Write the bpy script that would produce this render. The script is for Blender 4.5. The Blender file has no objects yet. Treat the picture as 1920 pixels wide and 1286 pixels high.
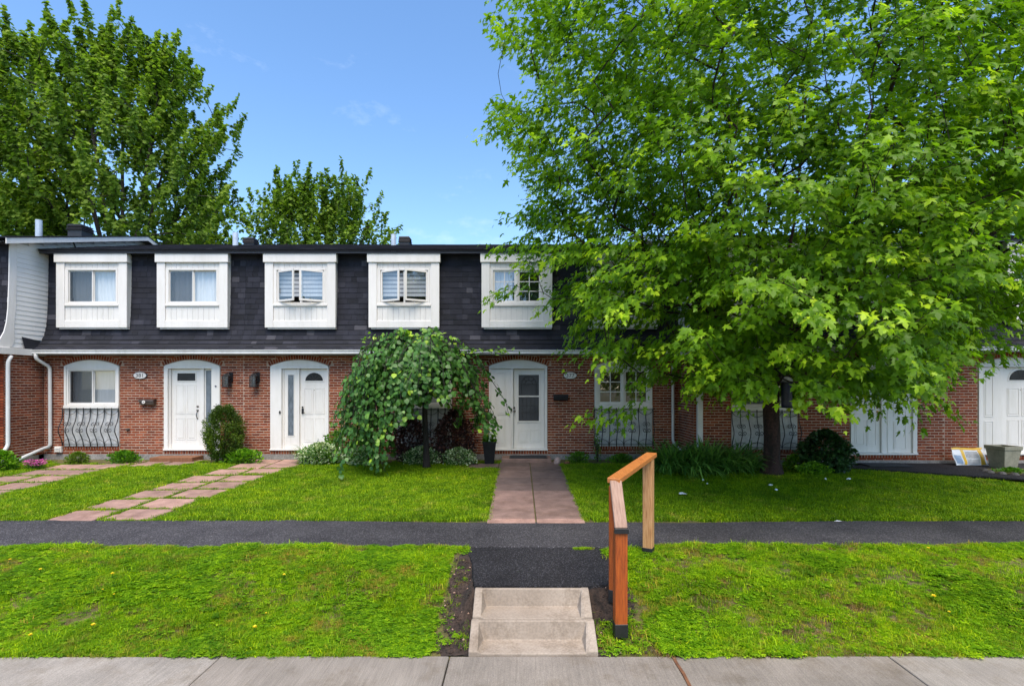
import bpy, math, random
import numpy as np
from mathutils import Vector, Matrix, Euler

random.seed(11)
rng = np.random.default_rng(11)
scene = bpy.context.scene
R = math.radians

# ------------------------------------------------------------ camera, sky, sun, exposure
CAMZ = 2.09
cam_data = bpy.data.cameras.new('camera')
cam = bpy.data.objects.new('camera', cam_data)
scene.collection.objects.link(cam)
cam.location = (0, 0, CAMZ)
cam.rotation_euler = (R(90), 0, 0)
cam_data.lens = 18.0
cam_data.sensor_width = 36.0
cam_data.shift_x = -0.0078
cam_data.shift_y = 0.0411
cam_data.clip_start = 0.05
cam_data.clip_end = 2000
scene.camera = cam

SUN_AZ, SUN_EL = R(170), R(62)          # azimuth from +Y towards +X
world = bpy.data.worlds.new('World')
scene.world = world
world.use_nodes = True
wn = world.node_tree
wn.nodes.clear()
w_out = wn.nodes.new('ShaderNodeOutputWorld')
w_bg = wn.nodes.new('ShaderNodeBackground')
w_sky = wn.nodes.new('ShaderNodeTexSky')
w_sky.sky_type = 'NISHITA'
w_sky.sun_disc = False
w_sky.sun_elevation = SUN_EL
w_sky.sun_rotation = SUN_AZ
w_sky.air_density = 1.0
w_sky.dust_density = 0.6
w_sky.ozone_density = 1.6
w_bg.inputs['Strength'].default_value = 0.15
w_hs = wn.nodes.new('ShaderNodeHueSaturation')
w_hs.inputs['Saturation'].default_value = 1.15
w_hs.inputs['Value'].default_value = 1.06
wn.links.new(w_sky.outputs[0], w_hs.inputs['Color'])
w_tc = wn.nodes.new('ShaderNodeTexCoord')          # faint high wisps of cloud all over the sky
w_mp = wn.nodes.new('ShaderNodeMapping'); w_mp.inputs['Scale'].default_value = (1.6, 1.6, 3.6)
w_nz = wn.nodes.new('ShaderNodeTexNoise'); w_nz.inputs['Scale'].default_value = 4.2; w_nz.inputs['Detail'].default_value = 7; w_nz.inputs['Roughness'].default_value = 0.62
w_rp = wn.nodes.new('ShaderNodeValToRGB'); w_rp.color_ramp.elements[0].position = 0.60; w_rp.color_ramp.elements[1].position = 0.90
w_rp.color_ramp.elements[1].color = (0.30, 0.30, 0.30, 1)
w_mx = wn.nodes.new('ShaderNodeMix'); w_mx.data_type = 'RGBA'; w_mx.inputs[7].default_value = (5.2, 5.6, 6.1, 1)
wn.links.new(w_tc.outputs['Generated'], w_mp.inputs['Vector']); wn.links.new(w_mp.outputs[0], w_nz.inputs['Vector'])
wn.links.new(w_nz.outputs['Fac'], w_rp.inputs['Fac']); wn.links.new(w_rp.outputs['Color'], w_mx.inputs[0])
wn.links.new(w_hs.outputs[0], w_mx.inputs[6])
wn.links.new(w_mx.outputs[2], w_bg.inputs['Color'])
wn.links.new(w_bg.outputs[0], w_out.inputs['Surface'])

sun_data = bpy.data.lights.new('sun', 'SUN')
sun_data.energy = 2.85
sun_data.angle = R(42)
sun_data.color = (1.0, 0.89, 0.74)
sun = bpy.data.objects.new('sun', sun_data)
scene.collection.objects.link(sun)
to_sun = Vector((math.sin(SUN_AZ) * math.cos(SUN_EL), math.cos(SUN_AZ) * math.cos(SUN_EL), math.sin(SUN_EL)))
sun.rotation_euler = to_sun.to_track_quat('Z', 'Y').to_euler()
sun.location = to_sun * 60

scene.view_settings.view_transform = 'Standard'
scene.view_settings.look = 'None'
scene.view_settings.gamma = 1.0
scene.view_settings.use_curve_mapping = False
scene.view_settings.exposure = 0.95
scene.render.engine = 'CYCLES'
scene.cycles.use_denoising = True
scene.cycles.max_bounces = 10
scene.cycles.diffuse_bounces = 6
scene.cycles.transparent_max_bounces = 16
scene.cycles.transmission_bounces = 4

# ------------------------------------------------------------ materials
def srgb(r, g, b):
    f = lambda c: (c / 255 / 12.92) if c / 255 <= 0.04045 else ((c / 255 + 0.055) / 1.055) ** 2.4
    return (f(r), f(g), f(b), 1)

def new_mat(name):
    m = bpy.data.materials.new(name)
    m.use_nodes = True
    return m, m.node_tree, m.node_tree.nodes['Principled BSDF']

def N(nt, t, **kw):
    n = nt.nodes.new(t)
    for k, v in kw.items():
        setattr(n, k, v)
    return n

def pos_noise(nt, scale, detail=4, stretch=None, rough=0.55):
    g = N(nt, 'ShaderNodeNewGeometry')
    src = g.outputs['Position']
    if stretch:
        mp = N(nt, 'ShaderNodeMapping')
        mp.inputs['Scale'].default_value = stretch
        nt.links.new(src, mp.inputs['Vector'])
        src = mp.outputs[0]
    n = N(nt, 'ShaderNodeTexNoise')
    n.inputs['Scale'].default_value = scale
    n.inputs['Detail'].default_value = detail
    n.inputs['Roughness'].default_value = rough
    nt.links.new(src, n.inputs['Vector'])
    return n.outputs['Fac']

def ramp(nt, fac, stops):
    r = N(nt, 'ShaderNodeValToRGB')
    els = r.color_ramp.elements
    while len(els) < len(stops):
        els.new(0.5)
    for e, (p, c) in zip(els, stops):
        e.position = p
        e.color = c if len(c) == 4 else (*c, 1)
    nt.links.new(fac, r.inputs['Fac'])
    return r.outputs['Color']

def mixc(nt, a, b, fac, mode='MIX'):
    m = N(nt, 'ShaderNodeMix', data_type='RGBA', blend_type=mode)
    def put(sock, v):
        if hasattr(v, 'links') or isinstance(v, bpy.types.NodeSocket):
            nt.links.new(v, sock)
        else:
            sock.default_value = v if not isinstance(v, tuple) or len(v) == 4 else (*v, 1)
    put(m.inputs[0], fac)
    put(m.inputs[6], a)
    put(m.inputs[7], b)
    return m.outputs[2]

def bump(nt, bsdf, fac, dist=0.003, strength=0.6):
    b = N(nt, 'ShaderNodeBump')
    b.inputs['Distance'].default_value = dist
    b.inputs['Strength'].default_value = strength
    nt.links.new(fac, b.inputs['Height'])
    nt.links.new(b.outputs[0], bsdf.inputs['Normal'])

def noisy(name, c1, c2, scale=6, rough=0.6, detail=5, bump_d=0.0, stretch=None, fine=None, spec=0.5, metal=0.0):
    m, nt, p = new_mat(name)
    f = pos_noise(nt, scale, detail, stretch)
    col = ramp(nt, f, [(0.3, c1), (0.7, c2)])
    if fine:
        f2 = pos_noise(nt, fine[0], 3)
        col = mixc(nt, col, ramp(nt, f2, [(0.35, fine[1]), (0.65, fine[2])]), 1.0, 'MULTIPLY')
    nt.links.new(col, p.inputs['Base Color'])
    p.inputs['Roughness'].default_value = rough
    p.inputs['Specular IOR Level'].default_value = spec
    p.inputs['Metallic'].default_value = metal
    if bump_d:
        bump(nt, p, pos_noise(nt, (fine[0] if fine else scale * 6), 4), bump_d)
    return m

def tone_mat(name, stops, rough=0.8, nscale=8, nmul=(0.75, 1.15), bump_d=0.0, spec=0.3, fine_scale=60):
    """colour of each piece from its own 'tone' value, with wear over it"""
    m, nt, p = new_mat(name)
    a = N(nt, 'ShaderNodeAttribute', attribute_name='tone')
    col = ramp(nt, a.outputs['Fac'], stops)
    f = pos_noise(nt, nscale, 4)
    col = mixc(nt, col, ramp(nt, f, [(0.3, (nmul[0],) * 3), (0.7, (nmul[1],) * 3)]), 1.0, 'MULTIPLY')
    f2 = pos_noise(nt, fine_scale, 3)
    col = mixc(nt, col, ramp(nt, f2, [(0.35, (0.8,) * 3), (0.65, (1.15,) * 3)]), 1.0, 'MULTIPLY')
    nt.links.new(col, p.inputs['Base Color'])
    p.inputs['Roughness'].default_value = rough
    p.inputs['Specular IOR Level'].default_value = spec
    if bump_d:
        bump(nt, p, f2, bump_d)
    return m

def leaf_mat(name, stops, trans=0.35, rough=0.45, tcol=(1.25, 1.5, 0.6), spec=0.4):
    m, nt, p = new_mat(name)
    a = N(nt, 'ShaderNodeAttribute', attribute_name='tone')
    col = ramp(nt, a.outputs['Fac'], stops)
    nt.links.new(col, p.inputs['Base Color'])
    p.inputs['Roughness'].default_value = rough
    p.inputs['Specular IOR Level'].default_value = spec
    t = N(nt, 'ShaderNodeBsdfTranslucent')
    tc = mixc(nt, col, (*tcol, 1), 1.0, 'MULTIPLY')
    nt.links.new(tc, t.inputs['Color'])
    mx = N(nt, 'ShaderNodeMixShader')
    mx.inputs[0].default_value = trans
    nt.links.new(p.outputs[0], mx.inputs[1])
    nt.links.new(t.outputs[0], mx.inputs[2])
    nt.links.new(mx.outputs[0], nt.nodes['Material Output'].inputs['Surface'])
    return m

M = {}
M['white'] = noisy('white_paint', (0.66, 0.635, 0.605), (0.76, 0.735, 0.705), 1.7, 0.42, stretch=(1, 1, 0.35))
M['white_vinyl'] = noisy('white_siding', (0.63, 0.61, 0.585), (0.73, 0.71, 0.68), 1.1, 0.5, stretch=(1, 1, 0.4))
M['end_siding'] = noisy('end_siding_white', (0.70, 0.69, 0.67), (0.79, 0.78, 0.76), 1.1, 0.5, stretch=(1, 1, 0.4))  # brighter copy of the siding white, making up for weak light on this side
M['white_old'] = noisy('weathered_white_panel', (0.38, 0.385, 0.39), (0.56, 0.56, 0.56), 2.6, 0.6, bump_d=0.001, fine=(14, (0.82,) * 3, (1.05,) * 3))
M['white_pipe'] = noisy('white_enamel', (0.55, 0.55, 0.55), (0.66, 0.66, 0.65), 2.3, 0.3)
def grime(k, lo=0.80):
    nt = M[k].node_tree; b = nt.nodes['Principled BSDF']; c = b.inputs['Base Color'].links[0].from_socket
    f = pos_noise(nt, 3.2, 6, (3.5, 3.5, 0.5), 0.7)
    nt.links.new(mixc(nt, c, ramp(nt, f, [(0.30, (lo, lo, lo * .97)), (0.52, (1, 1, 1))]), 1.0, 'MULTIPLY'), b.inputs['Base Color'])
grime('white', .93); grime('white_vinyl', .90); grime('white_pipe', .84)
M['concrete'] = noisy('sidewalk_concrete', (0.30, 0.275, 0.245), (0.40, 0.37, 0.335), 1.3, 0.85, bump_d=0.003, fine=(90, (0.72,) * 3, (1.12,) * 3), stretch=(1, 1, 1))
M['precast'] = noisy('precast_concrete', (0.27, 0.215, 0.165), (0.37, 0.305, 0.245), 2.2, 0.8, bump_d=0.0012, fine=(48, (0.86,) * 3, (1.06,) * 3))
M['foundation'] = noisy('foundation_concrete', (0.20, 0.185, 0.175), (0.34, 0.32, 0.30), 3, 0.9, bump_d=0.004, fine=(30, (0.7,) * 3, (1.1,) * 3))
M['black_iron'] = noisy('black_iron', (0.006, 0.006, 0.007), (0.016, 0.016, 0.018), 9, 0.5)
M['black_plastic'] = noisy('black_plastic', (0.008, 0.008, 0.010), (0.016, 0.016, 0.019), 4, 0.5, spec=0.2)
M['vent_black'] = noisy('black_vent_metal', (0.012, 0.013, 0.018), (0.03, 0.031, 0.038), 4, 0.5)
M['galv'] = noisy('galvanised_pipe', (0.40, 0.45, 0.52), (0.60, 0.65, 0.72), 5, 0.35, metal=0.3)
M['brown_metal'] = noisy('brown_metal', (0.035, 0.02, 0.015), (0.07, 0.045, 0.035), 9, 0.4)
M['silver'] = noisy('satin_nickel', (0.15, 0.13, 0.12), (0.28, 0.26, 0.24), 20, 0.25, metal=0.9)
M['brass'] = noisy('brass', (0.45, 0.30, 0.10), (0.60, 0.42, 0.16), 20, 0.25, metal=0.9)
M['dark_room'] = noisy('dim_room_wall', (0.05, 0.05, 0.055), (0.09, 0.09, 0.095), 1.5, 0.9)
M['lamp_tint'] = noisy('lamp_glow_tint', (0.10, 0.05, 0.03), (0.16, 0.085, 0.05), 2.5, 0.8)  # glow of a lamp indoors put into the wall and blind colour
M['plaque'] = noisy('plaque_white', (0.62, 0.58, 0.55), (0.72, 0.69, 0.66), 9, 0.4)
M['plaque_ink'] = noisy('plaque_dark_lettering', (0.035, 0.03, 0.03), (0.06, 0.05, 0.05), 9, 0.5)
M['beige_pot'] = noisy('beige_planter_plastic', (0.20, 0.19, 0.135), (0.30, 0.285, 0.215), 4, 0.7, bump_d=0.001, fine=(25, (0.85,) * 3, (1.05,) * 3))
M['rubber'] = noisy('black_rubber', (0.010, 0.011, 0.013), (0.03, 0.03, 0.034), 22, 0.7, bump_d=0.004)
M['soil'] = noisy('bare_soil', (0.012, 0.008, 0.006), (0.065, 0.040, 0.028), 11, 0.95, bump_d=0.012, fine=(40, (0.5,) * 3, (1.2,) * 3))
M['rust'] = noisy('rust_brown_joint_filler', (0.10, 0.04, 0.018), (0.2, 0.085, 0.035), 18, 0.85, bump_d=0.003)
M['rock_pink'] = noisy('pink_stone', (0.30, 0.20, 0.18), (0.48, 0.36, 0.32), 12, 0.8, bump_d=0.004)
M['rock_grey'] = noisy('grey_stone', (0.04, 0.038, 0.036), (0.11, 0.10, 0.095), 12, 0.8, bump_d=0.004)
M['paper'] = noisy('white_paper', (0.6, 0.62, 0.66), (0.8, 0.8, 0.82), 12, 0.7)
M['yellow_petal'] = noisy('yellow_petals', (0.80, 0.60, 0.01), (0.88, 0.72, 0.02), 30, 0.6)
M['white_petal'] = noisy('white_petals', (0.7, 0.7, 0.64), (0.82, 0.82, 0.76), 30, 0.6)
M['pink_petal'] = noisy('magenta_petals', (0.42, 0.03, 0.22), (0.62, 0.10, 0.38), 30, 0.6)
M['lens_white'] = noisy('seeded_glass_white', (0.6, 0.6, 0.6), (0.7, 0.7, 0.7), 9, 0.2)
M['navy'] = noisy('navy_plastic', (0.012, 0.014, 0.05), (0.03, 0.035, 0.10), 6, 0.3)
M['grey_cap'] = noisy('grey_metal_cap', (0.2, 0.21, 0.24), (0.34, 0.35, 0.38), 6, 0.4)

M['brick'] = tone_mat('red_brick', [(0.0, (0.145, 0.027, 0.010, 1)), (0.35, (0.20, 0.038, 0.012, 1)), (0.7, (0.24, 0.050, 0.016, 1)), (1.0, (0.29, 0.076, 0.030, 1))],
                      0.88, 5, (0.72, 1.18), bump_d=0.003)
M['mortar'] = noisy('mortar', (0.31, 0.205, 0.145), (0.44, 0.315, 0.24), 4, 0.95, bump_d=0.004, fine=(60, (0.75,) * 3, (1.1,) * 3))
M['mortar_pale'] = noisy('squeezed_mortar', (0.37, 0.255, 0.19), (0.58, 0.46, 0.37), 3, 0.95, fine=(60, (0.75,) * 3, (1.1,) * 3))
M['shingle'] = tone_mat('asphalt_shingle', [(0.0, (0.011, 0.012, 0.017, 1)), (0.55, (0.019, 0.020, 0.029, 1)), (0.85, (0.032, 0.033, 0.044, 1)), (1.0, (0.054, 0.053, 0.064, 1))],
                        0.92, 3, (0.8, 1.2), bump_d=0.002, fine_scale=160, spec=0.35)
M['roof_under'] = noisy('shingle_underlay', (0.010, 0.010, 0.013), (0.016, 0.016, 0.02), 3, 0.95)
M['fascia_dark'] = noisy('dark_fascia', (0.018, 0.018, 0.026), (0.032, 0.032, 0.042), 2, 0.5)
M['paver'] = tone_mat('concrete_paver', [(0.0, (0.15, 0.105, 0.09, 1)), (0.5, (0.26, 0.165, 0.135, 1)), (1.0, (0.42, 0.255, 0.205, 1))],
                      0.85, 4, (0.7, 1.15), bump_d=0.003, fine_scale=110)
M['slab_tone'] = tone_mat('brushed_concrete', [(0.0, (0.24, 0.208, 0.175, 1)), (1.0, (0.31, 0.277, 0.24, 1))], 0.85, 1.6, (0.80, 1.14), bump_d=0.003, fine_scale=130)

for _k, _lo, _hi in (('brick', .78, 1.15), ('shingle', .75, 1.3)):
    _nt = M[_k].node_tree; _b = _nt.nodes['Principled BSDF']; _c = _b.inputs['Base Color'].links[0].from_socket
    _f = pos_noise(_nt, 0.8, 6, (1, 1, .8), 0.7)
    _nt.links.new(mixc(_nt, _c, ramp(_nt, _f, [(0.3, (_lo,) * 3), (0.7, (_hi, _hi, _hi * 1.02))]), 1.0, 'MULTIPLY'), _b.inputs['Base Color'])
def board_tone(name, stops, rough=0.6, st=(9, 9, 0.6)):
    m, nt, p = new_mat(name)
    f = pos_noise(nt, 9, 6, st)
    col = ramp(nt, f, stops)
    kn = pos_noise(nt, 6.5, 2, tuple(1.0 if s > 1 else .45 for s in st))          # knots and dark streaks
    col = mixc(nt, col, ramp(nt, kn, [(0.27, (0.35, .28, .22)), (0.34, (1, 1, 1))]), 1.0, 'MULTIPLY')
    nt.links.new(col, p.inputs['Base Color'])
    p.inputs['Roughness'].default_value = rough
    bump(nt, p, f, 0.002)
    return m
M['stain_wood'] = board_tone('stained_wood', [(0.25, (0.13, 0.024, 0.002, 1)), (0.5, (0.33, 0.064, 0.003, 1)), (0.8, (0.44, 0.10, 0.006, 1))], 0.6)
M['rail_wood'] = board_tone('orange_rail_wood', [(0.25, (0.30, 0.095, 0.022, 1)), (0.55, (0.46, 0.16, 0.036, 1)), (0.8, (0.56, 0.23, 0.06, 1))], 0.5, (9, .8, 9))
M['cedar'] = board_tone('raw_cedar', [(0.25, (0.28, 0.11, 0.035, 1)), (0.5, (0.47, 0.235, 0.095, 1)), (0.8, (0.62, 0.36, 0.17, 1))], 0.7)
M['grey_wood'] = board_tone('weathered_wood', [(0.25, (0.20, 0.12, 0.085, 1)), (0.5, (0.32, 0.20, 0.145, 1)), (0.8, (0.42, 0.285, 0.215, 1))], 0.8, (9, .8, .8))
M['step_wood'] = board_tone('brown_step_wood', [(0.25, (0.12, 0.05, 0.02, 1)), (0.5, (0.19, 0.08, 0.035, 1)), (0.8, (0.27, 0.12, 0.055, 1))], 0.8)
M['bark'] = noisy('maple_bark', (0.012, 0.008, 0.007), (0.060, 0.028, 0.024), 9, 0.95, bump_d=0.02, stretch=(1, 1, 0.25), fine=(28, (0.45,) * 3, (1.3,) * 3))
M['bark_back'] = noisy('grey_bark', (0.018, 0.015, 0.012), (0.06, 0.05, 0.042), 7, 0.95)
M['bark_dark'] = noisy('dark_trunk_bark', (0.006, 0.005, 0.005), (0.026, 0.018, 0.016), 12, 0.9, bump_d=0.01, stretch=(1, 1, 0.3))

# asphalt with speckled aggregate
def asphalt(name, c1, c2, speck):
    m, nt, p = new_mat(name)
    g = N(nt, 'ShaderNodeNewGeometry')
    v = N(nt, 'ShaderNodeTexVoronoi')
    v.inputs['Scale'].default_value = 95
    nt.links.new(g.outputs['Position'], v.inputs['Vector'])
    base = ramp(nt, pos_noise(nt, 1.6, 6), [(0.3, c1), (0.7, c2)])
    base = mixc(nt, base, ramp(nt, pos_noise(nt, 0.22, 5, (1, .5, 1), 0.6), [(0.38, (.72,) * 3), (0.62, (1.3,) * 3)]), 1.0, 'MULTIPLY')
    ck = N(nt, 'ShaderNodeTexVoronoi', feature='DISTANCE_TO_EDGE'); ck.inputs['Scale'].default_value = 0.9
    wv = N(nt, 'ShaderNodeTexNoise'); wv.inputs['Scale'].default_value = 3.0; nt.links.new(g.outputs['Position'], wv.inputs['Vector'])
    ad = N(nt, 'ShaderNodeVectorMath', operation='ADD'); nt.links.new(g.outputs['Position'], ad.inputs[0]); nt.links.new(wv.outputs['Color'], ad.inputs[1]); nt.links.new(ad.outputs[0], ck.inputs['Vector'])
    base = mixc(nt, base, ramp(nt, ck.outputs['Distance'], [(0.0, (.45,) * 3), (0.010, (1,) * 3)]), 0.8, 'MULTIPLY')
    wn_ = N(nt, 'ShaderNodeTexWhiteNoise')
    nt.links.new(v.outputs['Color'], wn_.inputs['Vector'])
    sp = ramp(nt, wn_.outputs['Value'], [(0.0, (0.5, 0.5, 0.5)), (0.82, (0.95, 0.95, 0.95)), (0.86, (speck,) * 3), (1.0, (speck * 1.5,) * 3)])
    col = mixc(nt, base, sp, 1.0, 'MULTIPLY')
    nt.links.new(col, p.inputs['Base Color'])
    p.inputs['Roughness'].default_value = 0.9
    p.inputs['Specular IOR Level'].default_value = 0.25
    bump(nt, p, v.outputs['Distance'], 0.006, 0.7)
    return m
M['asphalt'] = asphalt('path_asphalt', (0.040, 0.038, 0.042), (0.060, 0.057, 0.061), 1.6)
M['asphalt_new'] = asphalt('new_asphalt', (0.017, 0.016, 0.018), (0.028, 0.027, 0.030), 1.8)

def brushed():
    m = M['slab_tone']; nt = m.node_tree; b = nt.nodes['Principled BSDF']
    col = b.inputs['Base Color'].links[0].from_socket
    f = pos_noise(nt, 1.0, 5, (75, 3.0, 1), 0.7)
    nt.links.new(mixc(nt, col, ramp(nt, f, [(0.3, (0.80,) * 3), (0.7, (1.13,) * 3)]), 1.0, 'MULTIPLY'), b.inputs['Base Color'])
    bump(nt, b, f, 0.004)
brushed()
def stains(k, lo):
    nt = M[k].node_tree; b = nt.nodes['Principled BSDF']; c = b.inputs['Base Color'].links[0].from_socket
    f = pos_noise(nt, 3.0, 7, None, 0.72)
    nt.links.new(mixc(nt, c, ramp(nt, f, [(0.34, (lo, lo * .96, lo * .9)), (0.50, (1, 1, 1))]), 1.0, 'MULTIPLY'), b.inputs['Base Color'])
stains('precast', .72); stains('slab_tone', .80); stains('paver', .78)

# window glass: clear pane that mirrors part of what stands before it
def glass_mat(name, tint=(0.9, 0.93, 0.95), refl=0.16, rough=0.01):
    m, nt, p = new_mat(name)
    nt.nodes.remove(p)
    t = N(nt, 'ShaderNodeBsdfTransparent'); t.inputs['Color'].default_value = (*tint, 1)
    g = N(nt, 'ShaderNodeBsdfGlossy'); g.inputs['Roughness'].default_value = rough
    g.inputs['Color'].default_value = (0.95, 0.97, 1, 1)
    mx = N(nt, 'ShaderNodeMixShader'); mx.inputs[0].default_value = refl
    nt.links.new(t.outputs[0], mx.inputs[1]); nt.links.new(g.outputs[0], mx.inputs[2])
    nt.links.new(mx.outputs[0], nt.nodes['Material Output'].inputs['Surface'])
    return m
M['glass'] = glass_mat('window_glass')
M['screen'] = glass_mat('insect_screen', (0.42, 0.43, 0.45), 0.07, 0.3)
M['storm_glass'] = noisy('storm_door_glass', (0.040, 0.043, 0.052), (0.065, 0.07, 0.08), 3, 0.3, spec=0.2)
M['frosted'] = noisy('frosted_glass', (0.09, 0.115, 0.14), (0.16, 0.19, 0.23), 5, 0.25)
M['dark_glass'] = noisy('dark_obscure_glass', (0.012, 0.014, 0.018), (0.025, 0.028, 0.034), 3, 0.25, spec=0.18)
M['lead'] = noisy('lead_came', (0.02, 0.02, 0.022), (0.04, 0.04, 0.045), 9, 0.4)
def cloth(name, c, trans=0.3):
    m, nt, p = new_mat(name)
    f = pos_noise(nt, 6, 3, (4, 4, 0.3))
    nt.links.new(ramp(nt, f, [(0.3, tuple(x * 0.85 for x in c)), (0.7, c)]), p.inputs['Base Color'])
    p.inputs['Roughness'].default_value = 0.9
    return m
M['curtain'] = cloth('white_curtain', (0.70, 0.70, 0.70))
M['blind'] = cloth('grey_blind', (0.52, 0.54, 0.57))
M['blind_dark'] = cloth('sheer_band', (0.16, 0.17, 0.20))

# leaves
M['maple_leaf'] = leaf_mat('maple_leaf', [(0.0, (0.085, 0.185, 0.010, 1)), (0.45, (0.180, 0.335, 0.014, 1)), (0.75, (0.33, 0.52, 0.018, 1)), (1.0, (0.58, 0.74, 0.04, 1))], 0.48, 0.42, (1.25, 1.35, .6), spec=0.25)
M['back_leaf'] = leaf_mat('background_leaf', [(0.0, (0.072, 0.130, 0.016, 1)), (0.5, (0.150, 0.240, 0.027, 1)), (1.0, (0.30, 0.40, 0.05, 1))], 0.42, 0.6, spec=0.15)
M['mulberry_leaf'] = leaf_mat('mulberry_leaf', [(0.0, (0.036, 0.11, 0.018, 1)), (0.6, (0.100, 0.235, 0.045, 1)), (0.85, (0.24, 0.42, 0.05, 1)), (1.0, (0.44, 0.62, 0.04, 1))], 0.30, 0.4, spec=0.35)
M['cedar_leaf'] = leaf_mat('cedar_foliage', [(0.0, (0.03, 0.065, 0.003, 1)), (0.6, (0.075, 0.135, 0.004, 1)), (1.0, (0.15, 0.23, 0.008, 1))], 0.2, 0.6)
M['shrub_leaf'] = leaf_mat('shrub_leaf', [(0.0, (0.035, 0.11, 0.008, 1)), (0.6, (0.10, 0.25, 0.010, 1)), (1.0, (0.26, 0.46, 0.02, 1))], 0.3, 0.5)
M['dark_leaf'] = leaf_mat('dark_shrub_leaf', [(0.0, (0.012, 0.035, 0.010, 1)), (0.6, (0.026, 0.075, 0.018, 1)), (1.0, (0.06, 0.14, 0.03, 1))], 0.2, 0.45)
M['lily_leaf'] = leaf_mat('daylily_leaf', [(0.0, (0.035, 0.11, 0.018, 1)), (0.6, (0.11, 0.26, 0.040, 1)), (1.0, (0.28, 0.48, 0.09, 1))], 0.25, 0.4)
M['purple_leaf'] = leaf_mat('purple_leaf', [(0.0, (0.020, 0.010, 0.012, 1)), (0.6, (0.05, 0.022, 0.022, 1)), (1.0, (0.20, 0.09, 0.075, 1))], 0.2, 0.5, (1.2, 0.8, 0.7))
M['varieg_leaf'] = leaf_mat('variegated_leaf', [(0.0, (0.05, 0.12, 0.03, 1)), (0.45, (0.12, 0.25, 0.06, 1)), (0.6, (0.52, 0.60, 0.36, 1)), (1.0, (0.68, 0.72, 0.52, 1))], 0.3, 0.5)

def grass_mat(name, pal, dry, dryness=0.5):
    m, nt, p = new_mat(name)
    a = N(nt, 'ShaderNodeAttribute', attribute_name='tone')
    col = ramp(nt, a.outputs['Fac'], pal)
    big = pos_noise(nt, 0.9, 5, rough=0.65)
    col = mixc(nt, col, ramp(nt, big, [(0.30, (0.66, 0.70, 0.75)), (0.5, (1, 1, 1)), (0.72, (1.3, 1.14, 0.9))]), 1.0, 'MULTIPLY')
    pat = pos_noise(nt, 2.3, 5, rough=0.7)
    fac = ramp(nt, pat, [(dryness, (0, 0, 0)), (dryness + 0.13, (1, 1, 1))])
    inst = N(nt, 'ShaderNodeObjectInfo')
    mul = N(nt, 'ShaderNodeMath', operation='MULTIPLY')
    nt.links.new(fac, mul.inputs[0]); nt.links.new(inst.outputs['Random'], mul.inputs[1])
    col = mixc(nt, col, (*dry, 1), mul.outputs[0])
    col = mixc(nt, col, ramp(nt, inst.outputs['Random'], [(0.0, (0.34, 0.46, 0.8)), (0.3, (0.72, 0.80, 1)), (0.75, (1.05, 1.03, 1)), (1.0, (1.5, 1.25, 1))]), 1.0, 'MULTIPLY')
    nt.links.new(col, p.inputs['Base Color'])
    p.inputs['Roughness'].default_value = 0.5
    p.inputs['Specular IOR Level'].default_value = 0.12
    t = N(nt, 'ShaderNodeBsdfTranslucent')
    nt.links.new(mixc(nt, col, (1.3, 1.3, 0.6, 1), 1.0, 'MULTIPLY'), t.inputs['Color'])
    mx = N(nt, 'ShaderNodeMixShader'); mx.inputs[0].default_value = 0.35
    nt.links.new(p.outputs[0], mx.inputs[1]); nt.links.new(t.outputs[0], mx.inputs[2])
    nt.links.new(mx.outputs[0], nt.nodes['Material Output'].inputs['Surface'])
    return m
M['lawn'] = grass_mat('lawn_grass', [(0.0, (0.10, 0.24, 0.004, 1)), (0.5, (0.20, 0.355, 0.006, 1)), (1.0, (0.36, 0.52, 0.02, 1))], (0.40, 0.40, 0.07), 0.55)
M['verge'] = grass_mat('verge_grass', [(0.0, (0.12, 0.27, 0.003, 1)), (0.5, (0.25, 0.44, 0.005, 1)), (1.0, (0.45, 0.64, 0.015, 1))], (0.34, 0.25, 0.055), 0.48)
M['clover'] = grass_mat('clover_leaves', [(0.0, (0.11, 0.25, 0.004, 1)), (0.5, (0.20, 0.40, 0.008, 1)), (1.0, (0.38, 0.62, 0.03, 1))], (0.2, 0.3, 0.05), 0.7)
M['thatch'] = grass_mat('dry_thatch', [(0.0, (0.10, 0.06, 0.02, 1)), (0.5, (0.24, 0.16, 0.06, 1)), (1.0, (0.42, 0.32, 0.15, 1))], (0.3, 0.2, 0.08), 0.6)
M['turf_base'] = noisy('turf_base', (0.075, 0.065, 0.022), (0.14, 0.125, 0.032), 3, 0.95, bump_d=0.02, fine=(45, (0.6,) * 3, (1.15,) * 3))

# ------------------------------------------------------------ helpers
ORG = {}
def link(o):
    scene.collection.objects.link(o)
    return o

def props(o, label=None, cat=None, group=None, kind=None):
    if label: o['label'] = label
    if cat: o['category'] = cat
    if group: o['group'] = group
    if kind: o['kind'] = kind
    return o

def thing(name, label, cat, loc, group=None, kind=None):
    o = bpy.data.objects.new(name, None)
    o.empty_display_size = 0.2
    link(o)
    o.location = loc
    ORG[o.name] = Vector(loc)
    return props(o, label, cat, group, kind)

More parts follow.
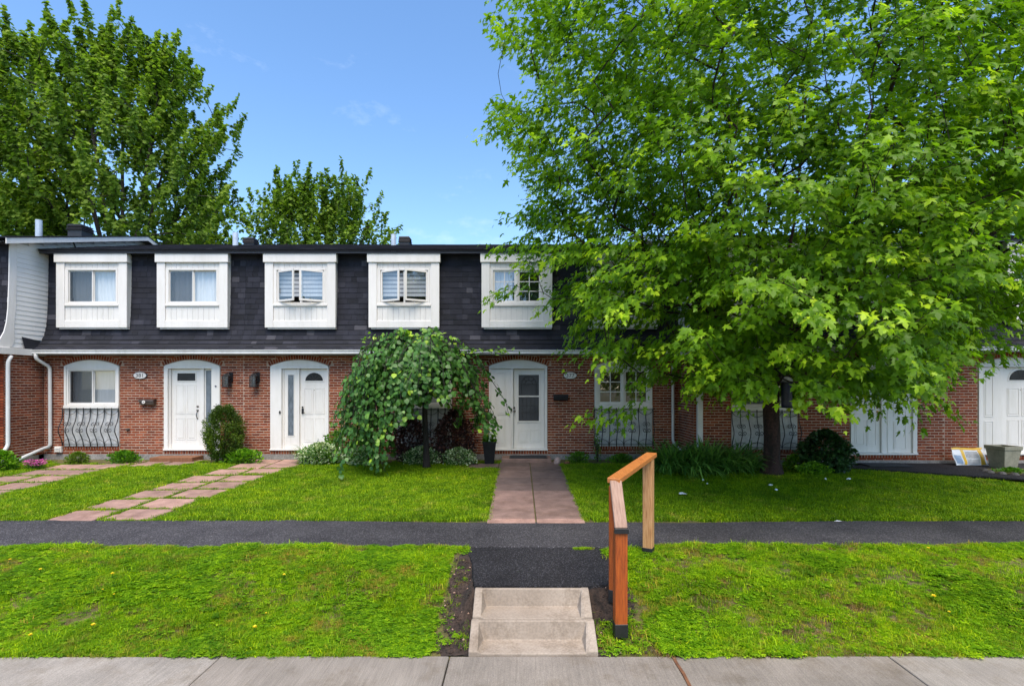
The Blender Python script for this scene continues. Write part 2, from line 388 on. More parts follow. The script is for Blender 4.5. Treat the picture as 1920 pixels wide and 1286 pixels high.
class MB:
    def __init__(s):
        s.v, s.f, s.mi, s.t = [], [], [], []
    def add(s, vs, fs, mi=0, tone=0.5):
        b = len(s.v)
        s.v += [tuple(v) for v in vs]
        for f in fs:
            s.f.append([b + i for i in f]); s.mi.append(mi); s.t.append(tone)
        return s
    def box(s, x0, x1, y0, y1, z0, z1, mi=0, tone=0.5):
        vs = [(x0, y0, z0), (x1, y0, z0), (x1, y1, z0), (x0, y1, z0), (x0, y0, z1), (x1, y0, z1), (x1, y1, z1), (x0, y1, z1)]
        return s.add(vs, [(0, 3, 2, 1), (4, 5, 6, 7), (0, 1, 5, 4), (1, 2, 6, 5), (2, 3, 7, 6), (3, 0, 4, 7)], mi, tone)
    def obox(s, c, size, rot, mi=0, tone=0.5):
        """box of size, turned by matrix rot, centred on c"""
        c = Vector(c); hx, hy, hz = size[0] / 2, size[1] / 2, size[2] / 2
        vs = [c + rot @ Vector((sx * hx, sy * hy, sz * hz)) for sz in (-1, 1) for sx, sy in ((-1, -1), (1, -1), (1, 1), (-1, 1))]
        return s.add(vs, [(0, 3, 2, 1), (4, 5, 6, 7), (0, 1, 5, 4), (1, 2, 6, 5), (2, 3, 7, 6), (3, 0, 4, 7)], mi, tone)
    def prism(s, poly, axis, c0, c1, mi=0, tone=0.5):
        n = len(poly)
        def P(a, b, c):
            return (c, a, b) if axis == 'x' else ((a, c, b) if axis == 'y' else (a, b, c))
        vs = [P(a, b, c0) for a, b in poly] + [P(a, b, c1) for a, b in poly]
        fs = [tuple(range(n)), tuple(range(2 * n - 1, n - 1, -1))] + [(i, n + i, n + (i + 1) % n, (i + 1) % n) for i in range(n)]
        return s.add(vs, fs, mi, tone)
    def tube(s, pts, rad, n=8, mi=0, tone=0.5, flat=None):
        pts = [Vector(p) for p in pts]
        rs = rad if isinstance(rad, (list, tuple)) else [rad] * len(pts)
        vs = []; up = Vector((0, 0, 1))
        prev = None
        for i, p in enumerate(pts):
            d = (pts[min(i + 1, len(pts) - 1)] - pts[max(i - 1, 0)]).normalized()
            if prev is None:
                a = d.cross(up)
                if a.length < 0.1: a = d.cross(Vector((0, 1, 0)))
                a.normalize()
            else:
                a = (prev - d * prev.dot(d)).normalized()
            prev = a
            b = d.cross(a).normalized()
            for k in range(n):
                t = 2 * math.pi * k / n
                vs.append(p + (a * math.cos(t) + b * math.sin(t)) * rs[i])
        fs = []
        for i in range(len(pts) - 1):
            for k in range(n):
                k2 = (k + 1) % n
                fs.append((i * n + k, i * n + k2, (i + 1) * n + k2, (i + 1) * n + k))
        fs.append(tuple(range(n))[::-1]); fs.append(tuple((len(pts) - 1) * n + k for k in range(n)))
        return s.add(vs, fs, mi, tone)
    def lathe(s, c, prof, n=20, mi=0, tone=0.5):
        c = Vector(c); vs = []
        for r, z in prof:
            for k in range(n):
                t = 2 * math.pi * k / n
                vs.append(c + Vector((r * math.cos(t), r * math.sin(t), z)))
        fs = []
        for i in range(len(prof) - 1):
            for k in range(n):
                k2 = (k + 1) % n
                fs.append((i * n + k, i * n + k2, (i + 1) * n + k2, (i + 1) * n + k))
        fs.append(tuple(range(n))[::-1]); fs.append(tuple((len(prof) - 1) * n + k for k in range(n)))
        return s.add(vs, fs, mi, tone)
    def mesh(s, name, mats, org=Vector((0, 0, 0)), smooth=False):
        me = bpy.data.meshes.new(name)
        me.from_pydata([(v[0] - org[0], v[1] - org[1], v[2] - org[2]) for v in s.v], [], s.f)
        for m in (mats if isinstance(mats, (list, tuple)) else [mats]):
            me.materials.append(m)
        me.polygons.foreach_set('material_index', s.mi)
        if len(set(s.t)) > 1 or (s.t and s.t[0] != 0.5):
            a = me.attributes.new('tone', 'FLOAT', 'FACE')
            a.data.foreach_set('value', s.t)
        if smooth:
            me.polygons.foreach_set('use_smooth', [True] * len(me.polygons))
        me.update()
        return me
    def build(s, name, mats, parent=None, loc=None, smooth=False, bevel=0, kind=None, label=None):
        if parent is not None:
            org = ORG[parent.name]
        else:
            org = Vector(loc) if loc is not None else Vector((0, 0, 0))
        o = bpy.data.objects.new(name, s.mesh(name, mats, org, smooth))
        link(o)
        ORG[o.name] = org
        if parent is not None:
            o.parent = parent
        else:
            o.location = org
        if bevel:
            b = o.modifiers.new('bevel', 'BEVEL'); b.width = bevel; b.segments = 1; b.limit_method = 'ANGLE'
        if kind: o['kind'] = kind
        if label: o['label'] = label
        return o

def inst(name, me, parent, loc, rot=None, scale=None):
    o = bpy.data.objects.new(name, me)
    scene.collection.objects.link(o)
    o.parent = parent
    o.location = Vector(loc) - ORG[parent.name]
    if rot is not None: o.rotation_euler = rot
    if scale is not None: o.scale = scale
    return o

def part_of(o, parent, label=None):
    o.parent = parent
    if label: o['label'] = label
    return o

def text_mesh(txt, size, mat, name, depth=0.002):
    c = bpy.data.curves.new(name, 'FONT')
    c.body = txt; c.size = size; c.align_x = 'CENTER'; c.align_y = 'CENTER'; c.extrude = depth
    o = bpy.data.objects.new(name, c); link(o)
    bpy.context.view_layer.update()
    me = bpy.data.meshes.new_from_object(o.evaluated_get(bpy.context.evaluated_depsgraph_get()))
    bpy.data.objects.remove(o); bpy.data.curves.remove(c)
    me.materials.clear(); me.materials.append(mat)
    return me

# ------------------------------------------------------------ ground
def smooth(t):
    t = max(0.0, min(1.0, t)); return t * t * (3 - 2 * t)
WALKZ = -0.37
def gz(x, y):
    if y >= 7.7:
        z = 0.15 * min(1, (y - 7.7) / 4.6)
        if x > 3.5: z += 0.05 * smooth((x - 3.5) / 3) * min(1, (y - 7.7) / 3)
        return z
    if y >= 6.5: return 0.0
    if y >= 4.66:
        u = (6.5 - y) / (6.5 - 4.66)
        lump = 0.018 * math.sin(x * 2.1 + 1.3 * y) * math.sin(y * 3.3 + x * 0.7) * math.sin(math.pi * u)
        return WALKZ * smooth(u ** 1.15) + lump - 0.012
    return WALKZ - 0.10
def gz_np(x, y): return np.array([gz(a, b) for a, b in zip(x, y)])
def build_ground():
    xs = sorted(set([-400, -150, -60, -35, -25] + [round(-20 + i * 0.35, 3) for i in range(115)] + [25, 35, 60, 150, 400]))
    ys = sorted(set([round(4.75 + i * .08, 3) for i in range(24)] + [-300, -120, -50, -20, -8.6, -8.5, -3, 0, 1.2, 1.21, 2.9, 3.5] + [round(4.66 + i * 0.16, 3) for i in range(0, 24)] + [4.67] +
                    [round(8.5 + i * 0.4, 2) for i in range(12)] + [13.8, 16, 20, 26, 40, 80, 200, 700]))
    mb = MB(); nx = len(xs)
    def z_(x, y):
        if y <= 4.66: return WALKZ - 0.10 if y > 1.205 else WALKZ - 0.30
        return gz(x, y) - 0.006
    mb.v = [(x, y, z_(x, y)) for y in ys for x in xs]
    for j in range(len(ys) - 1):
        for i in range(nx - 1):
            a = j * nx + i
            mb.f.append([a, a + 1, a + nx + 1, a + nx]); mb.mi.append(0); mb.t.append(0.5)
    o = mb.build('ground', M['turf_base'], loc=(0, 0, 0), smooth=True)
    props(o, 'grassy ground sloping gently up to the houses', None, None, 'structure')
build_ground()

def build_sidewalk():
    root = thing('sidewalk', 'brushed grey concrete sidewalk below the grass bank', None, (0, 3.8, WALKZ), kind='structure')
    joints = [-15.1, -13.05, -11.0, -8.95, -6.85, -4.78, -2.72, -0.64, 1.39, 3.35, 5.4, 7.45, 9.5, 11.55, 13.6, 15.7]
    for a, b in zip(joints, joints[1:]):
        mb = MB(); dz = random.uniform(-0.003, 0.003)
        g = 0.006
        mb.box(a + g, b - g, 2.75, 4.66 - random.uniform(0, 0.01), WALKZ - 0.12, WALKZ + dz, tone=random.random())
        mb.box(a + g, b - g, 1.28, 2.745, WALKZ - 0.12, WALKZ + dz, tone=random.random()) if False else None
        mb.build('slab', M['slab_tone'], root, bevel=0.007)
    mb = MB(); pts = []
    for i in range(14):
        y = 2.8 + i * 0.143
        pts.append((1.39 + 0.006 * math.sin(i * 1.9), y))
    for i in range(13):
        (xa, ya), (xb, yb) = pts[i], pts[i + 1]
        w = 0.013
        mb.add([(xa - w, ya, WALKZ - .02), (xa + w, ya, WALKZ - .02), (xb + w, yb, WALKZ - .02), (xb - w, yb, WALKZ - .02),
                (xa - w, ya, WALKZ + .006), (xa + w, ya, WALKZ + .006), (xb + w, yb, WALKZ + .007), (xb - w, yb, WALKZ + .007)],
               [(0, 3, 2, 1), (4, 5, 6, 7), (0, 1, 5, 4), (1, 2, 6, 5), (2, 3, 7, 6), (3, 0, 4, 7)])
    mb.build('joint_filler', M['rust'], root)
    mb = MB(); mb.box(-60, 60, 1.20, 1.40, WALKZ - 0.35, WALKZ - 0.01)
    mb.box(-60, 60, 1.40, 2.74, WALKZ - 0.30, WALKZ - 0.015)
    props(mb.build('kerb', M['concrete'], loc=(0, 1.4, WALKZ)), 'concrete kerb strip beside the road', None, None, 'structure')
    mb = MB(); mb.box(-120, 120, -7.5, 1.198, WALKZ - 0.5, WALKZ - 0.15)
    props(mb.build('road', M['asphalt'], loc=(0, -3, WALKZ)), 'grey asphalt road in front of the sidewalk', None, None, 'structure')
build_sidewalk()

def wob(x, k, a): return a * (math.sin(x * 1.7 * k + k) + 0.6 * math.sin(x * 4.1 * k + 2 * k))
def build_path():
    mb = MB(); xs = [-30 + i * 0.2 for i in range(301)]
    near = [6.62 + wob(x, 1.3, 0.02) + (0.03 * math.sin(x * 9) + .02 * math.sin(x * 23) if -.6 < x < 1.1 else 0) + (0.07 if x > 1.6 else 0) + (-0.03 if -1 < x < 1.3 else 0) for x in xs]
    far = [7.86 + wob(x, 0.9, 0.018) - 0.12 * smooth((x + 4) / 4) + 0.1 * smooth((x - 2) / 5) for x in xs]
    vs = [(x, n, 0.014) for x, n in zip(xs, near)] + [(x, f, 0.016) for x, f in zip(xs, far)] + \
         [(x, n - 0.03, -0.03) for x, n in zip(xs, near)] + [(x, f + 0.03, -0.03) for x, f in zip(xs, far)]
    n = len(xs); fs = []
    for i in range(n - 1):
        fs += [(i, i + 1, n + i + 1, n + i), (2 * n + i, 2 * n + i + 1, i + 1, i), (n + i, n + i + 1, 3 * n + i + 1, 3 * n + i)]
    mb.add(vs, fs)
    props(mb.build('path', M['asphalt'], loc=(0, 7.2, 0)), 'narrow grey asphalt footpath running past the front lawns', None, None, 'structure')
    mb = MB()
    edge = [(-0.66, 6.60), (-0.64, 6.35), (-0.56, 6.05), (-0.53, 5.8), (-0.50, 5.5), (-0.47, 5.33), (0.74, 5.33), (0.90, 5.36), (0.99, 5.5), (1.04, 5.9), (1.07, 6.2), (1.10, 6.60)]
    top = [(x, y, 0.004) for x, y in edge]; bot = [(x * 1.02, y - .01, -0.06) for x, y in edge]
    k = len(edge)
    mb.add(top + bot, [tuple(range(k))] + [(i, i + k, (i + 1) % k + k, (i + 1) % k) for i in range(k)])
    props(mb.build('path_landing', M['asphalt_new'], loc=(0.2, 6, 0)), 'dark fresh asphalt landing above the concrete steps', None, None, 'structure')
    # soil beside the steps
    from mathutils import noise as _ns
    mb = MB()
    for side, edge in ((0, [(-0.67, 6.52), (-0.76, 6.3), (-0.74, 6.0), (-0.82, 5.7), (-0.72, 5.4), (-0.79, 5.15), (-0.68, 4.95), (-0.78, 4.8), (-0.72, 4.665)]),
                       (1, [(1.12, 6.2), (1.16, 6.0), (1.20, 5.8), (1.24, 5.55), (1.20, 5.3), (1.08, 5.1), (0.98, 4.9), (0.90, 4.75), (0.86, 4.665)])):
        rows, cols = 60, 22; b0 = len(mb.v)
        for j in range(rows + 1):
            y = edge[0][1] + (edge[-1][1] - edge[0][1]) * j / rows
            ex = float(np.interp(-y, [-e[1] for e in edge], [e[0] for e in edge])) + .03 * _ns.noise(Vector((0, y * 7, side)))
            ix = (-0.46 if y < 5.37 else -0.5) if side == 0 else (0.70 if y < 5.40 else 0.95)
            for t in range(cols + 1):
                u = t / cols; x = ex + (ix - ex) * u
                dd = math.hypot(max(0, -0.50 - x, x - 1.0), max(0, 5.33 - y))
                zz = max(gz(x, y) + 0.010, -0.02 - 1.5 * dd) + .016 * _ns.noise(Vector((x * 14, y * 14, 3))) + .010 * _ns.noise(Vector((x * 40, y * 40, 5)))
                if t == 0: zz -= .05
                mb.v.append((x, y, min(zz, 0.0)))
        c1 = cols + 1
        for j in range(rows):
            for t in range(cols): mb.f.append([b0 + j * c1 + t, b0 + j * c1 + t + 1, b0 + (j + 1) * c1 + t + 1, b0 + (j + 1) * c1 + t]); mb.mi.append(0); mb.t.append(.5)
    o = mb.build('soil_strip', M['soil'], loc=(0.2, 5.2, -0.1), smooth=True)
    props(o, 'bare dark soil on either side of the steps', None, None, 'structure')
    mb = MB()
    for i in range(900):
        s = random.random() < 0.5
        y = random.uniform(4.69, 6.4 if s else 5.9)
        x = random.uniform(-0.80, -0.50) if s else random.uniform(0.76, 1.18)
        r = random.uniform(0.004, 0.015); z = max(gz(x, y) + 0.014, -0.02 - 1.5 * math.hypot(max(0, -0.50 - x, x - 1.0), max(0, 5.33 - y))) + .004
        if z > -.003: continue
        pts = [(x + r * math.cos(a) * random.uniform(.6, 1.5), y + r * math.sin(a) * random.uniform(.6, 1.2), z - .004) for a in (0.3, 1.6, 2.9, 4.1, 5.3)] + [(x, y, z + r * random.uniform(.3, .9))]
        mb.add(pts, [(0, 1, 5), (1, 2, 5), (2, 3, 5), (3, 4, 5), (4, 0, 5)], mi=1 if random.random() < .07 else 0)
    props(mb.build('soil_crumbs', [M['soil'], M['grey_wood']], loc=(0.2, 5.2, -0.1)), 'loose crumbs of soil and bark beside the steps', None, None, 'stuff')
build_path()

PAVERS = []     # (x0,x1,y0,y1) keep-outs for the lawn
def paver(root, x0, x1, y0, y1, z, tilt=0.01, tone=None, name='paver'):
    mb = MB(); cx, cy = (x0 + x1) / 2, (y0 + y1) / 2; y1 -= 0.004
    c = Vector((cx, cy, z - 0.02))
    rot = Euler((random.uniform(-tilt, tilt) + 0.03 * (cy > 7.8), random.uniform(-tilt, tilt), random.uniform(-tilt, tilt) * 1.4)).to_matrix()
    mb.obox(c, (x1 - x0, y1 - y0, 0.05), rot, tone=random.random() if tone is None else tone)
    mb.build(name, M['paver'], root, bevel=0.006)
    PAVERS.append((x0, x1, y0, y1))

def build_walks():
    r = thing('paved_walk', 'two paver wide walk of dark damp slabs up to the storm door', None, (0.24, 7.7, 0), kind='structure')
    y = 7.70; rows = 0
    while y < 12.7:
        d = 0.24 if rows == 0 else 0.605
        for k, (a, b) in enumerate(((-0.5, 0.235), (0.255, 0.985))):
            t = 0.85 if rows == 0 else (0.42 if rows < 4 else 0.05) + random.uniform(-0.12, 0.2)
            paver(r, a, b, y, y + d - 0.008, gz(0, y + d / 2) + 0.012, 0.004, tone=max(0.0, min(1, t)))
        y += d; rows += 1
    for k, (a, b) in enumerate(((-1.25, -0.52),)):
        paver(r, a, b, 11.95, 12.55, gz(0, 12.2) + 0.012, 0.004, tone=0.3)
    r = thing('stepping_stone_walk', 'pink pavers with grass in the joints leading to the door with the half round light', None, (-6.4, 7.9, 0), kind='structure')
    y = 7.86; i = 0
    while y < 12.9:
        cx = -6.52 + 0.10 * (y - 7.9) + random.uniform(-0.05, 0.05)
        for s in (-1, 1):
            ox = random.uniform(-0.02, 0.02); oy = random.uniform(-0.04, 0.04) + (0.08 if s > 0 else 0)
            x0 = cx - 0.775 + ox if s < 0 else cx + 0.025 + ox
            paver(r, x0, x0 + 0.74, y + oy, y + oy + 0.59, gz(cx, y + 0.3) + 0.006, 0.012, tone=random.uniform(0.6, 1))
        y += 0.675; i += 1
    r = thing('sunken_paver_walk', 'row of half sunken pink pavers leading toward the door left of the round cedar', None, (-10.4, 7.9, 0), kind='structure')
    y = 7.9
    while y < 12.4:
        for s in (-1, 1):
            x0 = -11.15 + random.uniform(-0.05, 0.05) + (0.78 if s > 0 else 0)
            paver(r, x0, x0 + 0.74, y, y + 0.59, gz(x0, y + 0.3) + 0.002, 0.012, tone=random.uniform(0.55, 0.95))
        y += 0.66
    for k in range(3):
        x0 = -10.1 + k * 0.68
        for s in (0, 1):
            paver(r, x0, x0 + 0.6, 12.05 + 0.1 * k + s * 0.5, 12.5 + 0.1 * k + s * 0.5, gz(x0, 12.4) + 0.004, 0.012, tone=random.uniform(0.4, 0.8))
    # right hand asphalt walk up to the far doors
    mb = MB()
    edge = [(7.0, 12.26), (7.2, 11.75), (8.0, 11.35), (8.8, 10.95), (9.8, 10.4), (11.4, 9.4), (13.5, 8.6), (18, 8.0), (30, 7.9), (30, 12.28)]
    mb.prism([(a, b) for a, b in edge], 'z', 0.19, 0.222)
    o = mb.build('side_path', M['asphalt_new'], loc=(9, 11, 0.2))
    props(o, 'dark asphalt walk along the wall below the far double doors', None, None, 'structure')
build_walks()
SIDE_EDGE = [(7.0, 12.26), (7.2, 11.75), (8.0, 11.35), (8.8, 10.95), (9.8, 10.4), (11.4, 9.4), (13.5, 8.6), (18, 8.0)]
def side_path_y(x):
    if x < 7.0: return 99
    for (xa, ya), (xb, yb) in zip(SIDE_EDGE, SIDE_EDGE[1:]):
        if xa <= x <= xb: return ya + (yb - ya) * (x - xa) / max(1e-6, xb - xa)
    return 8.0

# ------------------------------------------------------------ concrete steps and timber handrail
def build_steps():
    root = thing('concrete_steps', 'pair of beige precast concrete steps set into the grass bank', 'steps', (0.12, 4.97, WALKZ))
    for (yb, yf, zt, zb, x0, x1) in ((5.30, 4.975, -0.002, -0.175, -0.462, 0.705), (4.97, 4.662, -0.178, -0.352, -0.470, 0.713)):
        mb = MB()
        zd = WALKZ - 0.1
        w, lip = 0.075, 0.04
        # solid with a scooped tread: outline points per side, cheeks slope from the rear lip to the front
        def ring(x, inner):
            return
        X = [x0, x0 + w, x0 + w + 0.045, x1 - w - 0.045, x1 - w, x1]
        ztf = zb + 0.018       # cheek top at the front
        ch = lambda y: ztf + (zt - ztf) * ((y - yf) / (yb - lip - yf))
        # cheeks
        for (xa, xb, xi) in ((X[0], X[1], X[2]), (X[5], X[4], X[3])):
            vs = [(xa, yf, zd), (xb, yf, zd), (xb, yf, ztf), (xa, yf, ztf),
                  (xa, yb, zd), (xb, yb, zd), (xb, yb, zt), (xa, yb, zt), (xa, yb - lip, zt), (xb, yb - lip, zt),
                  (xi, yf, zb), (xi, yb - lip - 0.03, zb + 0.005)]
            s = 1 if xa < xb else -1
            fs = [(0, 1, 2, 3), (3, 2, 9, 8), (8, 9, 6, 7), (0, 3, 8, 7, 4), (2, 10, 11, 9)]
            if s < 0: fs = [f[::-1] for f in fs]
            mb.add(vs, fs)
        # tread
        mb.add([(X[2], yf, zb), (X[3], yf, zb), (X[3], yb - lip - .03, zb + .005), (X[2], yb - lip - .03, zb + .005)], [(0, 1, 2, 3)])
        mb.add([(X[1], yf, zd), (X[4], yf, zd), (X[4], yf, ztf), (X[3], yf, zb), (X[2], yf, zb), (X[1], yf, ztf)], [(0, 1, 2, 3, 4, 5)])
        # riser, leaning a little, and rear lip
        mb.add([(X[2], yb - lip - .03, zb + .005), (X[3], yb - lip - .03, zb + .005), (X[4], yb - lip, zt), (X[1], yb - lip, zt)], [(0, 1, 2, 3)])
        mb.add([(X[1], yb - lip, zt), (X[4], yb - lip, zt), (X[4], yb, zt), (X[1], yb, zt)], [(0, 1, 2, 3)])
        mb.add([(X[1], yb, zt), (X[4], yb, zt), (X[4], yb, zd), (X[1], yb, zd)], [(0, 1, 2, 3)])
        o = mb.build('step', M['precast'], root)
        b = o.modifiers.new('weld', 'WELD'); b.merge_threshold = 0.0005
        b = o.modifiers.new('bevel', 'BEVEL'); b.width = 0.008; b.segments = 2; b.limit_method = 'ANGLE'; b.angle_limit = R(20)
build_steps()

def build_handrail():
    root = thing('handrail', 'orange stained timber handrail on three posts beside the concrete steps', 'handrail', (1.0, 5.2, -0.1))
    I = Matrix.Identity(3)
    near = Vector((0.965, 4.93, 0)); mid = Vector((0.975, 5.26, 0)); far = Vector((1.61, 6.42, 0))
    d = (far - mid); ang = math.atan2(-d.x, d.y)
    rz = Matrix.Rotation(ang, 3, 'Z')
    def post(p, z0, z1, mat, rot, sh=True, size=0.118):
        mb = MB(); mb.obox((p.x, p.y, (z0 + z1) / 2), (size, size, z1 - z0), rot)
        o = mb.build('post', M[mat], root, bevel=0.006)
        mb = MB(); mb.obox((p.x, p.y, z0 - 0.035), (size * 1.06, size * 1.06, 0.13), rot)
        s = mb.build('post_shoe', M['black_iron'], o if False else root, bevel=0.003)
    post(near, -0.215, 0.70, 'stain_wood', Matrix.Rotation(R(2), 3, 'Z'))
    post(mid, -0.03, 1.06, 'stain_wood', rz, size=0.10)
    post(far, 0.035, 1.165, 'cedar', rz)
    # level rail
    a = mid + Vector((0, 0, 1.115)) - d.normalized() * 0.05; b = far + Vector((0, 0, 1.20)) + d.normalized() * 0.16
    ax = (b - a); L = ax.length; ax.normalize()
    side = ax.cross(Vector((0, 0, 1))).normalized(); up = side.cross(ax)
    rot = Matrix((side, ax, up)).transposed()
    mb = MB(); mb.obox((a + b) / 2, (0.135, L, 0.055), rot)
    mb.build('rail', M['rail_wood'], root, bevel=0.006)
    # sloping rail down to the near post
    a2 = Vector((0.975, 5.225, 1.11)); b2 = Vector((0.965, 4.885, 0.72))
    ax = (b2 - a2); L = ax.length; ax.normalize()
    side = Vector((1, 0, 0)); up = side.cross(ax).normalized(); up = up if up.z > 0 else -up
    rot = Matrix((side, ax, up)).transposed()
    mb = MB(); mb.obox((a2 + b2) / 2, (0.118, L, 0.045), rot)
    mb.build('sloping_rail', M['grey_wood'], root, bevel=0.006)
    mb = MB(); mb.obox((near.x, near.y - 0.06, 0.705), (0.134, 0.04, 0.05), I)
    mb.build('bracket', M['black_iron'], root, bevel=0.003)
build_handrail()
# ------------------------------------------------------------ row houses
W = 13.4                     # brick face of the main row
WR = 12.3                    # brick face of the right hand block
WL = 12.4                    # brick face of the left hand house
CH, BL = 0.0677, 0.2032      # brick course and brick module
EAVE = 2.93

BRICKS = []
def brick_meshes():
    for i in range(10):
        t = i / 9.0
        l, h, d = 0.189, 0.0520, 0.0030
        j = [random.uniform(-0.0022, 0.0022) for _ in range(8)]
        mb = MB()
        vs = [(-l / 2, 0, -h / 2), (l / 2, 0, -h / 2), (l / 2, 0, h / 2), (-l / 2, 0, h / 2),
              (-l / 2 + .003 + j[0], -d + j[4] * .3, -h / 2 + .003 + j[1] * .6), (l / 2 - .003 + j[1], -d + j[5] * .3, -h / 2 + .003 + j[2] * .6),
              (l / 2 - .003 + j[2], -d + j[6] * .3, h / 2 - .003 + j[3] * .6), (-l / 2 + .003 + j[3], -d + j[7] * .3, h / 2 - .003 + j[0] * .6)]
        fs = [(4, 5, 6, 7), (0, 1, 5, 4), (1, 2, 6, 5), (2, 3, 7, 6), (3, 0, 4, 7)]
        mb.add(vs, fs, tone=t)
        if i == 0: mb.t = [0.001] * 5
        BRICKS.append((mb.mesh('brick', M['brick']), vs, fs, t))
brick_meshes()
SHINGLES = []
def shingle_meshes():
    for i in range(10):
        t = [0.05, 0.2, 0.3, 0.4, 0.5, 0.55, 0.62, 0.72, 0.85, 1.0][i] + 0.001
        vs = [(-.5, 0, 0), (.5, 0, 0), (.5, 1.0, 0), (-.5, 1.0, 0), (-.5, 0, 1.0), (.5, 0, 1.0), (.5, 1.0, 0.15), (-.5, 1.0, 0.15)]
        fs = [(4, 5, 6, 7), (0, 1, 5, 4), (1, 2, 6, 5), (3, 0, 4, 7)]
        mb = MB(); mb.add(vs, fs, tone=t)
        SHINGLES.append((mb.mesh('shingle', M['shingle']), vs, fs, t))
shingle_meshes()

class Budget:
    def __init__(s, n): s.n = n
    def take(s):
        s.n -= 1
        return s.n >= 0

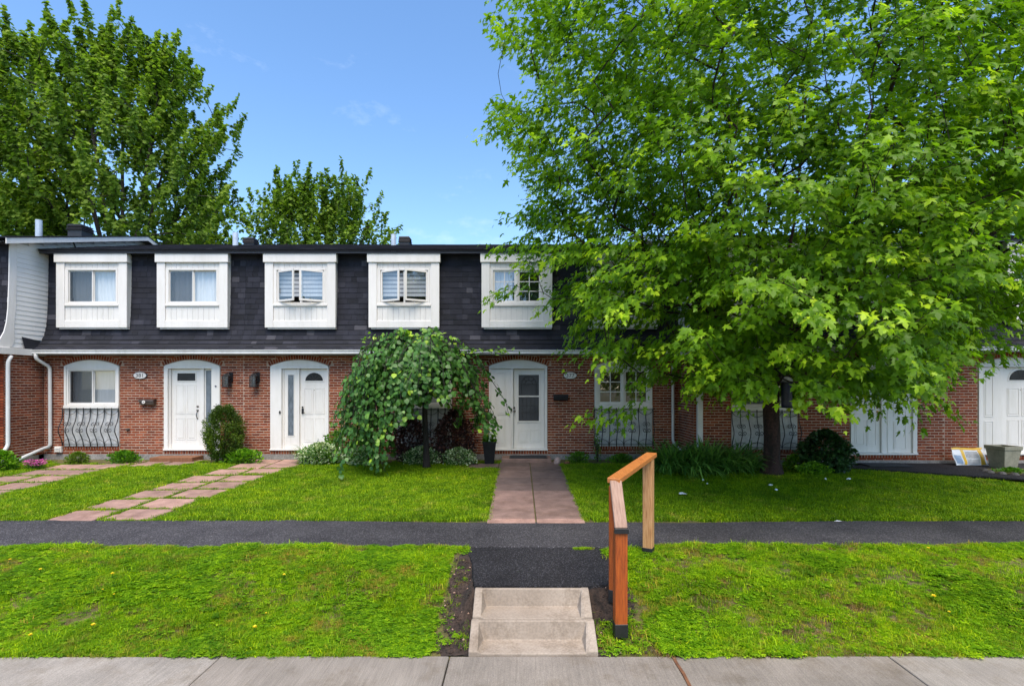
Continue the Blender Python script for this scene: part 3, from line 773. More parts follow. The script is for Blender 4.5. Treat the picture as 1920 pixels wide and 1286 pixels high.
def brick_wall(root, u0, u1, z0, z1, origin, ang, openings=(), budget=None, ooze=0.5, prefer=None, back=True, seed=0):
    """running bond face: u runs along the wall, origin is the point u=0, ang the wall's turn about Z; a brick's face looks to -v"""
    rr = random.Random(seed + int(u0 * 100))
    Rz = Matrix.Rotation(ang, 3, 'Z'); O = Vector(origin)
    P = lambda u, v, z: O + Rz @ Vector((u, v, z))
    wall = MB()
    us = sorted(set([u0, u1] + [a for o in openings for a in (o[0], o[1]) if u0 < a < u1]))
    for a, b in zip(us, us[1:]):
        m = (a + b) / 2
        cuts = sorted([(o[2], o[3]) for o in openings if o[0] < m < o[1]])
        z = z0
        for (c0, c1) in cuts + [(z1, None)]:
            if c0 > z + 1e-4:
                vs = [P(a, 0, z), P(b, 0, z), P(b, 0.2, z), P(a, 0.2, z), P(a, 0, c0), P(b, 0, c0), P(b, 0.2, c0), P(a, 0.2, c0)]
                wall.add(vs, [(0, 3, 2, 1), (4, 5, 6, 7), (0, 1, 5, 4), (1, 2, 6, 5), (2, 3, 7, 6), (3, 0, 4, 7)])
            if c1: z = c1
    wp = wall.build('brick_wall', M['mortar'], root)
    pieces = []
    nrow = int((z1 - z0) / CH)
    for r in range(nrow):
        zc = z0 + (r + 0.5) * CH
        u = math.floor(u0 / BL) * BL - (BL / 2 if r % 2 else 0)
        while u < u1:
            a, b = max(u, u0) + 0.0055, min(u + BL, u1) - 0.0055
            u += BL
            if b - a < 0.03: continue
            segs = [(a, b)]
            for o in openings:
                xa, xb, oz0, oz1, rise = o[:5]
                if oz0 - 0.095 < zc < oz1: cut = (xa - 0.004, xb + 0.004)
                elif rise and oz1 <= zc < oz1 + rise + 0.13:
                    hw = (xb - xa) / 2; rad = (hw * hw + rise * rise) / (2 * rise) + 0.12
                    dz = zc - (oz1 + rise - (rad - 0.12)); q = rad * rad - dz * dz
                    if q <= 0: continue
                    k = min(math.sqrt(q), hw + 0.1); cut = ((xa + xb) / 2 - k, (xa + xb) / 2 + k)
                else: continue
                ns = []
                for (p, q2) in segs:
                    if q2 <= cut[0] or p >= cut[1]: ns.append((p, q2)); continue
                    if cut[0] - p > 0.035: ns.append((p, cut[0] - 0.005))
                    if q2 - cut[1] > 0.035: ns.append((cut[1] + 0.005, q2))
                segs = ns
            for (p, q2) in segs:
                pieces.append(((p + q2) / 2, 0.0, zc, (q2 - p) / 0.192, 0.0, 1.0))
    # arches of bricks on edge and the rowlock sill under each opening
    for o in openings:
        xa, xb, oz0, oz1, rise = o[:5]
        if rise:
            hw = (xb - xa) / 2; rad = (hw * hw + rise * rise) / (2 * rise); cx = (xa + xb) / 2; cz = oz1 + rise - rad
            th = math.asin(min(1, (hw + 0.03) / rad)); n = int(2 * th * (rad + 0.06) / CH)
            for i in range(n):
                t = -th + 2 * th * (i + 0.5) / n
                pieces.append((cx + (rad + 0.06) * math.sin(t), -0.004, cz + (rad + 0.06) * math.cos(t), 0.115 / 0.192, math.pi / 2 - t, 1.0))
        n = int((xb - xa) / CH)
        for i in range(n):
            pieces.append((xa + (i + 0.5) * (xb - xa) / n, -0.006, oz0 - 0.05, 0.088 / 0.192, math.pi / 2, 0.95))
    order = list(range(len(pieces)))
    if prefer is not None: order.sort(key=lambda i: abs(pieces[i][0] - prefer[0]) + 0.8 * abs(pieces[i][2] - prefer[1]))
    rest = MB()
    for i in order:
        (u, v, z, sx, rot, sz) = pieces[i]
        k = rr.randrange(10); me, bv, bf, t = BRICKS[k]
        vj = v + rr.uniform(-0.001, 0.001)
        if budget is not None and budget.take():
            o = inst('brick', me, wp, P(u, vj, z), (0, -rot, ang), (sx, 1, sz))
        else:
            c, s_ = math.cos(-rot), math.sin(-rot)
            vs = []
            for (x, y, zz) in bv:
                x *= sx; zz *= sz
                vs.append(P(u + x * c + zz * s_, vj + y, z - x * s_ + zz * c))
            rest.add(vs, bf, tone=t + 0.001)
    if rest.v: rest.build('brick', M['brick'], wp, kind='stuff')
    if ooze > 0:
        mb = MB()
        for r in range(1, nrow):
            z = z0 + r * CH
            u = u0; n = int((u1 - u0) / 0.035); prev = None
            lvl = 0
            for i in range(n + 1):
                u = u0 + (u1 - u0) * i / n
                lvl = 0.82 * lvl + 0.18 * rr.uniform(0, 1)
                e = max(0.0, (lvl - 0.36)) * 0.020 * ooze + 0.0022
                if any(o[0] - .005 < u < o[1] + .005 and o[2] - 0.1 < z < o[3] + (o[4] * 1.0 + 0.02 if o[4] else 0) for o in openings):
                    prev = None; continue
                h = 0.0058 + 0.0050 * rr.random() * ooze
                cur = (P(u, 0, z - h), P(u, -e - rr.uniform(0, .003) * ooze, z - h * 0.92 + rr.uniform(-.002, .002) * ooze), P(u, -e, z + h * 0.85), P(u, 0, z + h))
                if prev:
                    b = len(mb.v); mb.v += [tuple(q) for q in prev + cur]
                    for j in range(3):
                        mb.f.append([b + j, b + j + 4, b + j + 5, b + j + 1]); mb.mi.append(0); mb.t.append(0.5)
                prev = cur
        if mb.v: mb.build('mortar', M['mortar_pale'], wp, kind='stuff')
    return wp

def mansard_profile(w):
    return [(w - 0.37, 2.985), (w - 0.22, 3.07), (w - 0.10, 3.20), (w - 0.005, 3.38), (w + 0.055, 3.62), (w + 0.09, 3.95), (w + 0.115, 4.6), (w + 0.13, 5.50)]

def arc_points(prof, step):
    segs = [(Vector(a), Vector(b)) for a, b in zip(prof, prof[1:])]
    tot = sum((b - a).length for a, b in segs); out = []; s = 0
    while s < tot:
        r = s
        for a, b in segs:
            L = (b - a).length
            if r <= L:
                d = (b - a).normalized(); out.append((a + d * r, d)); break
            r -= L
        s += step
    return out

def mansard(root, x0, x1, w, dormers, budget, seed):
    rr = random.Random(seed)
    prof = mansard_profile(w)
    poly = [(y + 0.004, z) for y, z in prof] + [(w + 0.6, 5.50), (w + 0.6, 2.985)]
    def cut(lo, hi):
        def at(z):
            for (ya, za), (yb, zb) in zip(prof, prof[1:]):
                if za <= z <= zb: return ya + (yb - ya) * (z - za) / (zb - za)
        mid = [(y + .004, z) for y, z in prof if lo < z < hi]
        return [(at(lo) + .004, lo)] + mid + [(at(hi) + .004, hi), (w + .6, hi), (w + .6, lo)]
    mb = MB(); xs_ = sorted([x0, x1] + [c for d in dormers for c in (max(x0, d[0] + .06), min(x1, d[1] - .06))])
    for i, (a, b) in enumerate(zip(xs_, xs_[1:])):
        if b - a < .01: continue
        if i % 2 == 0: mb.prism(poly, 'x', a, b)
        else: mb.prism(cut(2.985, 3.66), 'x', a, b); mb.prism(cut(5.42, 5.50), 'x', a, b)
    rp = mb.build('mansard_roof', M['roof_under'], root)
    rows = arc_points(prof, 0.142)
    rest = MB(); cand = []
    for r, (p, d) in enumerate(rows):
        nx = Vector((-d.y, d.x))         # outward in (y,z): points to -y
        if nx.x > 0: nx = -nx
        x = x0 - rr.uniform(0, 0.25)
        while x < x1:
            wd = rr.choice([0.14, 0.17, 0.2, 0.24, 0.28, 0.33])
            a, b = max(x, x0), min(x + wd, x1)
            x += wd
            if b - a < 0.02: continue
            zc = p.y
            if any(da + 0.04 < a and b < db - 0.04 and 3.68 < zc < 5.4 for da, db in dormers): continue
            cand.append((r, (a + b) / 2, b - a, p, d, nx))
    cand.sort(key=lambda c: -min(20, abs(c[3].y - 6)) * 0)  # keep laying order
    for (r, xc, wd, p, d, nx) in cand:
        k = min(9, int(abs(rr.gauss(0.35, 0.32)) * 10)); me, bv, bf, t = SHINGLES[k]
        th = rr.uniform(0.007, 0.012); ln = 0.15
        ang = math.atan2(d.y, d.x)
        loc = Vector((xc, p.x, p.y)) + Vector((0, nx.x, nx.y)) * 0.001
        wd2 = wd - 0.005
        if budget.take():
            inst('shingle', me, rp, loc, (ang, 0, 0), (wd2, ln, th))
        else:
            ca, sa = math.cos(ang), math.sin(ang)
            rest.add([loc + Vector((vx * wd2, vy * ln * ca - vz * th * sa, vy * ln * sa + vz * th * ca)) for vx, vy, vz in bv], bf, tone=t)
    if rest.v: rest.build('shingle', M['shingle'], rp, kind='stuff')
    return rp

RSL = (6.99 - 5.62) / 4.65
def top_roof(root, x0, x1, w, zf=5.60, rise=1.37, over=0.17, depth=4.4, seed=0, fascia_gaps=()):
    rr = random.Random(seed)
    ya, yr = w - over, w + depth
    mb = MB()
    mb.add([(x0, ya, zf), (x1, ya, zf), (x1, yr, zf + rise), (x0, yr, zf + rise), (x1, yr + depth, zf + rise * 0.1), (x0, yr + depth, zf + rise * 0.1),
            (x0, ya, zf - 0.05), (x1, ya, zf - 0.05), (x1, yr, zf + rise - 0.16), (x0, yr, zf + rise - 0.16), (x1, yr + depth, zf), (x0, yr + depth, zf)],
           [(0, 1, 2, 3), (3, 2, 4, 5), (6, 7, 1, 0), (9, 8, 7, 6), (11, 10, 8, 9), (0, 3, 9, 6), (1, 7, 8, 2), (3, 5, 11, 9), (2, 8, 10, 4)])
    o = mb.build('roof', M['roof_under'], root)
    # courses on the slope
    L = math.hypot(yr - ya, rise); n = int(L / 0.142); mb = MB()
    sy, sz = (yr - ya) / L, rise / L
    for r in range(n):
        s = r * 0.142 - 0.02; x = x0 - rr.uniform(0, 0.9)
        while x < x1:
            wd = rr.choice([0.3, 0.45, 0.6, 0.8]) if r > 6 else rr.choice([0.14, 0.2, 0.28, 0.33])
            a, b = max(x, x0), min(x + wd, x1); x += wd
            if b - a < 0.02: continue
            th = rr.uniform(0.008, 0.013)
            vs = [(a, ya + sy * s, zf + sz * s), (b - .004, ya + sy * s, zf + sz * s), (b - .004, ya + sy * (s + .15), zf + sz * (s + .15) + .002), (a, ya + sy * (s + .15), zf + sz * (s + .15) + .002),
                  (a, ya + sy * s - sz * th, zf + sz * s + th), (b - .004, ya + sy * s - sz * th, zf + sz * s + th)]
            mb.add(vs, [(4, 5, 2, 3), (0, 1, 5, 4)], tone=0.1 + 0.85 * rr.random() ** 1.5)
    mb.build('roof_shingle', M['shingle'], o, kind='stuff')
    # dark fascia and soffit below the edge
    mb = MB(); mb.box(x0, x1, ya + 0.025, ya + 0.05, zf - 0.10, zf - 0.055); mb.box(x0, x1, ya + 0.05, w + 0.14, zf - 0.085, zf - 0.066)
    mb.build('fascia', M['fascia_dark'], root)
    return o

def window_fill(root, parent, x0, x1, z0, z1, yf, kind, rr, fill='curtain', warm=False):
    """glazed opening x0..x1, z0..z1 whose frame front stands at yf"""
    t = 0.045; cx = (x0 + x1) / 2
    mb = MB(); D = 0.10
    for b in ((x0, x1, z1 - t, z1), (x0, x1, z0, z0 + t), (x0, x0 + t, z0 + t, z1 - t), (x1 - t, x1, z0 + t, z1 - t)):
        mb.box(b[0], b[1], yf, yf + D, b[2], b[3])
    mb.build('window_frame' , M['white'], parent, bevel=0.004)
    # room behind
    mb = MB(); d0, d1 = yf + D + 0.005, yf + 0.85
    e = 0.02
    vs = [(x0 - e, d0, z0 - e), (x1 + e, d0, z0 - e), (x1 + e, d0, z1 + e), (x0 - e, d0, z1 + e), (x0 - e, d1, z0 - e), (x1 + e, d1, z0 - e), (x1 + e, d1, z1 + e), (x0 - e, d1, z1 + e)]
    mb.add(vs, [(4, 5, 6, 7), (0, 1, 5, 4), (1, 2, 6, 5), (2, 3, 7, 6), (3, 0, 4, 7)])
    mb.build('room_recess', M['lamp_tint'] if warm else M['dark_room'], parent)
    def cloth_sheet(xa, xb, za, zb, y, mat, waves=9, amp=0.018, name='curtain'):
        mb = MB(); n = 48; vs = []
        for i in range(n + 1):
            u = i / n; yy = y + amp * math.sin(u * waves * 2 * math.pi + rr.random() * 0.3) + amp * 0.5 * math.sin(u * waves * 3.1)
            vs += [(xa + (xb - xa) * u, yy, za), (xa + (xb - xa) * u, yy * 0.999 + 0.013, zb)]
        mb.add(vs, [(2 * i, 2 * i + 2, 2 * i + 3, 2 * i + 1) for i in range(n)])
        return mb.build(name, M[mat], parent, smooth=True)
    if kind == 'slider':
        m = 0.03
        for side, (a, b) in enumerate(((x0 + t, cx + m * .2), (cx - m * .2, x1 - t))):
            yy = yf + (0.035 if side == 0 else 0.062)
            mb = MB(); s = 0.028
            for q in ((a, b, z1 - t - s, z1 - t), (a, b, z0 + t, z0 + t + s), (a, a + s, z0 + t + s, z1 - t - s), (b - s, b, z0 + t + s, z1 - t - s)):
                mb.box(q[0], q[1], yy, yy + 0.025, q[2], q[3])
            mb.build('sash', M['white'], parent, bevel=0.003)
            mb = MB(); mb.add([(a + s, yy + .012, z0 + t + s), (b - s, yy + .012, z0 + t + s), (b - s, yy + .012, z1 - t - s), (a + s, yy + .012, z1 - t - s)], [(0, 1, 2, 3)])
            mb.build('pane', M['glass'], parent)
            if side == 0:
                mb = MB(); mb.add([(a + s, yy - .012, z0 + t + s), (b - s - .01, yy - .012, z0 + t + s), (b - s - .01, yy - .012, z1 - t - s), (a + s, yy - .012, z1 - t - s)], [(0, 1, 2, 3)])
                mb.build('insect_screen', M['screen'], parent)
        if fill == 'curtain':
            cloth_sheet(x0 + 0.02, x1 - 0.02, z0 + 0.02, z1 - 0.02, yf + 0.17, 'curtain')
        else:
            mb = MB(); z = z0 + 0.03
            while z < z1 - 0.03:
                mb.obox((cx, yf + 0.16, z), (x1 - x0 - 0.06, 0.024, 0.0025), Matrix.Rotation(R(62), 3, 'X')); z += 0.022
            mb.build('blind', M['blind'], parent)
    elif kind == 'casement_open':
        hw = (x1 - x0) / 2 - t; s = 0.05; H = z1 - z0 - 2 * t
        for side in (-1, 1):
            hx = x0 + t if side < 0 else x1 - t
            a = R(27 if side < 0 else 29) * side
            rot = Matrix.Rotation(a, 3, 'Z')
            def Q(u, v, z): return Vector((hx, yf + 0.03, 0)) + rot @ Vector((-side * u, v, 0)) + Vector((0, 0, z))
            # u runs from the hinge to the free edge
            def qb(mb, u0, u1, za, zb, v0=0, v1=0.035):
                vs = [Q(u0, v0, za), Q(u1, v0, za), Q(u1, v1, za), Q(u0, v1, za), Q(u0, v0, zb), Q(u1, v0, zb), Q(u1, v1, zb), Q(u0, v1, zb)]
                mb.add(vs, [(0, 3, 2, 1), (4, 5, 6, 7), (0, 1, 5, 4), (1, 2, 6, 5), (2, 3, 7, 6), (3, 0, 4, 7)])
            za, zb = z0 + t + .01, z1 - t - .01
            mb = MB(); wv = hw - 0.01
            qb(mb, 0, wv, za, za + s); qb(mb, 0, wv, zb - s, zb); qb(mb, 0, s, za + s, zb - s); qb(mb, wv - s, wv, za + s, zb - s)
            mb.build('sash', M['white'], parent, bevel=0.003)
            mb = MB(); mb.add([Q(s, .017, za + s), Q(wv - s, .017, za + s), Q(wv - s, .017, zb - s), Q(s, .017, zb - s)], [(0, 1, 2, 3)])
            mb.build('pane', M['glass'], parent)
            mb = MB(); mb.tube([(cx + side * 0.28, yf + 0.03, z0 + t + 0.01), Q(wv * 0.75, 0, za + 0.005)], 0.006, 5)
            mb.build('crank_arm', M['galv'], parent)
        mb = MB(); mb.box(cx - 0.02, cx + 0.02, yf + 0.03, yf + D, z0 + t, z1 - t); mb.build('mullion', M['white'], parent, bevel=0.003)
        z = z1 - 0.08; k = 0
        bw, bd = MB(), MB()
        while z > z0 + 0.26:
            (bw if k % 2 == 0 else bd).box(x0 + 0.06, x1 - 0.06, yf + 0.135, yf + 0.138, z - (0.075 if k % 2 == 0 else 0.035), z)
            z -= 0.075 if k % 2 == 0 else 0.035; k += 1
        bw.build('blind_band', M['blind'], parent); bd.build('blind_band', M['blind_dark'], parent)
    elif kind == 'grid':
        m = 0.05
        for side, (a, b) in enumerate(((x0 + t, cx - m / 2), (cx + m / 2, x1 - t))):
            yy = yf + 0.03; s = 0.045
            mb = MB()
            for q in ((a, b, z1 - t - s, z1 - t), (a, b, z0 + t, z0 + t + s), (a, a + s, z0 + t + s, z1 - t - s), (b - s, b, z0 + t + s, z1 - t - s)):
                mb.box(q[0], q[1], yy, yy + 0.035, q[2], q[3])
            mb.build('sash', M['white'], parent, bevel=0.003)
            mb = MB(); mb.add([(a + s, yy + .02, z0 + t + s), (b - s, yy + .02, z0 + t + s), (b - s, yy + .02, z1 - t - s), (a + s, yy + .02, z1 - t - s)], [(0, 1, 2, 3)])
            mb.build('pane', M['glass'], parent)
            mb = MB(); am = (a + b) / 2; h = z1 - z0 - 2 * t - 2 * s
            mb.box(am - .011, am + .011, yy + .008, yy + .018, z0 + t + s, z1 - t - s)
            for k in (1, 2):
                z = z0 + t + s + h * k / 3; mb.box(a + s, am - .012, yy + .008, yy + .018, z - .011, z + .011); mb.box(am + .012, b - s, yy + .008, yy + .018, z - .011, z + .011)
            mb.build('muntin', M['white'], parent)
        mb = MB(); mb.box(cx - m / 2, cx + m / 2, yf + .005, yf + D, z0 + t, z1 - t); mb.build('mullion', M['white'], parent, bevel=0.003)
        if fill == 'curtain':
            cloth_sheet(x0 + 0.02, cx - 0.12, z0 + 0.02, z1 - 0.02, yf + 0.17, 'curtain', 5)
        if fill == 'blind':
            mb = MB(); z = z0 + 0.25
            while z < z1 - 0.03:
                mb.obox((cx, yf + 0.16, z), (x1 - x0 - 0.06, 0.024, 0.0025), Matrix.Rotation(R(55), 3, 'X')); z += 0.03
            mb.build('blind', M['lamp_tint'] if warm else M['blind'], parent)

def dormer(root, xc, w, kind, rr, fill='curtain'):
    D = w - 0.085; x0, x1 = xc - 0.92, xc + 0.92
    z0, z1 = 3.585, 5.535
    # shell (cheeks and floor)
    mb = MB()
    mb.box(x0 + .022, x0 + .05, D + .02, w + .2, z0 + .02, z1 - .03); mb.box(x1 - .05, x1 - .022, D + .02, w + .2, z0 + .02, z1 - .03)
    mb.box(x0 + .051, x1 - .051, D + .03, w + .2, z0 + .02, z0 + .05)
    dm = mb.build('dormer', M['white_vinyl'], root)
    mb = MB()   # corner boards, bottom rail, header with a small cap
    cw = 0.215
    mb.box(x0, x0 + cw, D, D + 0.05, z0, 5.275); mb.box(x1 - cw, x1, D, D + 0.05, z0, 5.275)
    mb.box(x0 + cw + .001, x1 - cw - .001, D + 0.004, D + 0.05, z0, z0 + 0.175)
    mb.build('corner_board', M['white'], dm, bevel=0.005)
    mb = MB(); mb.box(x0 - 0.03, x1 + 0.03, D - 0.035, w + 0.02, 5.277, z1)
    mb.build('header_board', M['white'], dm, bevel=0.006)
    mb = MB(); mb.box(x0 + 0.06, x1 - 0.01, D + 0.03, w + .1, z0 - 0.035, z0 - 0.002)
    mb.build('base_board', M['white_vinyl'], dm, bevel=0.003)
    yb = D + 0.035; xa, xb = x0 + cw + .002, x1 - cw - .002
    wx0, wx1, wz0, wz1 = xc - 0.665, xc + 0.665, 4.20, 5.125
    n = 10; bw = (xb - xa) / n
    for i in range(n):
        for (za, zb) in ((z0 + 0.176, wz0 - 0.06), (wz1 + 0.005, 5.276)):
            mb = MB(); mb.box(xa + i * bw + .003, xa + (i + 1) * bw - .003, yb - 0.004, yb + 0.012, za, zb); mb.build('board', M['white_vinyl'], dm)
    mb = MB(); mb.box(xa, xb, yb + 0.012, yb + 0.02, z0 + .17, wz0 - .001); mb.box(xa, xb, yb + .012, yb + .02, wz1 + .001, 5.277)
    mb.box(xa, wx0 - .001, yb + .012, yb + .02, wz0, wz1); mb.box(wx1 + .001, xb, yb + .012, yb + .02, wz0, wz1)
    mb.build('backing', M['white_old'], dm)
    mb = MB(); mb.box(xa + .002, xb - .002, yb - .04, yb + .011, wz0 - .055, wz0 - .004)
    mb.build('sill', M['white'], dm, bevel=0.004)
    mb = MB()
    mb.box(xa, wx0 - .002, yb - .012, yb + .011, wz0 - .003, wz1 + .004); mb.box(wx1 + .002, xb, yb - .012, yb + .011, wz0 - .003, wz1 + .004)
    mb.build('side_trim', M['white'], dm)
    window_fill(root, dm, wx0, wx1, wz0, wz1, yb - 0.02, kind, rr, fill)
    return (x0, x1)

def arch_poly(x0, x1, zs, rise, n=14, drop=0.0):
    hw = (x1 - x0) / 2; r = (hw * hw + rise * rise) / (2 * rise); cx = (x0 + x1) / 2; cz = zs + rise - r; th = math.asin(hw / r)
    return [(x0, zs - drop)] + [(cx + r * math.sin(-th + 2 * th * i / n), cz + r * math.cos(-th + 2 * th * i / n)) for i in range(n + 1)] + [(x1, zs - drop)]

def moulded(parent, x0, x1, z0, z1, y, mat='white'):
    """raised door panel: a proud frame with a raised field"""
    mb = MB(); s = 0.018
    for b in ((x0, x1, z1 - s, z1), (x0, x1, z0, z0 + s), (x0, x0 + s, z0 + s, z1 - s), (x1 - s, x1, z0 + s, z1 - s)):
        mb.box(b[0], b[1], y - 0.009, y + 0.002, b[2], b[3])
    g = s + 0.022
    if x1 - x0 > 2.5 * g and z1 - z0 > 2.5 * g:
        mb.box(x0 + g, x1 - g, y - 0.007, y + 0.002, z0 + g, z1 - g)
    return mb.build('panel', M[mat], parent, bevel=0.004)

def door_leaf(root, x0, x1, z0, z1, y, style, hinge='left'):
    mb = MB(); mb.box(x0, x1, y, y + 0.045, z0, z1)
    leaf = mb.build('door', M['white'], root, bevel=0.004)
    w = x1 - x0; h = z1 - z0
    def row(za, zb, k=2):
        for i in range(k):
            a = x0 + w * (0.14 if k == 2 else 0.2) + i * w * 0.39; b = a + w * (0.33 if k == 2 else 0.6)
            moulded(leaf, a, b, z0 + za * h, z0 + zb * h, y)
    hx = x1 - 0.07 if hinge == 'left' else x0 + 0.07
    if style == 'top_light':
        a, b, za, zb = x0 + .2 * w, x0 + .83 * w, z0 + .85 * h, z0 + .945 * h
        mb = MB(); s = .022
        for q in ((a - s, b + s, zb, zb + s), (a - s, b + s, za - s, za), (a - s, a, za, zb), (b, b + s, za, zb)): mb.box(q[0], q[1], y - .014, y + .002, q[2], q[3])
        mb.build('light_frame', M['white'], leaf, bevel=.003)
        mb = MB(); mb.box(a, b, y - .004, y + .002, za, zb); mb.build('pane', M['dark_glass'], leaf)
        row(.43, .80); row(.11, .385); 
        mat = 'silver'
    elif style == 'fan':
        r = w * .31; cx = x0 + w / 2; zc = z0 + .86 * h
        ring = [(cx + (r + .028) * math.cos(t), zc - .02 + (r + .028) * math.sin(t)) for t in [math.pi * i / 16 for i in range(17)]]
        mb = MB(); mb.prism([(cx - r - .028, zc - .045)] + ring[::-1] + [(cx + r + .028, zc - .045)], 'y', y - .012, y + .002); mb.build('light_frame', M['white'], leaf, bevel=.003)
        mb = MB(); mb.prism([(cx + r * math.cos(math.pi * i / 16), zc - .018 + r * .9 * math.sin(math.pi * i / 16)) for i in range(17)][::-1], 'y', y - .0165, y - .013); mb.build('pane', M['dark_glass'], leaf)
        mb = MB()
        for t in (36, 72, 108, 144):
            mb.tube([(cx + .03 * math.cos(R(t)), y - .018, zc - .01 + .03 * math.sin(R(t))), (cx + r * math.cos(R(t)), y - .018, zc - .02 + r * .9 * math.sin(R(t)))], .0035, 4)
        mb.tube([(cx + .05 * math.cos(math.pi * i / 8), y - .018, zc - .018 + .05 * math.sin(math.pi * i / 8)) for i in range(9)], .0035, 4)
        mb.build('lead_line', M['lead'], leaf)
        row(.43, .76); row(.08, .385); mat = 'black_iron'
    elif style == 'six':
        row(.84, .95); row(.43, .79); row(.08, .385); mat = 'brass'
    elif style == 'storm':
        a, b, za, zb = x0 + .17 * w, x0 + .83 * w, z0 + .345 * h, z0 + .925 * h; zm = z0 + .655 * h
        mb = MB(); s = .035
        for q in ((a - s, b + s, zb, zb + s), (a - s, b + s, za - s, za), (a - s, a, za, zb), (b, b + s, za, zb), (a, b, zm - .018, zm + .018)): mb.box(q[0], q[1], y - .018, y + .002, q[2], q[3])
        mb.build('light_frame', M['white'], leaf, bevel=.003)
        mb = MB(); mb.box(a, b, y - .004, y + .002, zm + .018, zb); mb.box(a, b, y - .004, y + .002, za, zm - .018); mb.build('pane', M['storm_glass'], leaf)
        mb = MB(); cx = (a + b) / 2; r = (b - a) * .36; zc = zb - .06 - r
        mb.tube([(cx + r * math.cos(math.pi * i / 12), y - .007, zc + r * 1.1 * math.sin(math.pi * i / 12)) for i in range(13)], .006, 4)
        mb.tube([(cx + r * .5 * math.cos(math.pi * i / 12), y - .007, zc + r * .55 * math.sin(math.pi * i / 12)) for i in range(13)], .006, 4)
        for k in (-1, 1): mb.tube([(cx + k * r, y - .007, zc), (cx + k * r, y - .007, zm + .02)], .006, 4)
        for t in (0, 45, 90, 135, 180): mb.tube([(cx + r * .5 * math.cos(R(t)), y - .007, zc + r * .55 * math.sin(R(t))), (cx + r * math.cos(R(t)), y - .007, zc + r * 1.1 * math.sin(R(t)))], .006, 4)
        for k in range(1, 5): mb.tube([(a + (b - a) * k / 5, y - .007, za), (a + (b - a) * k / 5, y - .007, zm - .02)], .004, 4)
        for zz in (zc, za + .22, za + .4, za + .02): mb.tube([(a, y - .007, zz), (b, y - .007, zz)], .0045, 4)
        mb.build('lead_line', M['lead'], leaf)
        row(.075, .235); mat = 'silver'
    # handle set
    zh = z0 + .46 * h
    if style in ('top_light', 'six'):
        mb = MB(); mb.lathe((0, 0, 0), [(.030, 0), (.030, .01), (.012, .02)], 14)
        R_ = Matrix.Rotation(R(90), 3, 'X')
        mb.v = [tuple(Vector((hx, y, zh + .14)) + R_ @ Vector(v)) for v in mb.v]; mb.build('deadbolt', M[mat], leaf, smooth=True)
        mb = MB(); mb.lathe((0, 0, 0), [(.030, 0), (.030, .01), (.012, .02)], 14); mb.v = [tuple(Vector((hx, y, zh + .04)) + R_ @ Vector(v)) for v in mb.v]
        mb.tube([(hx, y - .01, zh + .02), (hx, y - .05, zh - .02), (hx - .004, y - .055, zh - .10), (hx, y - .035, zh - .16), (hx, y - .002, zh - .185)], [.012, .011, .012, .010, .014], 8)
        mb.build('handle', M[mat], leaf, smooth=True)
    elif style == 'fan':
        mb = MB(); mb.box(hx - .028, hx + .028, y - .02, y + .001, zh - .05, zh + .085); mb.lathe((hx, y - .02, zh + .10), [(.022, 0), (.022, .04)], 10); mb.build('handle', M[mat], leaf, bevel=.004)
        mb = MB(); mb.tube([(hx, y - .02, zh - .02), (hx, y - .05, zh - .02), (hx + .08, y - .055, zh - .02)], .009, 6); mb.build('handle', M[mat], leaf, smooth=True)
        mb = MB(); mb.lathe((0, 0, 0), [(.008, 0), (.008, .006)], 8); mb.v = [(x0 + w / 2 + v[0], y - v[2], z0 + .735 * h + v[1]) for v in mb.v]; mb.build('peephole', M[mat], leaf)
    else:
        for dz in (.0, .085):
            mb = MB(); mb.lathe((0, 0, 0), [(.027, 0), (.027, .008), (.012, .02), (.012, .035), (.026, .045), (.026, .06), (.014, .07)], 14)
            mb.v = [(hx - .045 + v[0], y - v[2], zh + .02 + dz + v[1]) for v in mb.v]; mb.build('knob', M[mat], leaf, smooth=True)
    return leaf

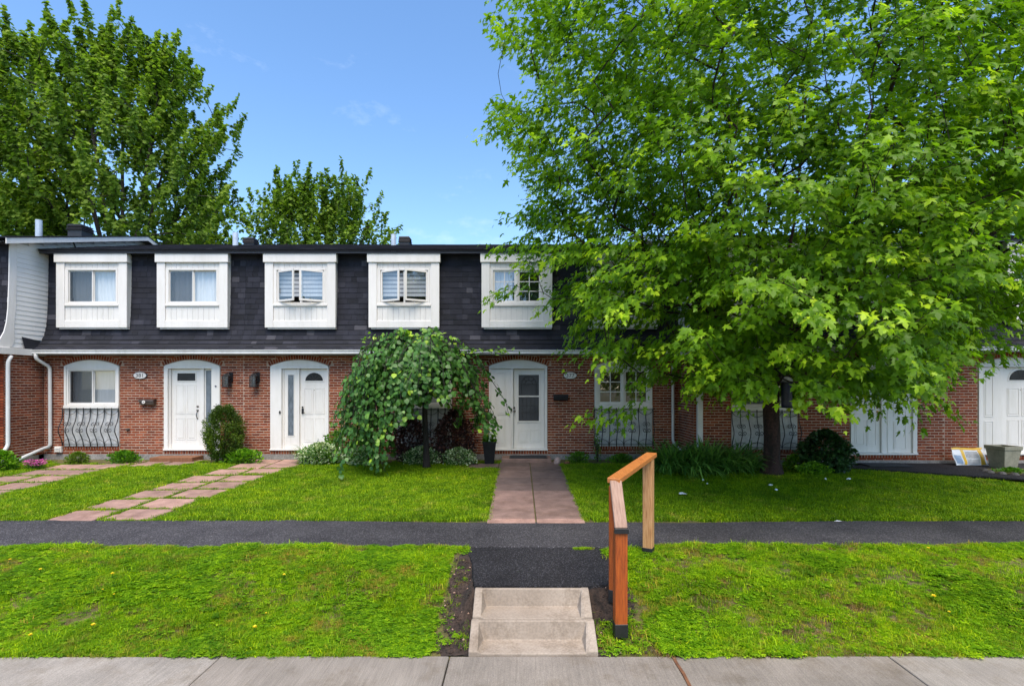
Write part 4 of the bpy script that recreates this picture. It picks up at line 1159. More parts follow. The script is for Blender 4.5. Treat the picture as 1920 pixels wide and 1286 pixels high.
def doorway(root, x0, x1, z0, zs, rise, w, parts):
    """parts: list of (kind, width[, style]) from left to right, widths in metres, scaled to the opening"""
    tot = sum(p[1] for p in parts); k = (x1 - x0) / tot
    yf = w - 0.028
    # arched head
    mb = MB(); mb.prism(arch_poly(x0 + .004, x1 - .004, zs - 0.02, rise), 'y', yf, w + 0.03)
    mb.build('arch_panel', M['white'], root, bevel=0.004)
    mb = MB(); mb.prism(arch_poly(x0 + .03, x1 - .03, zs + 0.002, rise - .055), 'y', yf - .006, yf - .001); mb.build('arch_moulding', M['white'], root, bevel=0.003)
    zt = zs - 0.022
    fr = MB(); fr.box(x0 + .004, x1 - .004, yf, w + 0.10, zt - 0.055, zt)
    fr.box(x0 - .01, x1 + .01, w - .045, w + 0.14, z0, z0 + .04)
    x = x0 + .004; first = True
    for p in parts:
        a, b = x, x + p[1] * k * (x1 - x0 - .008) / (x1 - x0); x = b
        if p[0] == 'post':
            fr.box(a, b, yf + .001, w + .13, z0 + .041, zt - .056)
        elif p[0] == 'mull':
            fr.box(a, b, w + .03, w + .13, z0 + .041, zt - .056)
        elif p[0] == 'leaf':
            door_leaf(root, a + .004, b - .004, z0 + .045, zt - .062, w + .075, p[2], p[3])
        elif p[0] == 'side_glass':
            mb = MB(); y = w + .07
            mb.box(a, a + .03, y, y + .04, z0 + .045, zt - .06); mb.box(b - .03, b, y, y + .04, z0 + .045, zt - .06)
            mb.box(a + .03, b - .03, y, y + .04, z0 + .045, z0 + .09); mb.box(a + .03, b - .03, y, y + .04, zt - .10, zt - .06)
            sl = mb.build('sidelight', M['white'], root, bevel=.003)
            mb = MB(); mb.box(a + .03, b - .03, y + .01, y + .016, z0 + .09, zt - .10); mb.build('pane', M['frosted'], sl)
            mb = MB(); am = (a + b) / 2
            mb.tube([(am - .05, y + .008, z0 + .7), (am - .01, y + .008, z0 + 1.0), (am + .03, y + .008, z0 + 1.25), (am + .02, y + .008, z0 + 1.5)], .002, 4)
            mb.build('lead_line', M['lead'], sl)
        elif p[0] == 'side_lead':
            mb = MB(); y = w + .05; mb.box(a, b, y, y + .05, z0 + .045, zt - .06); sl = mb.build('sidelight', M['white'], root, bevel=.003)
            am, hw = (a + b) / 2, min(.075, (b - a) * .22); za, zb = z0 + .38, zt - .22
            mb = MB(); s = .018
            for q in ((am - hw - s, am + hw + s, zb, zb + s), (am - hw - s, am + hw + s, za - s, za), (am - hw - s, am - hw, za, zb), (am + hw, am + hw + s, za, zb)): mb.box(q[0], q[1], y - .012, y + .001, q[2], q[3])
            mb.build('light_frame', M['white'], sl, bevel=.003)
            mb = MB(); mb.box(am - hw, am + hw, y - .004, y + .001, za, zb); mb.build('pane', M['frosted'], sl)
            mb = MB()
            for s in (-1, 1):
                mb.tube([(am + s * hw * .75 * math.sin(i / 40 * 5 * math.pi), y - .006, za + (zb - za) * i / 40) for i in range(41)], .0025, 4)
            mb.build('lead_line', M['lead'], sl)
        elif p[0] == 'side_panel':
            mb = MB(); y = w + .02; mb.box(a, b, y, y + .06, z0 + .045, zt - .06); sl = mb.build('side_panel', M['white'], root, bevel=.003)
            for za, zb in ((.06, .375), (.42, .93)):
                moulded(sl, a + (b - a) * .24, b - (b - a) * .24, z0 + (zt - z0) * za, z0 + (zt - z0) * zb, y)
    fr.build('door_frame', M['white'], root, bevel=.004)

def grille(root, x0, x1, z0, z1, w, panel_top, seed=0, bars=9):
    """white infill panel and the bellied iron grille in front of it"""
    mb = MB(); mb.box(x0 + .005, x1 - .005, w - .012, w + .05, z0, panel_top); mb.box(x0 + .02, x1 - .02, w - .03, w - .013, z0 - .005, z0 + .03)
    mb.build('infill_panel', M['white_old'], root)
    ys = lambda t: w - 0.055 - 0.14 * max(0.0, math.sin(math.pi * min(1, max(0, (1 - t) / 0.78)))) ** 1.3     # t: 0 bottom .. 1 top
    def yb(t): return w - 0.05 - 0.125 * math.exp(-((t - 0.42) / 0.21) ** 2)
    for z in (z0 + .05, z1 - .045):
        g0 = MB(); g0.box(x0 - .02, x1 + .02, yb((z - z0) / (z1 - z0)) - .006, yb((z - z0) / (z1 - z0)) + .006, z - .006, z + .006)
        if z < z0 + .1: gr = g0.build('window_grille', M['black_iron'], root)
        else: g0.build('top_rail', M['black_iron'], gr)
    bx = [x0 - .01 + (x1 - x0 + .02) * i / (bars - 1) for i in range(bars)]
    H = z1 - z0
    for i, x in enumerate(bx):
        mb = MB(); mb.tube([(x, yb(t), z0 + H * t) for t in [k / 18 for k in range(19)]], .0115, 6)
        mb.build('bar', M['black_iron'], gr, smooth=True)
    def curl(mb, cx, t0, sx, sz, r0=.060):
        pts = []
        for k in range(17):
            a = k / 16 * 2.6 * math.pi; r = r0 * (1 - k / 16 * .72)
            xx = cx + sx * (r0 * 0.95 - r * math.cos(a)) * .9; zz = z0 + H * t0 + sz * (r * math.sin(a)) + sz * 0.075
            pts.append((xx, yb((zz - z0) / H), zz))
        mb.tube(pts, .0072, 4)
    for i in range(1, bars, 2):
        x = bx[i]
        for s in ((-1,) if i == bars - 1 else (-1, 1)):
            for sz in (1, -1):
                mb = MB(); curl(mb, x, .50, s, sz); mb.build('scroll', M['black_iron'], gr)
    for i in range(1, bars - 1, 2):
        x = bx[i]; dx = bx[1] - bx[0]
        for (tz, dz) in ((.02, 1), (.98, -1)):
            pts = [(x + dx * k / 8, yb(tz + dz * .16 * (1 - (k / 8) ** 2)), z0 + H * (tz + dz * .16 * math.sqrt(max(0, 1 - (k / 8) ** 2)))) for k in range(-8, 9)]
            mb = MB(); mb.tube(pts, .0055, 4); mb.build('arch_bar', M['black_iron'], gr)

def ground_window(root, x0, x1, zs, rise, zsill, zbot, w, kind, rr, fill, warm=False, boards=True):
    yf = w - 0.02
    mb = MB(); mb.prism(arch_poly(x0 + .004, x1 - .004, zs - 0.02, rise), 'y', w - .03, w + 0.03); mb.build('arch_panel', M['white'], root, bevel=0.004)
    mb = MB()
    mb.box(x0 + .004, x0 + .06, w - .03, w + .09, zsill, zs - .021); mb.box(x1 - .06, x1 - .004, w - .03, w + .09, zsill, zs - .021)
    mb.box(x0 + .061, x1 - .061, w - .028, w + .09, zs - .075, zs - .021)
    mb.box(x0 + .004, x1 - .004, w - .05, w + .09, zsill - .075, zsill - .001)
    wf = mb.build('window', M['white'], root, bevel=.004)
    window_fill(root, wf, x0 + .062, x1 - .062, zsill + .002, zs - .077, w - .012, kind, rr, fill, warm)

def gutter(root, x0, x1, w, z=2.985):
    mb = MB(); ya = w - 0.42
    poly = [(ya + .10, z - .115), (ya + .04, z - .115), (ya + .015, z - .09), (ya + .02, z - .045), (ya, z - .02), (ya, z), (ya + .012, z), (ya + .014, z - .01), (ya + .09, z - .01), (ya + .10, z)]
    mb.prism(poly, 'x', x0, x1); mb.build('gutter', M['white_pipe'], root)
    mb = MB(); mb.box(x0, x1, ya + .105, ya + .125, z - .13, z + .01); mb.box(x0, x1, ya + .126, w + .02, z - .10, z - .08); mb.build('soffit', M['fascia_dark'], root)

def house(label, x0, x1, w, openings, dorm, budget_b=300, budget_s=300, prefer=None, ooze=0.6, seed=0, gz0=0.15):
    rr = random.Random(seed)
    root = thing('row_house', label, 'house', ((x0 + x1) / 2, w, gz0), 'joined brick row houses with black mansard roofs')
    mb = MB(); mb.box(x0, x1, w - .012, w + .25, -0.2, 0.285); mb.build('foundation', M['foundation'], root)
    ops = [(o['x0'], o['x1'], o['zb'], o['zs'], o['rise']) for o in openings]
    brick_wall(root, x0, x1, 0.285, EAVE, (0, w, 0), 0.0, ops, Budget(budget_b), ooze, prefer, seed=seed)
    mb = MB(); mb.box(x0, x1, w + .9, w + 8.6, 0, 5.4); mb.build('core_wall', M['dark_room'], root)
    for o in openings:
        if o['t'] == 'door': doorway(root, o['x0'], o['x1'], o['zb'], o['zs'], o['rise'], w, o['parts'])
        else:
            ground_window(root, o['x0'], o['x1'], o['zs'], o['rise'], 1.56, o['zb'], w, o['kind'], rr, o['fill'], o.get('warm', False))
            grille(root, o['x0'], o['x1'], o['zb'], 1.50, w, 1.484, seed)
    dd = [dormer(root, d[0], w, d[1], rr, d[2]) for d in dorm]
    mansard(root, x0, x1, w, dd, Budget(budget_s), seed)
    top_roof(root, x0, x1, w, seed=seed)
    gutter(root, x0, x1, w)
    return root

X0, X1, X2, X3 = -12.45, -7.24, -1.52, 4.16
def door(x0, x1, parts, zb=0.385, zs=2.60, rise=0.165): return dict(t='door', x0=x0, x1=x1, zb=zb, zs=zs, rise=rise, parts=parts)
def win(x0, x1, kind, fill, zb=0.50, zs=2.60, rise=0.165, warm=False): return dict(t='win', x0=x0, x1=x1, zb=zb, zs=zs, rise=rise, kind=kind, fill=fill, warm=warm)

h381 = house('brick row house numbered 381 with two sliding dormer windows', X0, X1, W,
      [win(-11.92, -10.48, 'slider', 'blind'),
       door(-9.31, -7.84, [('post', .10), ('mull', .04), ('leaf', .76, 'top_light', 'left'), ('mull', .11), ('side_glass', .23), ('post', .22)])],
      [(-11.15, 'slider', 'curtain'), (-8.53, 'slider', 'curtain')], prefer=(-9.9, 1.4), seed=3, ooze=0.5)
h379 = house('brick row house with open casement dormers behind the weeping tree', X1, X2, W,
      [door(-6.53, -5.00, [('post', .30), ('mull', .04), ('side_lead', .36), ('mull', .05), ('leaf', .77, 'fan', 'right'), ('post', .03)]),
       win(-3.22, -1.78, 'slider', 'curtain')],
      [(-5.72, 'casement_open', 'blind'), (-3.02, 'casement_open', 'blind')], prefer=(-6.9, 1.4), seed=5, ooze=0.55)
h377 = house('brick row house numbered 377 with a storm door and divided windows', X2, X3, W,
      [door(-0.81, 0.715, [('post', .04), ('side_panel', .53), ('post', .06), ('leaf', .82, 'storm', 'right'), ('post', .07)]),
       win(1.95, 3.46, 'grid', 'blind', warm=True)],
      [(-0.08, 'grid', 'curtain'), (2.66, 'grid', 'none')], prefer=(1.3, 1.3), seed=7, ooze=1.0)
hR1 = house('brick row house behind the maple with a double white door', X3 + .01, 10.2, WR,
      [win(5.08, 6.66, 'slider', 'none', zb=0.55), door(7.93, 9.53, [('post', .05), ('leaf', .72, 'six', 'left'), ('mull', .13), ('side_panel', .58), ('post', .10)], zb=0.42)],
      [(5.9, 'slider', 'curtain'), (8.5, 'slider', 'curtain')], prefer=(4.8, 1.2), seed=9, ooze=0.5, gz0=0.2)
hR2 = house('brick row house at the far right behind the beige planter', 10.2, 16.0, WR,
      [door(11.0, 12.6, [('post', .05), ('side_panel', .40), ('mull', .14), ('leaf', .84, 'fan', 'left'), ('post', .05)], zb=0.42), win(13.9, 15.4, 'slider', 'curtain', zb=0.55)],
      [(12.55, 'slider', 'curtain'), (15.0, 'slider', 'curtain')], prefer=(10.5, 1.2), seed=13, ooze=0.15, gz0=0.2)
hL = house('brick row house at the far left with white end siding', -18.2, -12.50, WL,
      [win(-17.5, -16.0, 'slider', 'curtain')],
      [(-14.6, 'slider', 'curtain'), (-16.9, 'slider', 'curtain')], budget_b=0, budget_s=300, seed=17, ooze=0)

def end_wall(root, xe, sgn, w, ymax_low, budget, roof_z=5.60, rise=1.37):
    """gable end of a house that stands forward: brick below, clapboards above, white rake trim. sgn=+1 faces +x"""
    ang = R(90) if sgn > 0 else R(-90)
    # wall runs in y from w to ymax_low ; for sgn>0 the face looks to +x
    if sgn > 0: brick_wall(root, w, ymax_low, 0.285, EAVE, (xe, 0, 0), R(90), (), budget, 0.45, (w + 0.7, 1.6), seed=31)
    else: brick_wall(root, -ymax_low, -w, 0.285, EAVE, (xe, 0, 0), R(-90), (), budget, 0.45, (-w - 0.7, 1.6), seed=37)
    s = sgn
    mb = MB(); mb.box(min(xe, xe - s * .1), max(xe, xe - s * .1), w, ymax_low, -.2, .284); mb.build('foundation', M['foundation'], root)
    prof = mansard_profile(w)
    yR = w + 4.4
    roofz = lambda y: roof_z + rise * (y - (w - .24)) / 4.64 if y < yR else roof_z + rise - rise * 0.9 * (y - yR) / 4.4
    poly = [(y, z) for y, z in prof] + [(w + .13, roofz(w + .13) - .06), (yR, roofz(yR) - .16), (yR + 4.3, roofz(yR + 4.3) - .1), (yR + 4.3, 2.985)]
    mb = MB(); mb.prism(poly, 'x', min(xe - s * .05, xe + s * .004), max(xe - s * .05, xe + s * .004)); sd = mb.build('siding', M['white_old'], root)
    def yfront(z):
        for (ya, za), (yb, zb) in zip(prof, prof[1:]):
            if za <= z <= zb: return ya + (yb - ya) * (z - za) / (zb - za)
        return w + .13
    z = 3.02; e = 0.118
    while z < roofz(yR) - .2:
        zt = min(z + e, 99)
        ya = yfront(min(z + .02, 5.5)) + .16
        if z > 5.5:
            ya = max(ya, (w - .24) + (z + e + .12 - roof_z) / rise * 4.64)
        yb2 = yR + 4.2 if z < 6 else max(ya + .3, yR + 4.4 - (z + e + .1 - roof_z - rise * .1) / (rise * .9) * 4.4)
        if z < 5.3: yb2 = min(yb2, W + 1.0 if s > 0 else W + 1.0)
        mb = MB(); x_in, x_out = xe + s * .005, xe + s * .020
        mb.add([(x_in, ya, z), (x_out, ya, z), (x_out, yb2, z), (x_in, yb2, z), (x_in, ya, z + e + .004), (x_in + s * .003, ya, z + e + .004), (x_in + s * .003, yb2, z + e + .004), (x_in, yb2, z + e + .004)],
               [(0, 3, 2, 1), (4, 5, 6, 7), (0, 1, 5, 4), (1, 2, 6, 5), (2, 3, 7, 6), (3, 0, 4, 7)])
        mb.build('board', M['end_siding'], sd); z += e
    # profile trim following the mansard curve
    mb = MB(); pts = prof + [(w + .13, 5.62)]
    inner = []
    for i, (y, zz) in enumerate(pts):
        inner.append((y + (.155 if zz > 3.5 else .155 + (3.5 - zz) * 0.55), zz))
    for i in range(len(pts) - 1):
        a, b, c, d = pts[i], pts[i + 1], inner[i + 1], inner[i]
        xa, xb = xe + s * .0205, xe + s * .045
        vs = [(xa, *a), (xa, *b), (xa, *c), (xa, *d), (xb, *a), (xb, *b), (xb, *c), (xb, *d)]
        vs = [(v[0], v[1] - .03 if k in (0, 1, 4, 5) else v[1], v[2]) for k, v in enumerate(vs)]
        mb.add(vs, [(0, 1, 2, 3), (7, 6, 5, 4), (0, 4, 5, 1), (1, 5, 6, 2), (2, 6, 7, 3), (3, 7, 4, 0)])
    mb.build('profile_trim', M['white'], root)
    # horizontal fascia over the brick
    mb = MB(); mb.box(min(xe + s * .02, xe + s * .10), max(xe + s * .02, xe + s * .10), w - .37, ymax_low - .10, 2.84, 3.0); mb.build('end_fascia', M['white'], root, bevel=.004)
    # small shingle skirt above it
    mb = MB(); mb.add([(xe + s * .10, w + .42, 3.001), (xe + s * .10, ymax_low - .12, 3.001), (xe + s * .021, ymax_low - .12, 3.22), (xe + s * .021, w + .42, 3.30)], [(0, 1, 2, 3)]); mb.build('skirt', M['shingle'], root)
    # rake: overhanging roof edge with white fascia and grey soffit
    ov = .28; th = .15
    def rake(ya, yb):
        za, zb = roofz(ya), roofz(yb)
        m1 = MB(); xa, xb = xe + s * ov, xe + s * (ov + .025)
        m1.add([(xa, ya, za - th), (xb, ya, za - th), (xb, yb, zb - th), (xa, yb, zb - th), (xa, ya, za - .005), (xb, ya, za - .005), (xb, yb, zb - .005), (xa, yb, zb - .005)],
               [(0, 3, 2, 1), (4, 5, 6, 7), (0, 1, 5, 4), (1, 2, 6, 5), (2, 3, 7, 6), (3, 0, 4, 7)])
        return m1
    for a, b in ((w - .24, yR), (yR, yR + 4.4)):
        rake(a, b).build('rake_board', M['white'], root)
    mb = MB()
    for a, b in ((w - .24, yR), (yR, yR + 4.4)):
        za, zb = roofz(a), roofz(b)
        mb.add([(xe - .02 * s, a, za - .1), (xe + s * ov, a, za - .1), (xe + s * ov, b, zb - .1), (xe - .02 * s, b, zb - .1)], [(0, 1, 2, 3)])
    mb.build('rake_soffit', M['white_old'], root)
    mb = MB()
    for a, b in ((w - .24, yR), (yR, yR + 4.4)):
        za, zb = roofz(a), roofz(b)
        mb.add([(xe - .02 * s, a - .02, za + .004), (xe + s * (ov + .04), a - .02, za + .004), (xe + s * (ov + .04), b, zb + .004), (xe - .02 * s, b, zb + .004),
                (xe + s * (ov + .04), a - .02, za - .02), (xe + s * (ov + .04), b, zb - .02)], [(0, 1, 2, 3), (1, 4, 5, 2)])
    mb.build('rake_shingles', M['shingle'], root)
    for i_z in (0,):
        mb = MB(); x_ = xe + s * .0215
        if s > 0:
            mb.add([(x_, 14.35, 5.95), (x_, 14.40, 5.95), (x_, 14.30, 6.15), (x_, 14.22, 6.15)], [(0, 1, 2, 3)]); mb.build('siding_gap', M['roof_under'], root)
end_wall(hL, -12.50, 1, WL, W + 0.15, Budget(300))
end_wall(hR1, X3 + .01, -1, WR, W + 0.15, Budget(0))

def downspout(root, pts, r=.036):
    mb = MB(); mb.tube(pts, r, 10); return mb.build('downspout', M['white_pipe'], root, smooth=True)
def rounded(pts, k=4):
    pts = [Vector(p) for p in pts]; out = [pts[0]]
    for a, b, c in zip(pts, pts[1:], pts[2:]):
        la, lc = min(.07, (b - a).length * .45), min(.07, (c - b).length * .45)
        p, q = b + (a - b).normalized() * la, b + (c - b).normalized() * lc
        for i in range(k + 1):
            t = i / k; out.append(p * (1 - t) ** 2 + b * 2 * t * (1 - t) + q * t * t)
    return out + [pts[-1]]
downspout(h381, rounded([(-12.33, W - .36, 2.90), (-12.33, W - .36, 2.76), (-12.23, W - .08, 2.56), (-12.23, W - .07, .50), (-12.42, W - .10, .43), (-12.36, 12.55, .24)]), .042)
downspout(hL, rounded([(-12.42, 12.5, 2.80), (-12.42, 12.42, 2.66), (-12.42, 12.42, .62), (-12.42, 12.3, .48), (-12.42, 12.0, .40)]), .042)
downspout(h377, rounded([(4.02, W - .36, 2.90), (4.02, W - .36, 2.76), (3.98, W - .08, 2.6), (3.98, W - .08, .62), (4.10, W - .2, .45), (4.12, W - .35, .42)]), .038)
mb = MB(); mb.box(4.23, 4.36, WR - .11, WR - .012, .3, 2.9); mb.build('downspout', M['white_pipe'], hR1, bevel=.008)

# roof fittings: each stands on the roof, top-level
def roof_vent(x, y, z, label, s=1.0):
    t = thing('roof_vent', label, 'roof vent', (x, y, z), 'square black roof vents'); h_ = .6
    mb = MB(); mb.box(x - .36 * s, x + .36 * s, y - .36 * s, y + .36 * s, z - .35, z + .03); mb.build('base', M['vent_black'], t)
    for i in range(4):
        zz = z + .035 + i * .050; k = (.43 - .012 * i) * s
        mb = MB(); mb.add([(x - k, y - k, zz), (x + k, y - k, zz), (x + k, y + k, zz), (x - k, y + k, zz), (x - k * .86, y - k * .86, zz + .034), (x + k * .86, y - k * .86, zz + .034), (x + k * .86, y + k * .86, zz + .034), (x - k * .86, y + k * .86, zz + .034)],
                          [(0, 3, 2, 1), (4, 5, 6, 7), (0, 1, 5, 4), (1, 2, 6, 5), (2, 3, 7, 6), (3, 0, 4, 7)])
        mb.build('louver', M['vent_black'], t)
    mb = MB(); k = .26 * s; mb.box(x - k, x + k, y - k, y + k, z + .03, z + .21); mb.build('core', M['vent_black'], t)
def roof_pipe(x, y, z0, z1, label):
    mb = MB(); mb.lathe((x, y, 0), [(.085, z0), (.085, z1), (.07, z1), (.07, z1 - .05)], 16)
    o = mb.build('vent_pipe', M['galv'], loc=(x, y, z0), smooth=False); props(o, label, 'vent pipe', 'galvanised roof vent pipes')
def RX(px, y): return (px - 975) / 960 * y
def RZ(py, y): return CAMZ + (722 - py) / 960 * y
for px, y, py, lab in ((151, 16.2, 436, 'black louvered roof vent on the far left roof'), (471, 17.2, 459, 'black louvered roof vent above the house with the open casements'), (760, 17.2, 457, 'black louvered roof vent beside the maple crown')):
    roof_vent(RX(px, y), y, RZ(py, y) - .02, lab, .60 if px == 151 else .47)
for px, y, py0, py1, lab in ((73, 15.6, 440, 413, 'galvanised vent pipe near the left edge of the roofs'), (441.5, 16.6, 462, 437, 'galvanised vent pipe left of the second roof vent'), (738, 16.6, 460, 440, 'galvanised vent pipe left of the third roof vent')):
    roof_pipe(RX(px, y), y, RZ(py0, y) - .2, RZ(py1, y), lab)
# ------------------------------------------------------------ vegetation
def fast_mesh(name, V, F_flat, starts, totals, tone, mat, smooth_=False):
    me = bpy.data.meshes.new(name)
    me.vertices.add(len(V)); me.vertices.foreach_set('co', np.asarray(V, np.float32).ravel())
    me.loops.add(len(F_flat)); me.loops.foreach_set('vertex_index', np.asarray(F_flat, np.int32))
    me.polygons.add(len(starts)); me.polygons.foreach_set('loop_start', np.asarray(starts, np.int32))
    try: me.polygons.foreach_set('loop_total', np.asarray(totals, np.int32))
    except Exception: pass
    me.update(calc_edges=True)
    if tone is not None:
        a = me.attributes.new('tone', 'FLOAT', 'FACE'); a.data.foreach_set('value', np.asarray(tone, np.float32))
    me.materials.append(mat)
    if smooth_: me.polygons.foreach_set('use_smooth', np.ones(len(starts), bool))
    return me

MAPLE = ([(0, 0, 0), (.34, -.12, -.05), (.22, .12, -.02), (.66, .42, -.13), (.17, .42, -.02), (.25, .70, -.08), (0, 1.1, -.22),
          (-.34, -.12, -.05), (-.22, .12, -.02), (-.66, .42, -.13), (-.17, .42, -.02), (-.25, .70, -.08), (0, .36, .02)],
         [(0, 1, 2, 12), (2, 3, 4, 12), (4, 5, 6, 12), (12, 8, 7, 0), (12, 10, 9, 8), (12, 6, 11, 10)])
OVATE = ([(0, 0, 0), (.36, .12, -.03), (.46, .42, -.06), (.30, .78, -.10), (0, 1.05, -.18), (-.30, .78, -.10), (-.46, .42, -.06), (-.36, .12, -.03), (0, .5, -.0)],
         [(0, 1, 2, 8), (2, 3, 4, 8), (4, 5, 6, 8), (6, 7, 0, 8)])
SIMPLE = ([(0, 0, 0), (.34, .45, -.05), (0, 1, -.12), (-.34, .45, -.05)], [(0, 1, 2, 3)])
RAGGED = ([(0, 0, 0), (.5, .18, -.06), (.28, .5, -.02), (.42, .8, -.1), (0, 1.05, -.15), (-.45, .7, -.08), (-.25, .42, -.02), (-.5, .2, -.06)], [(0, 1, 2, 3, 4, 5, 6, 7)])
BLADE = ([(-.5, 0, 0), (.5, 0, 0), (.42, .5, .0), (-.42, .5, 0), (.05, 1, 0), (-.05, 1, 0)], [(0, 1, 2, 3), (3, 2, 4, 5)])

def leaves(name, tmpl, pos, ydir, nrm, size, tone, mat, parent, kind='stuff', org=None):
    pos = np.asarray(pos, float); y = np.asarray(ydir, float); n = np.asarray(nrm, float)
    y /= np.linalg.norm(y, axis=1, keepdims=True) + 1e-9
    n = n - (n * y).sum(1, keepdims=True) * y; n /= np.linalg.norm(n, axis=1, keepdims=True) + 1e-9
    x = np.cross(y, n)
    T = np.asarray(tmpl[0], float); k = len(T); Nn = len(pos)
    B = np.stack([x, y, n], 2)
    V = pos[:, None, :] + np.einsum('nij,kj->nki', B, T) * np.asarray(size, float)[:, None, None]
    org = ORG[parent.name] if org is None else org
    V = V.reshape(-1, 3) - np.array(org)[None]
    fl = np.concatenate([np.array(f) for f in tmpl[1]]); tot = np.array([len(f) for f in tmpl[1]])
    flat = (fl[None] + (np.arange(Nn) * k)[:, None]).ravel(); totals = np.tile(tot, Nn); starts = np.concatenate([[0], np.cumsum(totals)[:-1]])
    me = fast_mesh(name, V, flat, starts, totals, np.repeat(tone, len(tot)), mat)
    o = bpy.data.objects.new(name, me); link(o); ORG[o.name] = org
    if parent is not None: o.parent = parent
    if kind: o['kind'] = kind
    return o, B

def grow(seeds, targets, axis, seg=0.35, upbias=0.25):
    """skeleton: seeds = list of (pos, parent index); joins every target to the tree; returns positions, parents, tips"""
    P = [np.array(s[0], float) for s in seeds]; par = [s[1] for s in seeds]; tips = []
    arr = np.zeros((60000, 3)); arr[:len(P)] = P; n = len(P)
    depth = [0.0] * n
    for i in range(n):
        if par[i] >= 0: depth[i] = depth[par[i]] + np.linalg.norm(P[i] - P[par[i]])
    dep = np.zeros(60000); dep[:n] = depth
    order = np.argsort([np.linalg.norm(t - axis) for t in targets])
    for ti in order:
        t = targets[ti]
        d = arr[:n] - t; dist = np.linalg.norm(d, axis=1)
        # prefer joints that are lower and nearer the axis than the tip
        pen = np.maximum(0, arr[:n, 2] - t[2] + 0.15) * 1.2
        j = int(np.argmin(dist + pen + 0.12 * dep[:n]))
        a = arr[j].copy(); L = dist[j]; m = max(1, int(L / seg))
        pa = par[j]
        dirp = (a - arr[pa]) if pa >= 0 else np.array([0, 0, 1.0]); dirp = dirp / (np.linalg.norm(dirp) + 1e-9)
        c = a + dirp * L * 0.30 + np.array([0, 0, upbias * L * 0.25]); prev = j
        for k in range(1, m + 1):
            u = k / m; p = a * (1 - u) ** 2 + c * 2 * u * (1 - u) + t * u * u
            if 0 < k < m: p = p + rng.normal(0, 0.02, 3)
            arr[n] = p; dep[n] = dep[prev] + L / m; par.append(prev); prev = n; n += 1
        tips.append(prev)
    return arr[:n].copy(), par, tips

def skeleton_mesh(P, par, tips, name, mat, parent, r_tip=0.006, power=2.35, r_min=0.0, root_r=None, flare=None, org=None, tone=None):
    n = len(P); r = np.zeros(n); acc = np.zeros(n); kids = [[] for _ in range(n)]
    for i in range(n):
        if par[i] >= 0: kids[par[i]].append(i)
    for i in range(n - 1, -1, -1):
        if not kids[i]: acc[i] = r_tip ** power
        if par[i] >= 0: acc[par[i]] += acc[i]
    r = acc ** (1 / power)
    if root_r: r = r * (root_r / r[0]) ** (np.clip(r / r[0], 0, 1) ** 0.5)
    r = np.maximum(r, r_min)
    if flare:
        for i in range(n):
            h = P[i][2] - P[0][2]
            if h < flare[0] and np.hypot(*(P[i][:2] - P[0][:2])) < 1: r[i] *= 1 + flare[1] * (1 - h / flare[0]) ** 2
    V, F, st, tt = [], [], [], []
    def ring(c, d, rad, k):
        d = d / (np.linalg.norm(d) + 1e-9)
        ref = np.array([1.0, 0.13, 0.07]) if abs(d[0]) < 0.9 else np.array([0, 1.0, .1])
        a = np.cross(d, ref); a /= np.linalg.norm(a); b = np.cross(d, a); base = len(V)
        for q in range(k):
            t = 2 * math.pi * q / k; V.append(c + (a * math.cos(t) + b * math.sin(t)) * rad)
        return base
    rings = {}
    for i in range(n):
        p = par[i]
        if p < 0: continue
        k = 12 if r[i] > .06 else (7 if r[i] > .02 else (4 if r[i] > .008 else 3))
        main = max(kids[p], key=lambda q: r[q]) == i
        key = (p, k)
        if main and key in rings: b0 = rings[key]
        else: b0 = ring(P[p], P[i] - P[p], r[p] if main else r[i] * 1.05, k)
        b1 = ring(P[i], (P[i] - P[p]) if not kids[i] else (P[max(kids[i], key=lambda q: r[q])] - P[p]), r[i], k)
        rings[(i, k)] = b1
        for q in range(k):
            q2 = (q + 1) % k; st.append(len(F)); tt.append(4); F += [b0 + q, b0 + q2, b1 + q2, b1 + q]
    org_ = ORG[parent.name] if org is None else org
    me = fast_mesh(name, np.array(V) - np.array(org_)[None], F, st, tt, None, mat, True)
    o = bpy.data.objects.new(name, me); link(o); o.parent = parent; ORG[o.name] = org_
    return o, r

def proj(p):
    p = np.asarray(p); return 975 + 960 * p[..., 0] / p[..., 1], 722 - 960 * (p[..., 2] - CAMZ) / p[..., 1]

